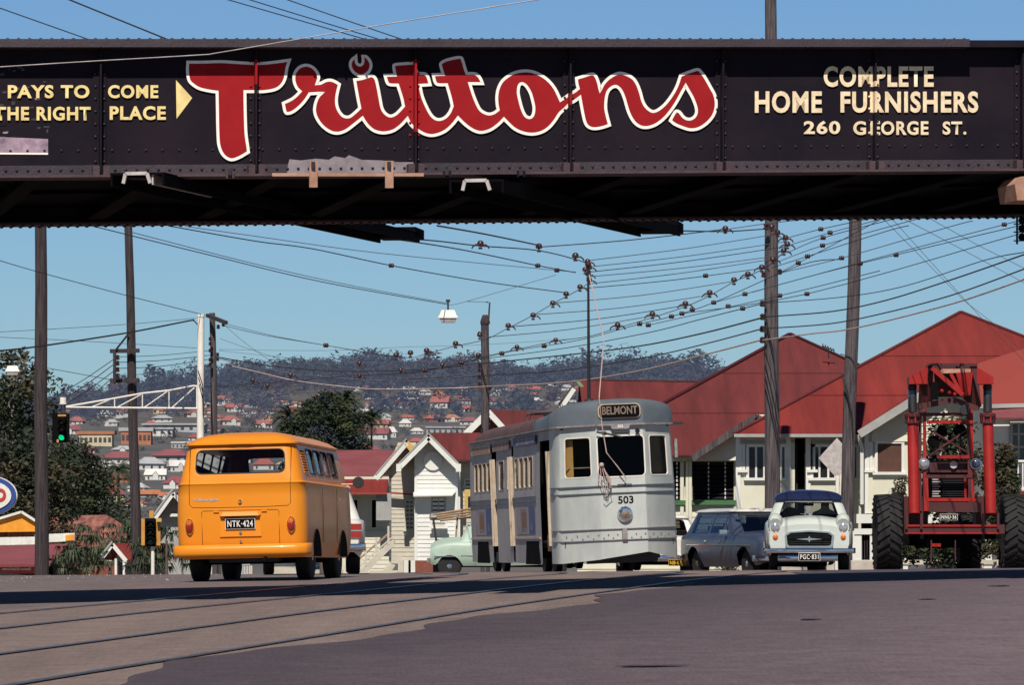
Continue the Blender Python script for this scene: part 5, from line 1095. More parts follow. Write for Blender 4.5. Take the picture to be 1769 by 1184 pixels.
mb=MB(); mb.b2((XX(1700,dC+.4),dC+.4,ZZ(890,dC)),(XX(1900,dC),dC+.5,ZZ(705,dC)),'white'); mb.b2((XX(1700,dC+.4),dC+.4,ZZ(705,dC)),(XX(1705,dC+.4),112,ZZ(890,dC)),'white'); mb.build('wall',hC,world=True)
windowobj(hC,XX(1744,dC+.4),XX(1775,dC+.4),ZZ(795,dC+.4),ZZ(728,dC+.4),dC+.4,mull=1,trans=2,fm='grey')
mb=MB(); z0,z1_=ZZ(845,dC-1),ZZ(797,dC-1)
for i in range(16): x=XX(1742,dC-1)+i*.11; mb.b2((x,dC-1,z0),(x+.03,dC-.97,z1_),'white')
mb.bar((XX(1740,dC-1),dC-1,z1_),(XX(1740,dC-1)+1.8,dC-1,z1_),.06,.05,'white'); mb.bar((XX(1740,dC-1),dC-1,z0),(XX(1740,dC-1)+1.8,dC-1,z0),.06,.05,'white'); mb.b2((XX(1738,dC-1),dC-1.1,ZZ(985,dC)),(XX(1740,dC-1)+2,dC-.9,z0-.05),'redroof'); mb.build('veranda_railing',hC,world=True)
# fence and kerb-side wall right
dF=104.0
fe=T('front_fence','low white post-and-rail front fence before the red-roofed house','fence',(XX(1500,dF),dF,ZZ(990,dF)))
for x in(1283,1320,1365,1410,1450,1480,1510,1560,1610,1660,1705,1740):
    mb=MB(); X=XX(x,dF); mb.b2((X-.11,dF-.1,ZZ(992,dF)),(X+.11,dF+.1,ZZ(918,dF)),'white'); mb.build('fence_post',fe,world=True)
mb=MB(); mb.b2((XX(1475,dF),dF-.13,ZZ(924,dF)),(XX(1750,dF),dF-.101,ZZ(914,dF)),'white'); mb.b2((XX(1475,dF),dF-.13,ZZ(976,dF)),(XX(1750,dF),dF+.12,ZZ(968,dF)),'oldwhite')
for i in range(70): x=XX(1477,dF)+i*.058; mb.b2((x,dF+.0,ZZ(970,dF)),(x+.012,dF+.012,ZZ(924,dF)),'polegrey')
mb.build('fence_rail',fe,world=True)
bw=T('garden_wall','low cream concrete block garden wall along the right footpath','wall',(XX(1400,100),100.0,ZZ(990,100)))
mb=MB(); rr_=random.Random(5)
for a,b,h in((1210,1222,962),(1272,1282,978),(1302,1318,977),(1350,1400,974),(1428,1442,972),(1470,1560,969),(1600,1700,974),(1718,1760,970)): mb.b2((XX(a,100),100,ZZ(992,100)),(XX(b,100),100.25,ZZ(h,100)),'concrete')
mb.build('wall_block',bw,world=True,mod=.02)
pg=T('picket_gate','small white picket gate seen beneath the orange van','gate',(XX(421,150),150.0,ZZ(1000,150)))
mb=MB()
for i in range(8): x=XX(411,150)+i*.055; mb.b2((x,150,ZZ(1002,150)),(x+.025,150.02,ZZ(972,150)),'white')
mb.bar(P(409,975,149.98),P(432,975,149.98),.02,.06,'white'); mb.bar(P(409,995,149.98),P(432,995,149.98),.02,.06,'white'); mb.build('picket',pg,world=True)
ww=T('white_boundary_wall','broken white garden wall visible under the orange van','wall',(XX(500,155),155.0,ZZ(1002,155)))
mb=MB()
for a,b,h in((355,372,980),(432,436,978),(466,512,980),(540,552,985),(583,592,985),(610,660,990),(668,700,991)): mb.b2((XX(a,155),155,ZZ(1004,155)),(XX(b,155),155.3,ZZ(h,155)),'oldwhite')
mb.build('wall_block',ww,world=True)
# cottage H1
d1=190.0
h1=T('white_cottage','white weatherboard cottage with gable front and hooded window beside the green pickup','house',(XX(750,d1),d1,ZZ(1000,d1)))
def X1(a): return XX(a,d1)
pk=P(740.5,751,d1-.7); l0=P(689,803,d1-.7); r0_=Vector((2*pk.x-l0.x,pk.y,l0.z)); bk=Vector((0,9,0))
mb=MB(); slab(mb,(l0,pk,pk+bk,l0+bk),.06,'maroon'); slab(mb,(r0_,pk,pk+bk,r0_+bk),.06,'maroon')
rx=P(835,748,d1+4); slab(mb,(P(741,748,d1+4),rx,P(845,795,d1-.0),P(770,795,d1-.0)),.06,'maroon'); slab(mb,(P(741,748,d1+4),rx,P(845,795,d1+8),P(700,795,d1+8)),.06,'maroon')
pk2=P(702,760,d1+1.6); q0=P(649,822,d1+1.6); slab(mb,(q0,pk2,pk2+bk*.7,q0+bk*.7),.06,'redroof'); slab(mb,(pk2,Vector((2*pk2.x-q0.x,pk2.y,q0.z)),Vector((2*pk2.x-q0.x,pk2.y,q0.z))+bk*.7,pk2+bk*.7),.06,'redroof')
mb.build('roof',h1,world=True)
mb=MB()
for a,b in((l0,pk),(r0_,pk),(q0,pk2)): mb.bar(a-Vector((0,.06,.14)),b-Vector((0,.06,.14)),.08,.26,'white'); mb.bar(a-Vector((0,.08,-.04)),b-Vector((0,.08,-.04)),.1,.06,'grey')
mb.bar(pk2-Vector((0,.06,.14)),Vector((2*pk2.x-q0.x,pk2.y,q0.z-.14)),.08,.26,'yellowwall')
for v in(l0,r0_): mb.box(v-Vector((0,.1,.15)),(.22,.2,.35),'white')
mb.buildsplit('barge_board',h1,world=True)
mb=MB(); XL,XR=X1(716),X1(791); zb1=ZZ(969,d1)
def clip1(z):
    t=max(0,min(1,(z-l0.z)/(pk.z-l0.z))); c=.5+((pk.x-(XL+XR)/2)/(XR-XL)); hh=(pk.x-l0.x)/(XR-XL)*(1-t); return (max(0,c-hh),min(1,c+hh))
boards(mb,(XL,d1),(XR,d1),zb1,pk.z-.1,'white',clip=clip1,bh=.19)
mb.b2((XL,d1+.03,zb1),(XR,d1+.1,l0.z),'white'); boards(mb,(X1(674),d1+2),(XL,d1+2),zb1,ZZ(790,d1+2),'oldwhite',bh=.19); mb.b2((X1(674),d1+2.03,zb1),(XL,d1+2.1,q0.z+.2),'oldwhite')
def clip2(z):
    t=max(0,min(1,(z-q0.z)/(pk2.z-q0.z))); return (t*.9*.55,1)
boards(mb,(X1(660),d1+2.1),(XL,d1+2.1),ZZ(822,d1+2),ZZ(765,d1+2),'oldwhite',clip=clip2,bh=.19)
mb.b2((XR,d1+.05,zb1),(XR+.1,d1+8,l0.z),'white'); boards(mb,(XR,d1+1.2),(X1(830),d1+1.2),zb1,ZZ(797,d1),'oldwhite',bh=.19); mb.b2((XR,d1+1.23,zb1),(X1(830),d1+1.3,ZZ(797,d1)),'oldwhite')
mb.b2((XR-.15,d1-.06,zb1),(XR,d1,l0.z-.2),'white'); mb.b2((XL,d1-.06,zb1),(XL+.12,d1,l0.z-.2),'white')
mb.build('wall',h1,world=True)
mb=MB(); slab(mb,(P(714,857,d1-.7),P(782,856,d1-.7),P(788,849,d1),P(714,851,d1)),.05,'white'); mb.bar(P(674,852,d1+1.6),P(716,855,d1+1.6),.3,.08,'brickroof'); mb.buildsplit('window_hood',h1,world=True)
mb=MB(); mb.lathe(P(748,797,d1-.06),[(.42,0),(.42,-.05)],'white',axis='Y',n=20); mb.build('gable_ornament',h1,world=True)
windowobj(h1,X1(745),X1(770),ZZ(893,d1),ZZ(859,d1),d1,mull=1,trans=1,fm='grey',pm='window'); windowobj(h1,X1(697),X1(714),ZZ(916,d1+2),ZZ(863,d1+2),d1+2,mull=1,fm='oldwhite'); windowobj(h1,X1(801),X1(824),ZZ(840,d1+1.2),ZZ(828,d1+1.2),d1+1.2,mull=0,fm='white')
windowobj(h1,X1(744),X1(772),ZZ(910,d1),ZZ(901,d1),d1-.3,mull=0,fm='white',pm='oldwhite')
mb=MB(); mb.b2((X1(802),d1+1.1,ZZ(884,d1)),(X1(830),d1+1.18,ZZ(845,d1)),'yellowwall'); mb.b2((X1(808),d1+1.0,ZZ(880,d1)),(X1(813),d1+1.09,ZZ(858,d1)),'window'); mb.build('yellow_infill',h1,world=True)
mb=MB(); mb.b2((XL+.05,d1-.1,ZZ(1004,d1)),(X1(748),d1+.1,zb1),'brick'); mb.b2((X1(700),d1+2,ZZ(1004,d1)),(XL,d1+2.2,zb1),'black'); mb.b2((X1(748),d1+.2,ZZ(1004,d1)),(XR,d1+.3,zb1),'black')
for x in(690,700,712): mb.b2((X1(x)-.1,d1+1.6,ZZ(1004,d1)),(X1(x)+.1,d1+1.8,zb1),'white')
mb.buildsplit('brick_base',h1,world=True)
# house H2 maroon with awning
d2=205.0
h2=T('faded_maroon_house','cream house with faded maroon roof and bright red awning behind the white estate car','house',(XX(620,d2),d2,ZZ(1000,d2)))
mb=MB(); slab(mb,(P(560,778,d2+6),P(682,778,d2+6),P(672,823,d2+.5),P(560,823,d2+.5)),.06,'oldmaroon'); slab(mb,(P(560,778,d2+6),P(682,778,d2+6),P(690,823,d2+12),P(560,823,d2+12)),.06,'oldmaroon'); mb.build('roof',h2,world=True)
mb=MB(); slab(mb,(P(540,823,d2+.4),P(672,823,d2+.4),P(668,853,d2-1.8),P(545,853,d2-1.8)),.05,'redroof'); mb.bar(P(545,853,d2-1.85),P(668,853,d2-1.85),.08,.1,'brickroof'); mb.build('awning',h2,world=True)
mb=MB(); mb.b2((XX(560,d2),d2,ZZ(1004,d2)),(XX(672,d2),d2+.2,ZZ(824,d2)),'cream'); mb.b2((XX(650,d2-1.5),d2-1.6,ZZ(900,d2)),(XX(676,d2-1.5),d2-1.5,ZZ(853,d2)),'grey'); boards(mb,(XX(625,d2),d2-.1),(XX(672,d2),d2-.1),ZZ(1004,d2),ZZ(918,d2),'cream',bh=.2); mb.build('wall',h2,world=True)
windowobj(h2,XX(640,d2),XX(652,d2),ZZ(912,d2),ZZ(862,d2),d2,mull=0,pm='black',fm='cream'); windowobj(h2,XX(600,d2),XX(620,d2),ZZ(900,d2),ZZ(862,d2),d2,mull=1,pm='black',fm='cream')
# stairs
d3=176.0
stt=T('timber_staircase','cream timber staircase with handrails climbing right to the cottage','staircase',(XX(640,d3),d3,ZZ(1000,d3)))
def X3(a,b,o=0): return P(a,b,d3+o)
mb=MB()
for k in range(10):
    t=k/9; a=X3(618+56*t,992-55*t); mb.box((a.x,d3+.6,a.z),(.32,1.2,.05),'oldwhite')
mb.build('tread',stt,world=True)
for o in(0,1.2):
    mb=MB(); mb.bar(X3(616,1000,o),X3(678,938,o),.05,.26,'oldwhite'); mb.build('stringer',stt,world=True)
    mb=MB(); mb.bar(X3(612,974,o),X3(674,920,o),.06,.08,'timber'); mb.bar(X3(614,985,o),X3(676,930,o),.05,.06,'oldwhite')
    for t in(0,.3,.6,.95): a=X3(614+60*t,996-58*t,o); mb.bar(a,a+Vector((0,0,.75)),.08,.08,'oldwhite')
    mb.build('handrail',stt,world=True)
mb=MB(); mb.bar(X3(660,1000,-.5),X3(678,974,-.5),.05,.3,'oldwhite'); mb.b2((XX(640,d3),d3-1,ZZ(1003,d3)),(XX(694,d3),d3-.8,ZZ(986,d3)),'oldwhite'); mb.bar(X3(676,968,-.5),X3(694,968,-.5),.1,.3,'oldwhite'); mb.bar(X3(693,1002,-.5),X3(693,968,-.5),.2,.2,'oldwhite'); mb.build('landing',stt,world=True)
# H0 gable behind tram
d0=215.0
h0=T('dark_gabled_house','house with dark gable, white barge boards and maroon roof above the rear of the tram','house',(XX(860,d0),d0,ZZ(1000,d0)))
pk=P(843,708,d0); l0=P(797,753,d0); r0_=P(880,745,d0)
mb=MB(); slab(mb,(l0,pk,pk+Vector((1.8,9,0)),l0+Vector((1.8,9,0))),.06,'redroof'); slab(mb,(pk,P(990,712,d0+3),P(1000,790,d0-3),P(878,760,d0)),.06,'maroon'); mb.build('roof',h0,world=True)
mb=MB(); mb.bar(l0-Vector((0,.1,.15)),pk-Vector((0,.1,.15)),.08,.32,'white'); mb.bar(pk-Vector((0,.1,.1)),r0_-Vector((0,.1,.2)),.08,.28,'white'); mb.buildsplit('barge_board',h0,world=True)
mb=MB(); mb.prism([l0+Vector((.5,.5,-.2)),pk+Vector((0,.5,-.2)),r0_+Vector((0,.5,0)),r0_+Vector((0,.5,-6)),l0+Vector((.5,.5,-6))],(0,.1,0),'brick'); mb.build('wall',h0,world=True)
# ---------------------------------------------------------------- left: garage, signs, shed, porch
dG=135.0
ga=T('service_station','service station with orange gable, white fascia and maroon canopy at the left edge','service station',(XX(40,dG),dG,ZZ(1000,dG)))
mb=MB(); mb.prism([P(-60,915,dG+6),P(37,886,dG+6),P(62,900,dG+6),P(66,919,dG+6),P(-60,921,dG+6)],(0,.3,0),'garageorange'); mb.bar(P(-60,914,dG+5.9),P(37,885,dG+5.9),.1,.08,'white'); mb.bar(P(37,885,dG+5.9),P(80,912,dG+5.9),.1,.08,'white'); mb.b2((XX(-60,dG+7),dG+6.5,ZZ(1000,dG)),(XX(80,dG+7),dG+7,ZZ(919,dG+6)),'rusty'); mb.build('orange_gable',ga,world=True)
mb=MB(); mb.prism([P(-60,930,dG),P(60,928,dG),P(60,942,dG),P(-60,945,dG)],(0,.4,0),'signwhite'); mb.prism([P(60,924,dG-.02),P(129,921.5,dG-.02),P(129,935,dG-.02),P(60,939,dG-.02)],(0,.4,0),'signwhite'); mb.prism([P(113,925,dG-.06),P(128,924,dG-.06),P(128,934,dG-.06),P(113,935,dG-.06)],(0,.04,0),'garageorange'); mb.prism([P(-60,945,dG+.1),P(102,938,dG+.1),P(100,942,dG+.1),P(-60,948,dG+.1)],(0,.4,0),'garageorange'); mb.build('fascia',ga,world=True)
mb=MB(); slab(mb,(P(-60,944,dG-2),P(118,940,dG-2),P(86,975,dG-6),P(-60,977,dG-6)),.08,'oldmaroon'); mb.build('canopy_roof',ga,world=True)
mb=MB(); mb.b2((XX(-60,dG-5.5),dG-5.5,ZZ(992,dG-5.5)),(XX(62,dG-5.5),dG-5.4,ZZ(978,dG-5.5)),'signred'); mb.b2((XX(-60,dG-5.5),dG-5.4,ZZ(1003,dG-5.5)),(XX(100,dG-5.5),dG-5.3,ZZ(975,dG-5.5)),'black')
rr_=random.Random(11)
for i in range(22): x=XX(4+i*2.3,dG-5.5); mb.b2((x,dG-5.53,ZZ(986,dG-5.5)),(x+.02+.015*rr_.random(),dG-5.51,ZZ(981+rr_.random()*2,dG-5.5)),'signwhite')
mb.build('shopfront',ga,world=True)
es=T('oval_sign','oval petrol sign with blue border and red letters on white, cut by the left edge','sign',tuple(P(-18,1000,120)))
mb=MB(); mb.lathe(P(-18,857,120),[(1,0),(1,-.12)],'signblue',axis='Y',n=40)
for i,v in enumerate(mb.v): c=P(-18,857,120); mb.v[i]=(c.x+(v[0]-c.x)*.76,v[1],c.z+(v[2]-c.z)*.54)
n0=len(mb.v); mb.lathe(P(-18,857,119.9),[(1,0),(1,-.05)],'signwhite',axis='Y',n=40)
for i in range(n0,len(mb.v)): v=mb.v[i]; c=P(-18,857,120); mb.v[i]=(c.x+(v[0]-c.x)*.62,v[1]-.01,c.z+(v[2]-c.z)*.41)
mb.build('sign_face',es,world=True)
mb=MB(); mb.lathe(P(-18,857,120.05),[(1,0),(1,-.14)],'signwhite',axis='Y',n=40)
for i,v in enumerate(mb.v): c=P(-18,857,120); mb.v[i]=(c.x+(v[0]-c.x)*.79,v[1]+.05,c.z+(v[2]-c.z)*.565)
mb.build('sign_rim',es,world=True)
mb=MB(); mb.tube([P(-18,1003,120.1),P(-18,880,120.1)],.07,'whitepaint'); mb.build('sign_post',es,world=True)
t=textmesh('ESSO',.46,'signred','sign_lettering',es,bold=.025); t.data.transform(Matrix.Rotation(R(90),4,'X')); t.location=P(-17,857,119.82)-es.location; t.scale=(.86,1,1)
# rusted shed
sh=T('rusted_shed','long shed roofed with rust-streaked corrugated iron behind the palms','shed',(XX(150,175),175.0,ZZ(1000,175)))
mb=MB(); slab(mb,(P(72,893,182),P(184,890,182),P(222,912,174),P(215,945,170),P(80,945,170)),.06,'rusty'); mb.build('roof',sh,world=True); mb=MB(); mb.b2((XX(80,170),170.6,ZZ(1002,170)),(XX(215,170),175,ZZ(948,170)),'brick'); mb.build('wall',sh,world=True)
# porch
po=T('red_roofed_porch','small white gabled porch with bright red roof left of the orange van','porch',(XX(208,128),128.0,ZZ(1002,128)))
pk=P(194,941,128); l0=P(175,967,128); r0_=P(218,970,128); bk=Vector((.9,4,0))
mb=MB(); slab(mb,(P(194,939,128.1),P(285,939,130),P(290,966,128),P(217,967,128)),.05,'redroof'); slab(mb,(pk,l0,l0+bk,pk+bk),.05,'redroof'); mb.build('roof',po,world=True)
mb=MB(); mb.bar(l0,pk,.06,.12,'white'); mb.bar(r0_,pk,.06,.12,'white'); mb.bar(l0+Vector((-.03,-.05,.08)),pk+Vector((0,-.05,.08)),.05,.05,'grey'); mb.buildsplit('barge_board',po,world=True)
mb=MB(); mb.prism([P(178,970,129),P(194,945,129),P(214,970,129)],(0,.1,0),'oldwhite')
for x in(200,214): mb.b2((XX(x-2,128),128,ZZ(1003,128)),(XX(x+2,128),128.15,ZZ(966,128)),'white')
mb.b2((XX(216,129),129,ZZ(1003,129)),(XX(290,129),129.1,ZZ(967,129)),'grey'); mb.b2((XX(203,129),129.2,ZZ(1003,129)),(XX(211,129),129.25,ZZ(972,129)),'falcon'); mb.build('wall',po,world=True)
# gabled house left behind van
hg_=T('gabled_bungalow','grey bungalow gable with white barge boards, half hidden by the orange van','house',(XX(300,140),140.0,ZZ(1003,140)))
pk=P(299,850,140); l0=P(268,896,140); mb=MB(); slab(mb,(l0,pk,pk+Vector((0,7,0)),l0+Vector((0,7,0))),.05,'redroof'); slab(mb,(pk,P(338,896,140),P(338,896,147),pk+Vector((0,7,0))),.05,'redroof'); mb.build('roof',hg_,world=True)
mb=MB(); mb.bar(l0,pk-Vector((0,0,.05)),.08,.14,'white'); mb.bar(pk-Vector((0,0,.05)),P(338,897,140),.08,.14,'white'); mb.bar(l0+Vector((-.05,-.05,.1)),pk+Vector((0,-.05,.1)),.06,.06,'grey'); mb.buildsplit('barge_board',hg_,world=True)
mb=MB(); mb.prism([P(275,895,140.6),P(299,858,140.6),P(334,895,140.6),P(334,1003,140.6),P(275,1003,140.6)],(0,.1,0),'grey'); mb.b2((XX(292,140),140.3,ZZ(893,140)),(XX(330,140),140.5,ZZ(888,140)),'white'); mb.build('wall',hg_,world=True)
# ---------------------------------------------------------------- poles
def pole(name,label,xb,yb,xt,yt,d,rb_,rt,m='pole',group='timber power poles'):
    a=P(xb,yb,d); b=P(xt,yt,d); o=T(name,label,'pole',tuple(a),group=group)
    mb=MB(); pts=[a.lerp(b,t/8)+Vector((math.sin(t*1.3)*.012,0,0)) for t in range(9)]; mb.tube(pts,[rb_+(rt-rb_)*t/8 for t in range(9)],m,n=14); mb.build('pole_shaft',o,world=True,smooth=50); return o
def ins(mb,p,s=1): mb.lathe(p,[(.03*s,-.08*s),(.07*s,-.06*s),(.075*s,-.02*s),(.04*s,0),(.07*s,.03*s),(.06*s,.07*s),(.01,.09*s)],'porcelain',n=8)
p1=pole('power_pole','thick dark timber pole standing full height at far left by the oval sign',72,1003,70,330,112,.19,.15)
p2=pole('power_pole','slender timber pole with side bracket between the hanging signal and the orange van',237,1003,220,330,128,.16,.115)
p3=pole('signal_mast','white painted steel mast carrying the lattice signal arm','x',0,0,0,1,1,1) if False else None
p4=pole('power_pole','short grey timber pole with crossarm just right of the white signal mast',374,1003,367,541,150,.15,.10,'polegrey')
p5=pole('power_pole','dark timber pole rising behind the rear of the tram',838,1000,838,556,150,.16,.14,'polegrey')
p6=pole('power_pole','tallest grey timber pole, rising above the bridge behind the white saloon',1334,985,1332,-4,100,.19,.135,'polegrey')
p7=pole('power_pole','leaning timber pole with black cables, just right of the tallest pole',1460,985,1479,340,106,.17,.155,'polegrey')
mb=MB(); mb.bar(P(190,607,127.7),P(241,606,127.7),.1,.12,'pole'); mb.bar(P(190,659,127.7),P(241,657,127.7),.1,.12,'pole'); mb.bar(P(198,604,127.6),P(198,663,127.6),.09,.1,'pole'); mb.bar(P(200,605,127.6),P(222,577,127.8),.04,.05,'wire')
for y in(618,628,639,650): ins(mb,P(203,y,127.5),.9)
mb.build('crossarm',p2,world=True)
mb=MB(); mb.bar(P(358,545,149.7),P(391,558,148.5),.12,.12,'pole')
for x,y in((386,561),(377,565)): ins(mb,P(x,y,148.8),.9)
for y in(586,594,606,613,621,630,622):
    ins(mb,P(376 if y%2 else 363,y,149.6),.8)
mb.build('crossarm',p4,world=True)
mb=MB(); mb.lathe(P(838,558,150),[(.17,-.05),(.17,.05),(.1,.25),(.08,.28)],'pole',n=10); mb.tube([P(844,553,150),P(846,523,150),P(840,522,150)],.03,'polegrey')
for y in(577,614,632,640,652,664): ins(mb,P(828,y,149.7),.9)
ins(mb,P(846,671,149.7),.9); mb.build('insulator_rack',p5,world=True)
mb=MB()
for y in(525,548,569,588): ins(mb,P(1317,y,99.7),.9); mb.box(P(1319,y+2,99.8),(.14,.05,.05),'darkmetal')
ins(mb,P(1324,392,99.6),1); ins(mb,P(1347,470,99.8),.8); ins(mb,P(1319,475,99.8),.8); mb.build('insulator_rack',p6,world=True)
mb=MB()
for k in range(3): mb.tube([P(1323+k*2,548+12*k,99.7),P(1334+k*2,600+14*k,99.75),P(1343,680+10*k,99.85),P(1345,720+8*k,99.95)],.012,'wire',n=5)
mb.build('cable',p6,world=True)
mb=MB()
for k in range(4): mb.tube([P(1455+k*3,650+8*k,105.7),P(1463+k*2,680+7*k,105.7),P(1472,715+8*k,105.75),P(1474,760+5*k,105.9)],.013,'wire',n=5)
mb.tube([P(1478,630,105.8),P(1470,618,105.8),P(1452,612,106)],.012,'wire',n=5); mb.build('cable',p7,world=True)
sg=T('diamond_sign','grey-backed diamond road sign fixed beside the leaning pole','sign',tuple(P(1440,990,104.5))); mb=MB(); mb.prism([P(1414,792,107),P(1446,757,107),P(1478,792,107),P(1446,827,107)],(0,.03,0),'steelpale'); mb.build('sign_plate',sg,world=True); mb=MB(); mb.tube([P(1447,990,107.1),P(1447,800,107.1)],.035,'whitepaint'); mb.build('sign_post',sg,world=True)
mb=MB(); mb.tube([P(1446,905,104.3),P(1447,822,104.3)],.05,'whitepaint'); mb.build('white_post',sg,world=True)
# white signal mast + truss + signals
dM=120.0
sm=T('signal_mast','white steel mast with lattice arm reaching left over the road','traffic signal mast',tuple(P(346,1003,dM)))
mb=MB(); mb.tube([P(345,1003,dM),P(347,545,dM)],[.11,.095],'whitepaint',n=12); mb.lathe(P(347,545,dM),[(.11,-.05),(.11,.03)],'whitepaint',n=12); mb.build('mast',sm,world=True,smooth=50)
mb=MB(); mb.tube([P(114,704,dM),P(345,706,dM)],.027,'whitepaint',n=6); mb.tube([P(114,703,dM),P(196,689,dM),P(246,680,dM),P(292,675,dM),P(334,667,dM),P(345,668,dM)],.027,'whitepaint',n=6)
for a,b in(((158,704),(190,691)),((198,690),(198,704)),((203,704),(244,682)),((246,681),(246,705)),((250,704),(290,676)),((292,676),(292,705)),((297,705),(336,670)),((340,668),(340,705))): mb.tube([P(*a,dM),P(*b,dM)],.018,'whitepaint',n=6)
mb.build('lattice_arm',sm,world=True)
mb=MB(); mb.tube([P(109,687,dM),P(109,699,dM)],.09,'whitepaint',n=12); mb.tube([P(109,697,dM),P(109,699,dM)],.105,'whitepaint',n=12); mb.tube([P(106,700,dM),P(106,716,dM)],.015,'darkmetal'); mb.tube([P(112,700,dM),P(112,716,dM)],.015,'darkmetal'); mb.build('arm_end_canister',sm,world=True)
mb=MB()
for k in range(3): mb.tube([P(342+k,640+12*k,dM-.12),P(350,665+12*k,dM-.12),P(351,700+10*k,dM-.1)],.012,'wire',n=4); 
mb.tube([P(341,770+0,dM-.1),P(350,775,dM-.1)],.02,'wire',n=4); mb.build('cable',sm,world=True)
def sighead(o,x,ys_,d,r,on,board,bm,gm='siggreen'):
    mb=MB(); (bx0,by0,bx1,by1)=board; mb.b2((XX(bx0,d),d+.02,ZZ(by1,d)),(XX(bx1,d),d+.05,ZZ(by0,d)),bm); mb.build('backboard',o,world=True)
    mb=MB(); mb.b2((XX(x,d)-r*1.3,d-.15,ZZ(ys_[-1],d)-r*1.4),(XX(x,d)+r*1.3,d+.01,ZZ(ys_[0],d)+r*1.4),'black'); mb.build('signal_housing',o,world=True)
    for i,y in enumerate(ys_):
        c=P(x,y,d-.16); mb=MB(); mb.lathe(c,[(r,0),(r*.9,-.02),(r*.3,-.035)],gm if i==on else 'lensoff',axis='Y',n=16); l=mb.build('signal_lens',o,world=True,smooth=50)
        mb=MB(); pts=[]; 
        for a in range(-20,201,20):
            ca,sa=math.cos(R(a)),math.sin(R(a)); pts.append((c+Vector((ca*r*1.08,0,sa*r*1.08)),c+Vector((ca*r*1.08,-.2-.0*sa,sa*r*1.08-.03))))
        mb.add([p for q in pts for p in q],[(2*i_,2*i_+1,2*i_+3,2*i_+2) for i_ in range(len(pts)-1)],'black'); v=mb.build('visor',l); v.location=-o.location
s1_=T('hanging_traffic_signal','black traffic signal showing green, hung from the end of the lattice arm','traffic signal',tuple(P(105,765,dM)))
sighead(s1_,106.5,[729,741,756],dM,.085,2,(90,715,120,765),'black')
mb=MB(); mb.b2((XX(101,dM),dM-.16,ZZ(720,dM)),(XX(115,dM),dM-.13,ZZ(717,dM)),'sigyellow'); mb.b2((XX(99,dM),dM-.16,ZZ(765,dM)),(XX(103,dM),dM-.13,ZZ(760,dM)),'sigyellow'); mb.build('yellow_marking',s1_,world=True)
s2_=T('post_traffic_signal','low traffic signal with orange backboard on a white post left of the van','traffic signal',tuple(P(264,1003,116)))
sighead(s2_,260,[906,920,935],116,.11,2,(244,897,277,943),'sigyellow','dimgreen')
mb=MB(); mb.tube([P(264,1003,116),P(264,945,116)],.05,'whitepaint'); mb.box(P(262,889,116),(.12,.12,.2),'sigyellow'); mb.box(P(275,899,115.9),(.14,.2,.1),'yellowwall'); mb.build('signal_post',s2_,world=True)
# rack far right
rk2=T('insulator_rack','black insulator rack hanging beneath the right end of the bridge','rack',tuple(P(1762,415,42)))
mb=MB(); mb.bar(P(1757,370,42),P(1757,422,42),.02,.02,'darkmetal')
for y in(387,401,416): mb.bar(P(1751,y,42),P(1775,y,42),.012,.012,'darkmetal'); mb.ball(P(1766,y-6,42),.04,'black',n=6)
mb.build('rack_frame',rk2,world=True)
# street lamps on span wires
for x,y,d,lab,s in((774,548,100,'white hooded street lamp hung on a span wire above the middle of the road',1.0),(22,641,125,'white hooded street lamp hung on a wire near the thick pole at far left',.95)):
    c=P(x,y,d); l=T('street_lamp',lab,'street lamp',tuple(c),group='street lamps hung on span wires'); mb=MB(); w1,w2,h=.235*s,.16*s,.16*s
    if d>110: w1*=.95;w2*=.95;h*=.95
    def rg(w_,z,k=.6): return [c+Vector((a*w_,b*w_*k,z)) for a,b in((-1,-1),(1,-1),(1,1),(-1,1))]
    loft(mb,[rg(w1,-.03),rg(w1,.0),rg(w1*.88,.02),rg(w2,h*.9),rg(w2*.9,h)],'whitepaint'); mb.poly(rg(w2*.9,h),'whitepaint'); mb.build('lamp_hood',l,world=True)
    mb=MB(); loft(mb,[rg(w1*.85,-.031),rg(w1*.66,-.13)],'steelpale'); mb.poly(rg(w1*.66,-.13)[::-1],'polegrey'); mb.build('lamp_bowl',l,world=True)
    mb=MB(); mb.tube([c+Vector((0,0,h)),c+Vector((0,0,h+.2))],.02,'darkmetal'); mb.box(c+Vector((0,0,h+.22)),(.1,.05,.06),'darkmetal'); mb.build('suspension_bracket',l,world=True)
# ---------------------------------------------------------------- wires
WG='overhead wires'; WIRES=[]
def wire(pts,d,r=.008,m='wire',lab='',d2=None,sm=True):
    if d2 is None: d2=d
    n=len(pts); xs0=pts[0][0]; xs1=pts[-1][0]; WIRES.append((pts,d,d2))
    P3=[P(q[0],q[1],q[2] if len(q)>2 else d+(d2-d)*((q[0]-xs0)/(xs1-xs0) if xs1!=xs0 else 0)) for q in pts]
    if sm and n>2:
        out=[]
        for i in range(n-1):
            p0=P3[max(i-1,0)];p1_=P3[i];p2_=P3[i+1];p3_=P3[min(i+2,n-1)]
            for k in range(5):
                t=k/5; out.append(.5*((2*p1_)+(-p0+p2_)*t+(2*p0-5*p1_+4*p2_-p3_)*t*t+(-p0+3*p1_-3*p2_+p3_)*t**3))
        out.append(P3[-1]); P3=out
    mb=MB(); mb.tube(P3,r,m,n=4,caps=False); o=mb.build('overhead_wire'); centre_origin(o); tag(o,lab,'wire',WG); return o
Rr=.0085
wire([(203,617),(280,614),(362,606)],127,.009,'wire','topmost of four service wires from the side bracket to the short grey pole',150)
wire([(204,626.5),(280,623),(363.5,614)],127,.011,'wire','second of four service wires from the side bracket to the short grey pole',150)
wire([(204,637),(280,633),(362,621)],127,.011,'wire','third of four service wires from the side bracket to the short grey pole',150)
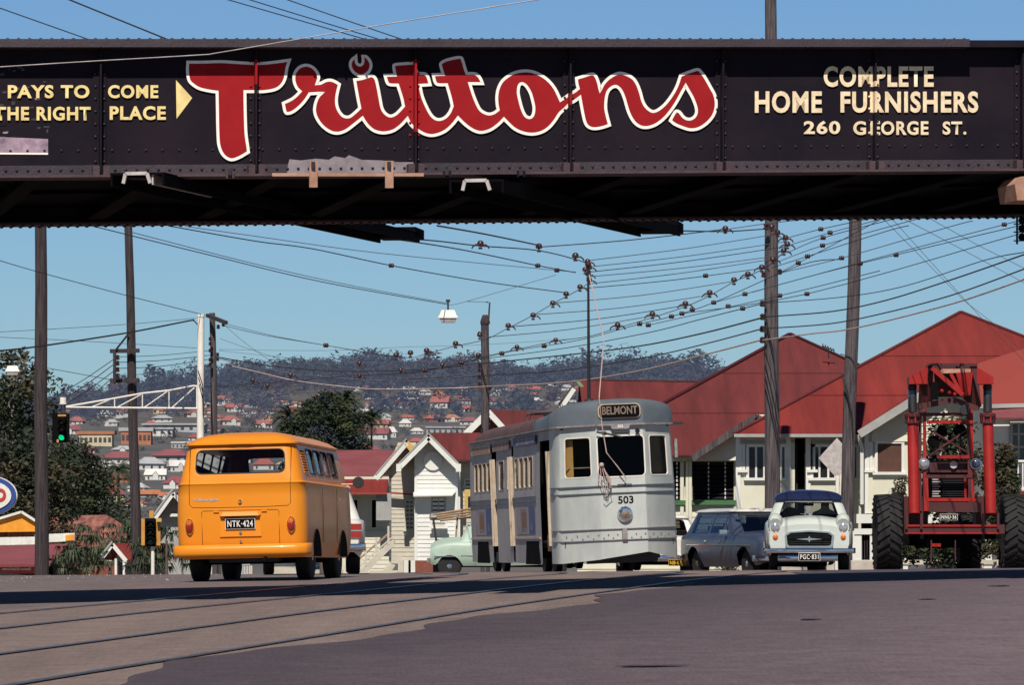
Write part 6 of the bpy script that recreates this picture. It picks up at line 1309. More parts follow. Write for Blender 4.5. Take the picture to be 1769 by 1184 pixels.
wire([(204,649),(230,648),(280,643),(363,630)],127,.012,'wirepale','lowest pinkish service wire from the side bracket to the short grey pole',150)
wire([(195,622),(150,653),(100,684),(60,712)],127,.011,'wire','upper wire slanting down left from the side bracket')
wire([(195,631),(150,664),(90,703),(58,725)],127,.013,'wire','second wire slanting down left from the side bracket')
wire([(196,642),(150,676),(110,702),(58,747.5),(-20,787)],127,.012,'wire','third wire slanting down left from the side bracket to the picture edge')
wire([(193,654),(150,690),(120,705)],127,.012,'wiremid','lowest wire slanting down left from the side bracket')
wire([(-20,608),(58,600),(216,576),(324,555),(334,554),(341,561)],105,.022,'wire','thick black cable rising right to the top of the white mast',120)
wire([(-20,444),(59,468),(216,510),(349,543.5)],105,.010,'wire','thin wire descending right across the two left poles to the mast top',120)
wire([(-20,575),(200,562),(338,550)],110,.007,'wiremid','faint level wire just above the thick black cable',120); wire([(-20,582),(150,590),(339,601.6)],110,.007,'wiremid','faint wire sagging below the thick black cable to the mast',120)
wire([(-20,619),(22,627),(80,636),(189,656)],125,.009,'wire','span wire carrying the far-left street lamp')
wire([(150,388),(363,441),(560,488),(772,526)],70,.009,'wire','darker of two converging wires running down right to the middle street lamp',100)
wire([(215,398),(440,456),(600,492),(772,524)],70,.007,'wiremid','fainter of two converging wires running down right to the middle street lamp',100)
wire([(290,390),(440,416.5),(540,430),(676,459),(830,486),(978,506)],66,.009,'wire','wire with a single egg insulator crossing the open sky above the middle lamp',85)
wire([(320,391),(440,408),(660,438),(960,467),(995,470)],66,.006,'wiremid','faint upper wire from the bridge to the hanger cluster',85)
wire([(681,413),(800,432),(929,459),(994,471)],60,.010,'wire','wire with two pale egg insulators ending at the tram pole cluster',85)
wire([(690,411),(760,417),(830,425),(930,433),(1000,450),(1017,458)],60,.010,'wire','trolley wire leaving the left trough toward the tram pole',82)
wire([(755,390),(840,405),(931,424)],58,.012,'wire','short wire from the bridge down to the second hanger',70)
wire([(776,527),(806,521),(961,475)],100,.006,'wiremid','faint wire rising right from the middle street lamp'); wire([(806,521),(843,522)],105,.007,'wire','short tie wire from the lamp span to the pole rod',150)
wire([(1017,488),(1003,499),(955,525),(921,545),(878,567),(838,587),(788,598),(737,611),(692,618),(563,597),(470,580),(392,560)],84,.009,'wire','trolley wire running down left from the tram pole past seven hangers',165)
wire([(1150,398,54),(1253,400,62),(1333,396,70),(1345,406,76),(1357,425,80),(1340,450,82),(1316,466,84),(1292,477,86),(1268,487,88),(1226,511,92),(1184,530,96),(1127,549,102),(1067,567,110),(1015,582,113),(960,590,116),(893,604,122),(826,619,130),(764,636,138),(692,647,146),(621,650,155)],56,.009,'wire','long trolley wire curving down left through the main hanger line',165)
wire([(1454,448),(1380,459),(1233,523),(1160,547),(1105,560),(1000,588),(880,608),(740,640),(600,650),(438,664),(340,669)],80,.009,'wire','guard wire beaded with egg insulators below the main hanger line',160)
wire([(1769,440),(1645,483),(1531,519),(1440,538),(1346,546),(1318,548)],70,.014,'wire','thick service cable from the right edge to the tallest pole, uppermost',99)
wire([(1769,465),(1645,510),(1524,542),(1430,560),(1318,568)],70,.013,'wire','middle thick service cable from the right edge to the tallest pole',99)
wire([(1769,483),(1645,525),(1478,567),(1400,577),(1318,588)],70,.015,'wirepale','pinkish service cable from the right edge to the tallest pole',99)
wire([(1769,436),(1700,450),(1561,495),(1450,514),(1318,524)],75,.009,'wire','thin wire above the thick service cables at right',99)
wire([(828,621),(975,602),(1120,575),(1210,552),(1316,525)],150,.012,'wire','uppermost of four service wires between the tram-side pole and the tallest pole',99)
wire([(828,629),(975,614),(1100,599),(1210,577),(1314,550)],150,.020,'wire','second, thicker service wire between the tram-side pole and the tallest pole',99)
wire([(660,658),(843,649),(975,640),(1120,617),(1220,594),(1314,569)],165,.016,'wire','third service wire between the tram-side pole and the tallest pole',99)
wire([(661,673.7),(755,672),(843,668),(975,661),(1100,642),(1210,615),(1314,588)],165,.020,'wirepale','pinkish lowest service wire between the tram-side pole and the tallest pole',99)
wire([(374,617),(420,625),(481,634),(594,641.6),(735,638),(829,627)],150,.020,'wire','thick upper service wire sagging between the short grey pole and the tram-side pole')
wire([(377,619.5),(440,634),(509,646),(637,657),(740,656),(829,648)],150,.013,'wiremid','middle service wire sagging between the short grey pole and the tram-side pole')
wire([(380,628),(440,642),(509,658),(590,668),(665,673),(829,670)],150,.018,'wirepale','pinkish lowest service wire sagging between the short grey pole and the tram-side pole')
wire([(388,563),(460,580),(563,597),(640,610),(684,616)],148,.010,'wire','wire from the crossarm carrying one small egg insulator')
wire([(380,585),(430,603),(520,632),(600,655)],150,.007,'wiremid','thin stay wire slanting from the short grey pole across the hill'); wire([(388,562),(420,590),(470,625),(520,650)],150,.007,'wiremid','steeper thin stay wire slanting from the short grey pole')
wire([(378,604),(560,606),(700,600),(830,596),(1000,585)],150,.006,'wiremid','faint level wire across the ridge line'); wire([(378,606),(560,624),(700,626),(830,614)],150,.006,'wiremid','faint sagging wire across the treetops')
wire([(340,669),(460,668),(560,664),(640,652)],150,.008,'wire','low dark wire running right from the signal mast')
HA=[(931,427),(1018,450),(1020,461),(1020,470),(1020,478),(1022,490),(1003,499),(955,524),(921,544),(878,565),(838,583)]
HB_=[(1253,396),(1345,404),(1355,418),(1358,426),(1352,441),(1333,448),(1315,464),(1268,486),(1226,510),(1184,528),(1127,546)]
for i,(a,b) in enumerate(zip(HA,HB_)):
    mid=((a[0]+b[0])/2,(a[1]+b[1])/2+3-(i>6)*-2)
    wire([a,mid,b],80 if i else 62,.0075,'wiremid' if i%3 else 'wire','thin wire %s of eleven counted downward between the two hanger lines'%('one two three four five six seven eight nine ten eleven'.split()[i]),86 if i else 62)
for i,(a,b,c) in enumerate((((1250,397),(1335,385),(1420,376)),((1357,412),(1418,396),(1520,374)),((1360,425),(1434,402),(1540,374)),((1360,437),(1422,411),(1560,374)),((1345,452),(1422,424),(1600,374)),((1333,463),(1395,443),(1530,400)),((1342,473),(1454,446),(1640,392)),((1300,505),(1463,461),(1769,388)),((1233,523),(1500,450),(1735,388)),((1178,542),(1394,508),(1769,402)),((1120,562),(1347,511),(1480,478)),((1330,480),(1460,412),(1530,374)))):
    wire([a,b,c,(c[0]+40,c[1]-10)] if c[1]>380 else [a,b,c],88,.0075,'wire' if i%2 else 'wiremid','thin wire %s of twelve rising right past the tallest pole'%('one two three four five six seven eight nine ten eleven twelve'.split()[i]),70)
for i,q in enumerate((((1518,370),(1667,521),(1716,559),(1800,640)),((1534,370),(1700,555),(1800,655)),((1550,372),(1660,430),(1790,500)),((1596,372),(1690,424),(1790,474)))):
    wire(q,75,.006,'wiremid','thin guy wire, %s of four, slanting down right in front of the red roofs'%('first second third fourth'.split()[i]),90,sm=False)
wire([(-10,116),(150,106),(340,95),(376,91),(500,70),(700,36),(960,-6)],33,.004,'steelpale','pale wire crossing in front of the bridge lettering and up into the sky')
for i,q in enumerate((((380,-5),(640,70),(800,115)),((418,-5),(660,69),(800,108)),((485,-5),(699,69),(830,108)))): wire(q,60,.0075,'wire','thin wire above the bridge, %s of three parallel in the top sky'%('left middle right'.split()[i]))
wire([(110,-5),(300,72),(360,95)],60,.011,'wire','darker wire slanting down right at the top left sky'); wire([(-10,10),(165,72),(230,95)],60,.008,'wire','wire in the top left corner slanting down to the bridge')
# hangers
def hanger(x,y,d,kind,lab,s=1.0):
    c=P(x,y,d); o=T('wire_hanger',lab,'wire hanger',tuple(c),group='ceramic trolley wire hangers'); k=d/7371*s
    mb=MB(); mb.lathe(c,[(1.8*k,-5.5*k),(2*k,-4*k),(5.5*k,-3.2*k),(6*k,0),(5*k,3.5*k),(2.6*k,5.2*k),(.1*k,5.6*k)],'porcelain',n=10); mb.build('insulator_cap',o,world=True,smooth=50)
    mb=MB()
    if kind in('R','D'): mb.tube([c+Vector((1*k,0,-3*k)),c+Vector((8*k,0,-1.5*k)),c+Vector((13*k,0,-5*k)),c+Vector((15*k,0,-9*k))],[2*k,1.7*k,1.5*k,1.2*k],'porcelain',n=6)
    if kind in('L','D'): mb.tube([c+Vector((-1*k,0,-3*k)),c+Vector((-8*k,0,-1.5*k)),c+Vector((-13*k,0,-5*k)),c+Vector((-15*k,0,-9*k))],[2*k,1.7*k,1.5*k,1.2*k],'porcelain',n=6)
    mb.box(c+Vector((0,0,-8*k)),(7*k,3*k,3.5*k),'porcelain'); mb.build('yoke_arm',o,world=True)
ORD='first second third fourth fifth sixth seventh eighth ninth tenth eleventh twelfth thirteenth fourteenth fifteenth sixteenth seventeenth eighteenth nineteenth twentieth'.split()
LA=[(830,421,66,'D'),(931,426,70,'S'),(994,442,80,'R'),(1015,452,82,'R'),(1018,462,82,'R'),(1011,466,82,'S'),(1016,474,82,'R'),(1018,484,82,'R'),(1002,496,84,'R'),(978,508,85,'S'),(955,524,90,'R'),(921,545,97,'R'),(878,563,105,'R'),(829,579,115,'S'),(787,594,125,'R'),(737,606,135,'R'),(709,610,140,'S'),(684,614,145,'S')]
for i,(x,y,d,k) in enumerate(LA): hanger(x,y,d,k,'brown hanger, %s along the wire dipping from bridge past tram pole'%ORD[i],1.0 if i<3 else .85)
LB_=[(1253,395,62,'D'),(1333,392,70,'S'),(1343,402,78,'D'),(1357,411,80,'D'),(1360,422,80,'D'),(1354,433,80,'D'),(1335,448,82,'D'),(1316,462,84,'D'),(1292,474,86,'D'),(1268,484,88,'S'),(1226,506,92,'D'),(1184,525,96,'D'),(1127,543,102,'D'),(1067,562,110,'D')]
for i,(x,y,d,k) in enumerate(LB_): hanger(x,y,d,k,'dark hanger, %s down the main right-hand hanger line from the bridge'%ORD[i],.9)
LC=[(960,588,115,'D'),(893,600,122,'D'),(826,614,130,'L'),(764,631,138,'R'),(692,640,145,'R'),(621,628,150,'R'),(621,650,155,'D'),(502,648,155,'R'),(437,657,160,'R'),(462,666,160,'L')]
for i,(x,y,d,k) in enumerate(LC): hanger(x,y,d,k,'small distant hanger left of tram pole, %s counting leftward'%ORD[i],.75)
EG=[(1418,395,78),(1434,400,78),(1422,411,78),(1421,424,78),(1395,443,80),(1379,455,82),(1454,446,80),(1548,444,78),(1735,388,74),(1486,460,82),(1394,508,84),(1347,511,99),(1233,522,92),(1178,542,96),(1196,537,96),(1160,546,98),(1105,558,103),(1120,563,103),(676,459,76),(929,461,82),(962,469,84),(563,597,150),(1219,485,90),(1287,504,88),(1258,530,92),(1283,530,90),(940,597,120),(867,612,125),(797,628,130),(734,640,140)]
def snap(x,y,d):
    best=(15,y,d)
    for pts,da,db in WIRES:
        a0,a1=pts[0][0],pts[-1][0]
        for p,q in zip(pts,pts[1:]):
            if p[0]!=q[0] and min(p[0],q[0])<=x<=max(p[0],q[0]):
                t=(x-p[0])/(q[0]-p[0]); yy=p[1]+(q[1]-p[1])*t
                if abs(yy-y)<best[0]:
                    if len(p)>2 and len(q)>2: dd=p[2]+(q[2]-p[2])*t
                    else: dd=da+(db-da)*(x-a0)/(a1-a0)
                    best=(abs(yy-y),yy,dd)
    return best[1],best[2]
EG0=EG; EG=[(x,)+snap(x,y,d) for x,y,d in EG0]
for i,(x,y,d) in enumerate(EG):
    k=d/7371; mb=MB(); mb.lathe(P(x,y,d),[(2*k,-4.6*k),(3.6*k,-3.6*k),(3.9*k,-1*k),(3*k,0),(3.9*k,1*k),(3.6*k,3.6*k),(2*k,4.6*k)],'porcelain',axis='X',n=8); o=mb.build('egg_insulator',smooth=50); centre_origin(o)
    where='left of the tram pole' if x<1000 else ('between the tram pole and the tallest pole' if x<1330 else 'right of the tallest pole')
    same=sorted([e for e in EG if (e[0]<1000)==(x<1000) and ((e[0]<1330)==(x<1330))]); tag(o,'brown egg insulator %s, %s from left there'%(where,ORD[same.index((x,y,d))]),'insulator','egg insulators')
an=T('television_antenna','small television antenna on the maroon pyramid roof','antenna',tuple(P(1430,612,138))); mb=MB(); mb.tube([P(1432,620,138),P(1430,598,138)],.02,'wire'); mb.tube([P(1420,598,138),P(1442,606,138)],.02,'wire')
for i in range(5): mb.tube([P(1421+4.5*i,594+2*i,138),P(1424+4.5*i,604+2*i,138)],.015,'wire')
mb.build('antenna_rods',an,world=True)
# ---------------------------------------------------------------- vegetation
def leafclump(mb,c,r,n,size,m,rr,flat=.8,droop=0):
    for i in range(n):
        while True:
            v=Vector((rr.uniform(-1,1),rr.uniform(-1,1),rr.uniform(-1,1)))
            if .25<v.length<1: break
        p=Vector(c)+Vector((v.x*r,v.y*r,v.z*r*flat)); a=Vector((rr.uniform(-1,1),rr.uniform(-1,1),rr.uniform(-.6,.6)-droop)).normalized(); b=a.cross(Vector((rr.uniform(-1,1),rr.uniform(-1,1),rr.uniform(-1,1)))).normalized(); s=size*rr.uniform(.6,1.3)
        mb.add([p-a*s,p+b*s*.45,p+a*s,p-b*s*.45],[(0,1,2,3)],m)
def tree(name,label,base,h,w,mats,seed,nclump=26,nleaf=60,size=.22,cat='tree',group=None,bark='bark',lo=.35,limbs=5,cr_=.22,shape=None):
    rr=random.Random(seed); b=Vector(base); o=T(name,label,cat,tuple(b),group=group)
    mb=MB(); top=b+Vector((rr.uniform(-.05,.05)*w,0,h*.8)); tr=max(.06,h*.022)
    mb.tube([b-Vector((0,0,.3)),b.lerp(top,.4)+Vector((rr.uniform(-.1,.1)*w*.3,0,0)),top],[tr,tr*.75,tr*.2],bark,n=8); cl=[]
    for i in range(nclump):
        z=lo+(1-lo)*rr.random()**.8; 
        ww=w*(math.sin(math.pi*min(1,(z-lo*.6)/(1-lo*.6)))**.5 if shape is None else shape(z)); ang=rr.uniform(0,6.28); rad=rr.random()**.6*ww*.5
        cl.append(b+Vector((math.cos(ang)*rad,math.sin(ang)*rad,z*h*(1-.1*(rad/(w*.5))))))
    for c in cl[:limbs*3]:
        s=b.lerp(top,max(.2,min(.9,(c.z-b.z)/h-.2))); mb.tube([s,s.lerp(c,.5)+Vector((0,0,.05*h*rr.uniform(-.5,.5))),c],[tr*.4,tr*.25,tr*.08],bark,n=5)
    mb.build('trunk',o,world=True,smooth=60)
    mb=MB()
    for c in cl: leafclump(mb,c,w*cr_*rr.uniform(.6,1.2),nleaf,size,rr.choice(mats),rr)
    mb.build('crown',o,world=True); return o
tree('gum_tree','tall open-crowned dark gum tree behind the thick pole at the left edge',P(25,985,165),8.3,5.8,['leafdark','leafdark','leafolive'],1,64,110,.12,lo=.30,bark='palebark',cr_=.13)
tree('gum_tree','gum tree with pale bare trunk at the extreme left edge beside the oval sign',P(-35,985,172),7.6,5,['leafdark','leafdark'],2,45,110,.12,lo=.3,bark='palebark',cr_=.16)
tree('shade_tree','dense dark round tree between the thick pole and the slender pole',P(122,985,192),5.4,4.2,['leafdark','leafdark','leafmid'],3,80,160,.1,lo=.1,cr_=.2)
tree('shade_tree','lower dark bushy tree right of the dense round tree, above the rusted shed',P(160,975,196),4.0,3.6,['leafdark','leafdark','leafmid'],4,60,150,.1,lo=.1,cr_=.2)
tree('shade_tree','dark bushy tree behind the oval sign at far left',P(38,985,150),4.4,3.4,['leafdark','leafdark','leafolive'],5,70,150,.1,lo=.05,cr_=.2)
for i,(px,yb,yt,d,w,lab) in enumerate(((150,1000,905,140,1.3,'drooping tropical bush in front of the rusted shed, left one'),(190,1000,900,136,1.3,'drooping tropical bush behind the red-roofed porch'),(222,1000,905,142,1.0,'drooping tropical bush just left of the slender pole'),(288,1003,905,122,.9,'drooping leafy bush at the left flank of the orange van'),(255,1003,940,124,.8,'low leafy bush at the foot of the post signal'),(135,1003,945,128,1.0,'low bush beside the thick pole foot'))):
    rr=random.Random(20+i); b=P(px,yb,d); h=ZZ(yt,d)-b.z; o=T('tropical_bush',lab,'bush',tuple(b),group='drooping tropical bushes'); mb=MB(); mb.tube([b-Vector((0,0,.2)),b+Vector((0,0,h*.7))],[.06,.03],'bark',n=6); mb.build('stem',o,world=True); mb=MB()
    for k in range(34):
        c=b+Vector((rr.uniform(-1,1)*w*.8,rr.uniform(-1,1)*w*.6,h*rr.uniform(.25,1)))
        for q in range(14):
            a=rr.uniform(0,6.28); L_=.30*rr.uniform(.7,1.2); e=c+Vector((math.cos(a)*L_*.6,math.sin(a)*L_*.6,.05)); f=c+Vector((math.cos(a)*L_,math.sin(a)*L_,-L_*.6)); s=Vector((-math.sin(a),math.cos(a),0))*.028
            mb.add([c,e-s,e+s,f],[(0,1,3,2)],rr.choice(['leafpalm','leafmid','leafdark','leafpalm']))
    mb.build('crown',o,world=True)
def palm(label,px,yb,yt,d,w,seed,n=44,mats=('leafdark','leafdark','leafdark','leafmid','leafpalm'),name='palm_tree'):
    rr=random.Random(seed); b=P(px,yb,d); t=P(px+rr.uniform(-3,3),yt,d); o=T(name,label,'palm',tuple(b),group='palms'); mb=MB(); mb.tube([b,t],[w*.06,w*.045],'bark',n=7); mb.build('trunk',o,world=True); mb=MB()
    for i in range(n):
        a=rr.uniform(0,6.28); up=rr.uniform(.0,1.5); L_=w*rr.uniform(.65,1.1); prev=t
        pts=[t+Vector((math.cos(a)*L_*s,math.sin(a)*L_*s,L_*(up*s*.9-s*s*.9))) for s in(0,.2,.4,.6,.8,1)]
        for k in range(5):
            for q in range(5):
                c=pts[k].lerp(pts[k+1],q/5); dr=(pts[k+1]-pts[k]).normalized(); sd=dr.cross(Vector((0,0,1))).normalized()
                for s in(-1,1):
                    e=c+sd*s*L_*.17*(1-k*.12)+dr*L_*.14-Vector((0,0,L_*.05)); mb.add([c,c+dr*L_*.05,e],[(0,1,2)],rr.choice(mats))
    mb.build('fronds',o,world=True)
D=250
for i,(px,yt,w) in enumerate(((505,722,1.4),(535,712,1.5),(560,722,1.4),(588,700,1.5),(600,690,1.3),(615,725,1.5),(640,722,1.3),(575,745,1.6),(525,745,1.5),(610,752,1.5),(545,765,1.5),(590,768,1.4))):
    palm('dark palm crown, %s from left in the clump above the orange van'%ORD[[505,525,535,545,560,575,588,590,600,610,615,640].index(px)],px,1000,yt,D+i*1.5,w*1.0,40+i)
tree('shade_tree','broad dark tree massed behind the palm crowns above the orange van',P(560,1000,246),10.4,5.8,['leafdark','leafdark','leafdark','leafmid','leafblue'],31,90,170,.13,lo=.66,cr_=.13)
palm('lone palm among the hill houses between the hanging signal and the slender pole',205,880,812,330,1.9,60)
tree('garden_shrub','olive green conical shrub right of the loader mast',P(1728,985,96),2.75,1.5,['leafolive','leafmid'],8,60,130,.06,lo=.02,cr_=.16,cat='shrub',shape=lambda z:1.05-z*.75)
tree('garden_shrub','olive shrub glimpsed through the loader frame',P(1640,985,99),3.4,2.1,['leafolive','leafmid','leafdark'],9,70,120,.075,lo=.02,cr_=.2,cat='shrub',shape=lambda z:1.05-z*.6)
tree('garden_shrub','small olive bush left of the loader above its big tyre',P(1556,985,97),2.05,.7,['leafolive','leafmid'],10,24,100,.05,lo=.02,cr_=.25,cat='shrub',shape=lambda z:1.0-z*.5)
tree('garden_shrub','little green weed bush under the grey station wagon',P(1262,992,98),.45,.7,['leafolive','leafmid'],12,12,50,.04,lo=.02,cr_=.25,cat='shrub')
# ---------------------------------------------------------------- hillside houses
def hillpt(px,py):   # intersect view ray with hillside
    y=240.0
    while y<2300:
        z=HZ((px-CX)/F*y,y); 
        if z>=ZZ(py,y): return y
        y+=4
    return 2250.0
hs=[ # px centre, py base, px width, py height(total), roof, wall, kind
(235,768,60,30,'gry','org',2),(165,770,66,26,'org','yel',2),(120,750,40,16,'mar','wht',0),(300,745,110,14,'gry','gry',3),(255,752,90,14,'gry','wht',3),
(385,700,32,18,'fred','wht',0),(440,705,44,18,'fred','wht',0),(407,712,34,16,'fred','wht',0),(400,735,36,18,'fred','wht',0),(465,715,36,15,'fred','wht',0),
(566,706,44,34,'fred','wht',1),(545,708,34,16,'fred','wht',0),(575,712,20,14,'fred','wht',0),(628,720,38,14,'wht','wht',0),(670,704,32,15,'fred','wht',0),(665,727,24,14,'gry','wht',0),(758,706,36,22,'fred','wht',0),(700,738,24,14,'wht','wht',0),(675,756,22,20,'wht','wht',0),(652,760,40,22,'mar','wht',0),(745,730,28,14,'fred','brn',0),(810,735,36,15,'mar','wht',0),(770,750,70,14,'gry','gry',3),(770,765,40,10,'fred','yel',0),
(215,720,34,16,'fred','wht',0),(180,722,30,14,'wht','wht',0),(130,735,30,16,'fred','wht',0),(280,728,40,12,'gry','wht',0),(260,738,24,12,'fred','yel',0),(90,715,36,14,'fred','wht',0),(60,720,40,14,'fred','org',0),
(140,800,50,22,'mar','wht',0),(205,802,64,24,'mar','wht',0),(185,812,40,16,'wht','wht',0),(290,798,70,24,'mar','gry',0),(262,812,50,24,'gry','wht',0),(310,815,36,22,'wht','wht',0),(268,830,40,22,'wht','wht',0),(205,835,60,22,'mar','org',0),(300,845,44,24,'mar','wht',0),(255,860,50,16,'forg','gry',0),(290,862,36,14,'forg','gry',0),(190,870,56,36,'mar','yel',0),(235,850,36,18,'gry','wht',0),(300,870,44,18,'wht','wht',0),(160,835,34,18,'forg','wht',0),
(420,800,30,18,'mar','wht',0),(400,825,46,24,'mar','wht',0),(455,812,40,22,'fred','wht',0),(470,835,44,22,'mar','wht',0),(430,850,50,24,'forg','wht',0),(385,850,34,18,'wht','wht',0),(360,780,36,20,'mar','wht',0),(350,815,40,20,'wht','wht',0),(345,850,40,20,'mar','gry',0),
(700,790,40,22,'wht','wht',0),(640,785,36,18,'mar','wht',0),(720,768,30,12,'fred','wht',0),(845,700,30,14,'mar','wht',0),(900,690,26,12,'fred','wht',0),(800,712,26,12,'fred','wht',0),(640,690,22,10,'fred','wht',0),(320,690,30,12,'fred','wht',0),(270,702,24,10,'fred','wht',0),(480,690,26,11,'fred','wht',0),(520,735,40,14,'gry','wht',0),(720,750,26,12,'wht','wht',0),
(880,675,26,11,'fred','wht',0),(960,690,26,11,'fred','wht',0),(150,700,26,10,'wht','wht',0),(340,720,40,12,'fred','wht',0),(500,725,30,12,'fred','wht',0),(210,783,40,14,'gry','wht',0),(150,782,34,12,'mar','wht',0),(320,775,50,13,'wht','gry',3)]
RN={'fred':'red-roofed','mar':'maroon-roofed','forg':'orange-roofed','gry':'grey-roofed','wht':'white-roofed','org':'orange-roofed'}
KN={0:'cottage',1:'two-storey house',2:'flat-roofed brick block',3:'long low school building'}
WN={'wht':'white-walled','org':'orange brick','yel':'cream-yellow','gry':'grey-walled','brn':'brown-walled'}
xr=random.Random(21)
for z_ in range(700):
    if len(hs)>=150: break
    reg=xr.choice([(20,340,690,765),(110,335,768,878),(110,335,768,878),(370,480,690,745),(590,840,690,790),(340,860,690,730),(340,500,775,865),(600,1000,672,700)])
    px=xr.uniform(*reg[:2]); py=xr.uniform(*reg[2:]); k=interp(py,[(680,22),(740,30),(800,40),(870,48)]); w_=k*xr.uniform(.75,1.25); h_=w_*xr.uniform(.38,.55)
    if any(abs(px-h[0])<(w_+h[2])*.40 and abs(py-h[1])<(h_+h[3])*.42 for h in hs): continue
    hs.append((px,py,w_,h_,xr.choice(['fred','fred','mar','mar','forg','gry','wht']),xr.choice(['wht','wht','wht','yel','gry','org']),0))
HH=[]
def band(py): return 0 if py<712 else 1 if py<740 else 2 if py<785 else 3 if py<832 else 4
BN=['highest','second highest','middle','second lowest','lowest']
hr=random.Random(9)
for bi in range(5):
    L_=sorted([h for h in hs if band(h[1])==bi])
    for k,h in enumerate(L_): HH.append((h,bi,k))
OX=ORD+[t_+'-'+o_ for t_ in('twenty','thirty','forty','fifty') for o_ in ORD[:9]]
for (px,py,w_,h_,rf,wl,kd),bi,k in HH:
    d=hillpt(px,py); c=P(px,py,d); c.z=HZ(c.x,d)-.2; s=d/7371; W_=w_*s; Ht=h_*s; i=0 if d<600 else 1 if d<1150 else 2
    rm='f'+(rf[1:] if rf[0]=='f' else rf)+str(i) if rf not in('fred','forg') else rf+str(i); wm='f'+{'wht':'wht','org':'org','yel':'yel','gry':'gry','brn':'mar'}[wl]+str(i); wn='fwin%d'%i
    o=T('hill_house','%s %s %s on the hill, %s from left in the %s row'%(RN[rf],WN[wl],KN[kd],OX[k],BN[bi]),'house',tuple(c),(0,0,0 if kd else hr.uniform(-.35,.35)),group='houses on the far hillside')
    dp=W_*(.6 if kd!=1 else .7); wallh=Ht*(.5 if kd==0 else .62 if kd==1 else .8); hw_=W_/2; q=.43 if kd!=3 else .48
    mb=MB(); mb.b2((-W_*q,0,-3),(W_*q,dp,wallh),wm); mb.build('wall',o)
    mb=MB(); e=wallh; t=Ht
    if kd in(0,1):
        rl=.18*W_ if hr.random()<.7 else .46*W_
        A=[(-hw_,-.06*W_,e),(hw_,-.06*W_,e),(hw_,dp+.06*W_,e),(-hw_,dp+.06*W_,e)]; r1,r2=(-rl,dp/2,t),(rl,dp/2,t)
        mb.add(A+[r1,r2],[(0,1,5,4),(2,3,4,5),(1,2,5),(3,0,4),(3,2,1,0)],rm)
        if hr.random()<.45 and kd==0: mb2=MB(); x=W_*hr.uniform(-.25,.2); g=W_*.15; z2=e+(t-e)*.6; mb2.add([(x-g,-.12*W_,e),(x+g,-.12*W_,e),(x,-.12*W_,z2),(x,dp*.3,z2),(x-g,dp*.3,e),(x+g,dp*.3,e)],[(1,5,3,2),(4,0,2,3)],rm); mb2.add([(x-g*.8,-.1*W_,-1),(x+g*.8,-.1*W_,-1),(x+g*.8,-.1*W_,e),(x,-.1*W_,z2*.98),(x-g*.8,-.1*W_,e)],[(0,1,2,3,4)],wm); mb2.build('porch',o)
    else: mb.b2((-hw_,-.03*W_,e),(hw_,dp,t),rm)
    mb.build('roof',o)
    nw=(3 if kd in(0,1) else 7); 
    for st_ in range(2 if kd==1 else 1):
        zz=wallh*(.35 if kd!=1 else (.12+.5*st_)); wh=wallh*(.38 if kd!=1 else .26)
        for j in range(nw):
            if kd==0 and hr.random()<.2: continue
            x=-W_*q+W_*2*q*(j+.5)/nw; ww=W_*.075 if kd!=3 else W_*.05; mb=MB(); mb.b2((x-ww/2,-.012*W_,zz),(x+ww/2,-.002*W_,zz+wh),wn); mb.build('window',o)
# scattered hillside trees and the far wood
def farleaf(mb,b,h,w,m,rr,n,sz):
    for k in range(4):
        cx,cy,cz=rr.uniform(-.3,.3)*w,rr.uniform(-.3,.3)*w,h*rr.uniform(.42,.85); r_=w*rr.uniform(.22,.38)
        for i in range(n):
            a,bb=rr.uniform(0,6.283),rr.uniform(-1,1); c=math.sqrt(1-bb*bb); k2=rr.random()**.4; p=(b[0]+cx+math.cos(a)*c*r_*k2,b[1]+cy+math.sin(a)*c*r_*k2,b[2]+cz+bb*r_*k2*.75)
            s=sz*rr.uniform(.5,1.3); u=(rr.uniform(-1,1)*s,rr.uniform(-1,1)*s,rr.uniform(-.5,.5)*s); v=(rr.uniform(-1,1)*s*.6,rr.uniform(-.5,.5)*s,rr.uniform(-1,1)*s*.6)
            mb.add([tuple(p[q]+u[q] for q in range(3)),tuple(p[q]+v[q] for q in range(3)),tuple(p[q]-u[q]-v[q] for q in range(3))],[(0,1,2)],m)
rr=random.Random(77)
wm_=MB(); cnt=0
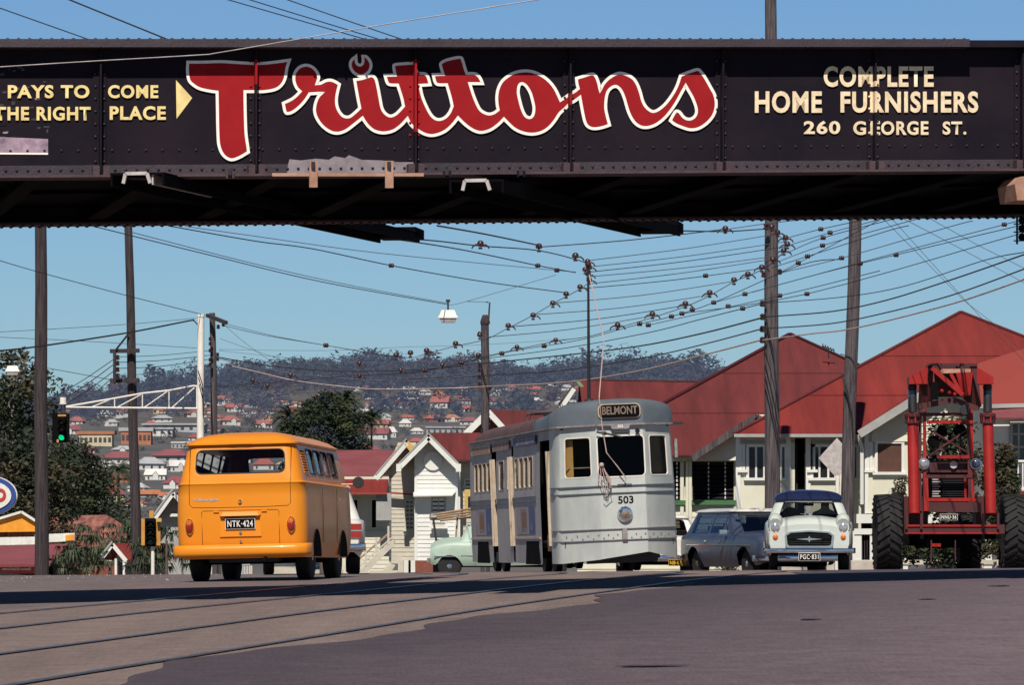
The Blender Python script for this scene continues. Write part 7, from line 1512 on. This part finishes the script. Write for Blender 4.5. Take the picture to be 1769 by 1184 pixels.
for i in range(3400):
    y=rr.uniform(1330,2330); f=rr.uniform(-.135,.075) ; x=f*y
    z=HZ(x,y); py=HY-(z-H)*F/y; 
    lim=interp(CX+f*F,[(0,745),(150,725),(250,700),(400,676),(700,678),(1000,668),(1300,660)])
    if py>lim and rr.random()>.12: continue
    if y>2230 and rr.random()<.5: continue
    h=rr.uniform(6,12)*(1.5 if rr.random()<.10 else 1); m='wood1' if rr.random()<.55 else ('wood2' if rr.random()<.8 else 'wood3')
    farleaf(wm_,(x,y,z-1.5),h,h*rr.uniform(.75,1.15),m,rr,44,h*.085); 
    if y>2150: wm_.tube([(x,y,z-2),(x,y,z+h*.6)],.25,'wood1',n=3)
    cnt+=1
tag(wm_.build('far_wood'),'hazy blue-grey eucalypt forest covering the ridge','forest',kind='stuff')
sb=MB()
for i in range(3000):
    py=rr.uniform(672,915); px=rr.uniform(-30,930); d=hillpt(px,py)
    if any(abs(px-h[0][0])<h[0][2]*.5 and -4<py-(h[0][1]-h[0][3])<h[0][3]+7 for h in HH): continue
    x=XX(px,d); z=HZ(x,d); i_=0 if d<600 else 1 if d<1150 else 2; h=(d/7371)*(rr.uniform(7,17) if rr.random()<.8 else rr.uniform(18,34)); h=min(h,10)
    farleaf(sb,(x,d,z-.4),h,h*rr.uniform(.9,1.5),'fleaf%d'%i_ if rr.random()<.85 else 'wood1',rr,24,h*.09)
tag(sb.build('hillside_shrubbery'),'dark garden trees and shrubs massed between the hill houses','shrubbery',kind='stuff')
for k,(px,py,h_) in enumerate(((722,690,60),(545,662,30),(600,660,36),(625,657,38),(690,655,36),(810,660,40),(1060,650,40),(1120,655,46),(1150,650,38),(1240,652,22),(1200,655,40),(1267,645,30),(780,700,40),(735,720,36),(640,675,24))):
    d=min(hillpt(px,py),2260); s=d/7371; rr2=random.Random(100+k); b=P(px,py,d); b.z=HZ(b.x,d); h=h_*s
    o=T('ridge_tree','tall eucalypt standing out on the wooded ridge, %s from left'%OX[sorted([545,600,625,640.5,690,722,735,780,810,1060,1120,1150,1200,1240,1267]).index(px if px!=640 else 640.5)],'tree',tuple(b),group='tall ridge eucalypts')
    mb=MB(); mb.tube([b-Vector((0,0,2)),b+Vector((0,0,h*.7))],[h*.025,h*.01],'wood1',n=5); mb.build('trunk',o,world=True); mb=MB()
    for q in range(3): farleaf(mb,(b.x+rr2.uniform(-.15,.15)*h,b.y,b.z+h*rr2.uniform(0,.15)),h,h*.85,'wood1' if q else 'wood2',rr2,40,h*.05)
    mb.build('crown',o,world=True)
bpy.context.view_layer.update()
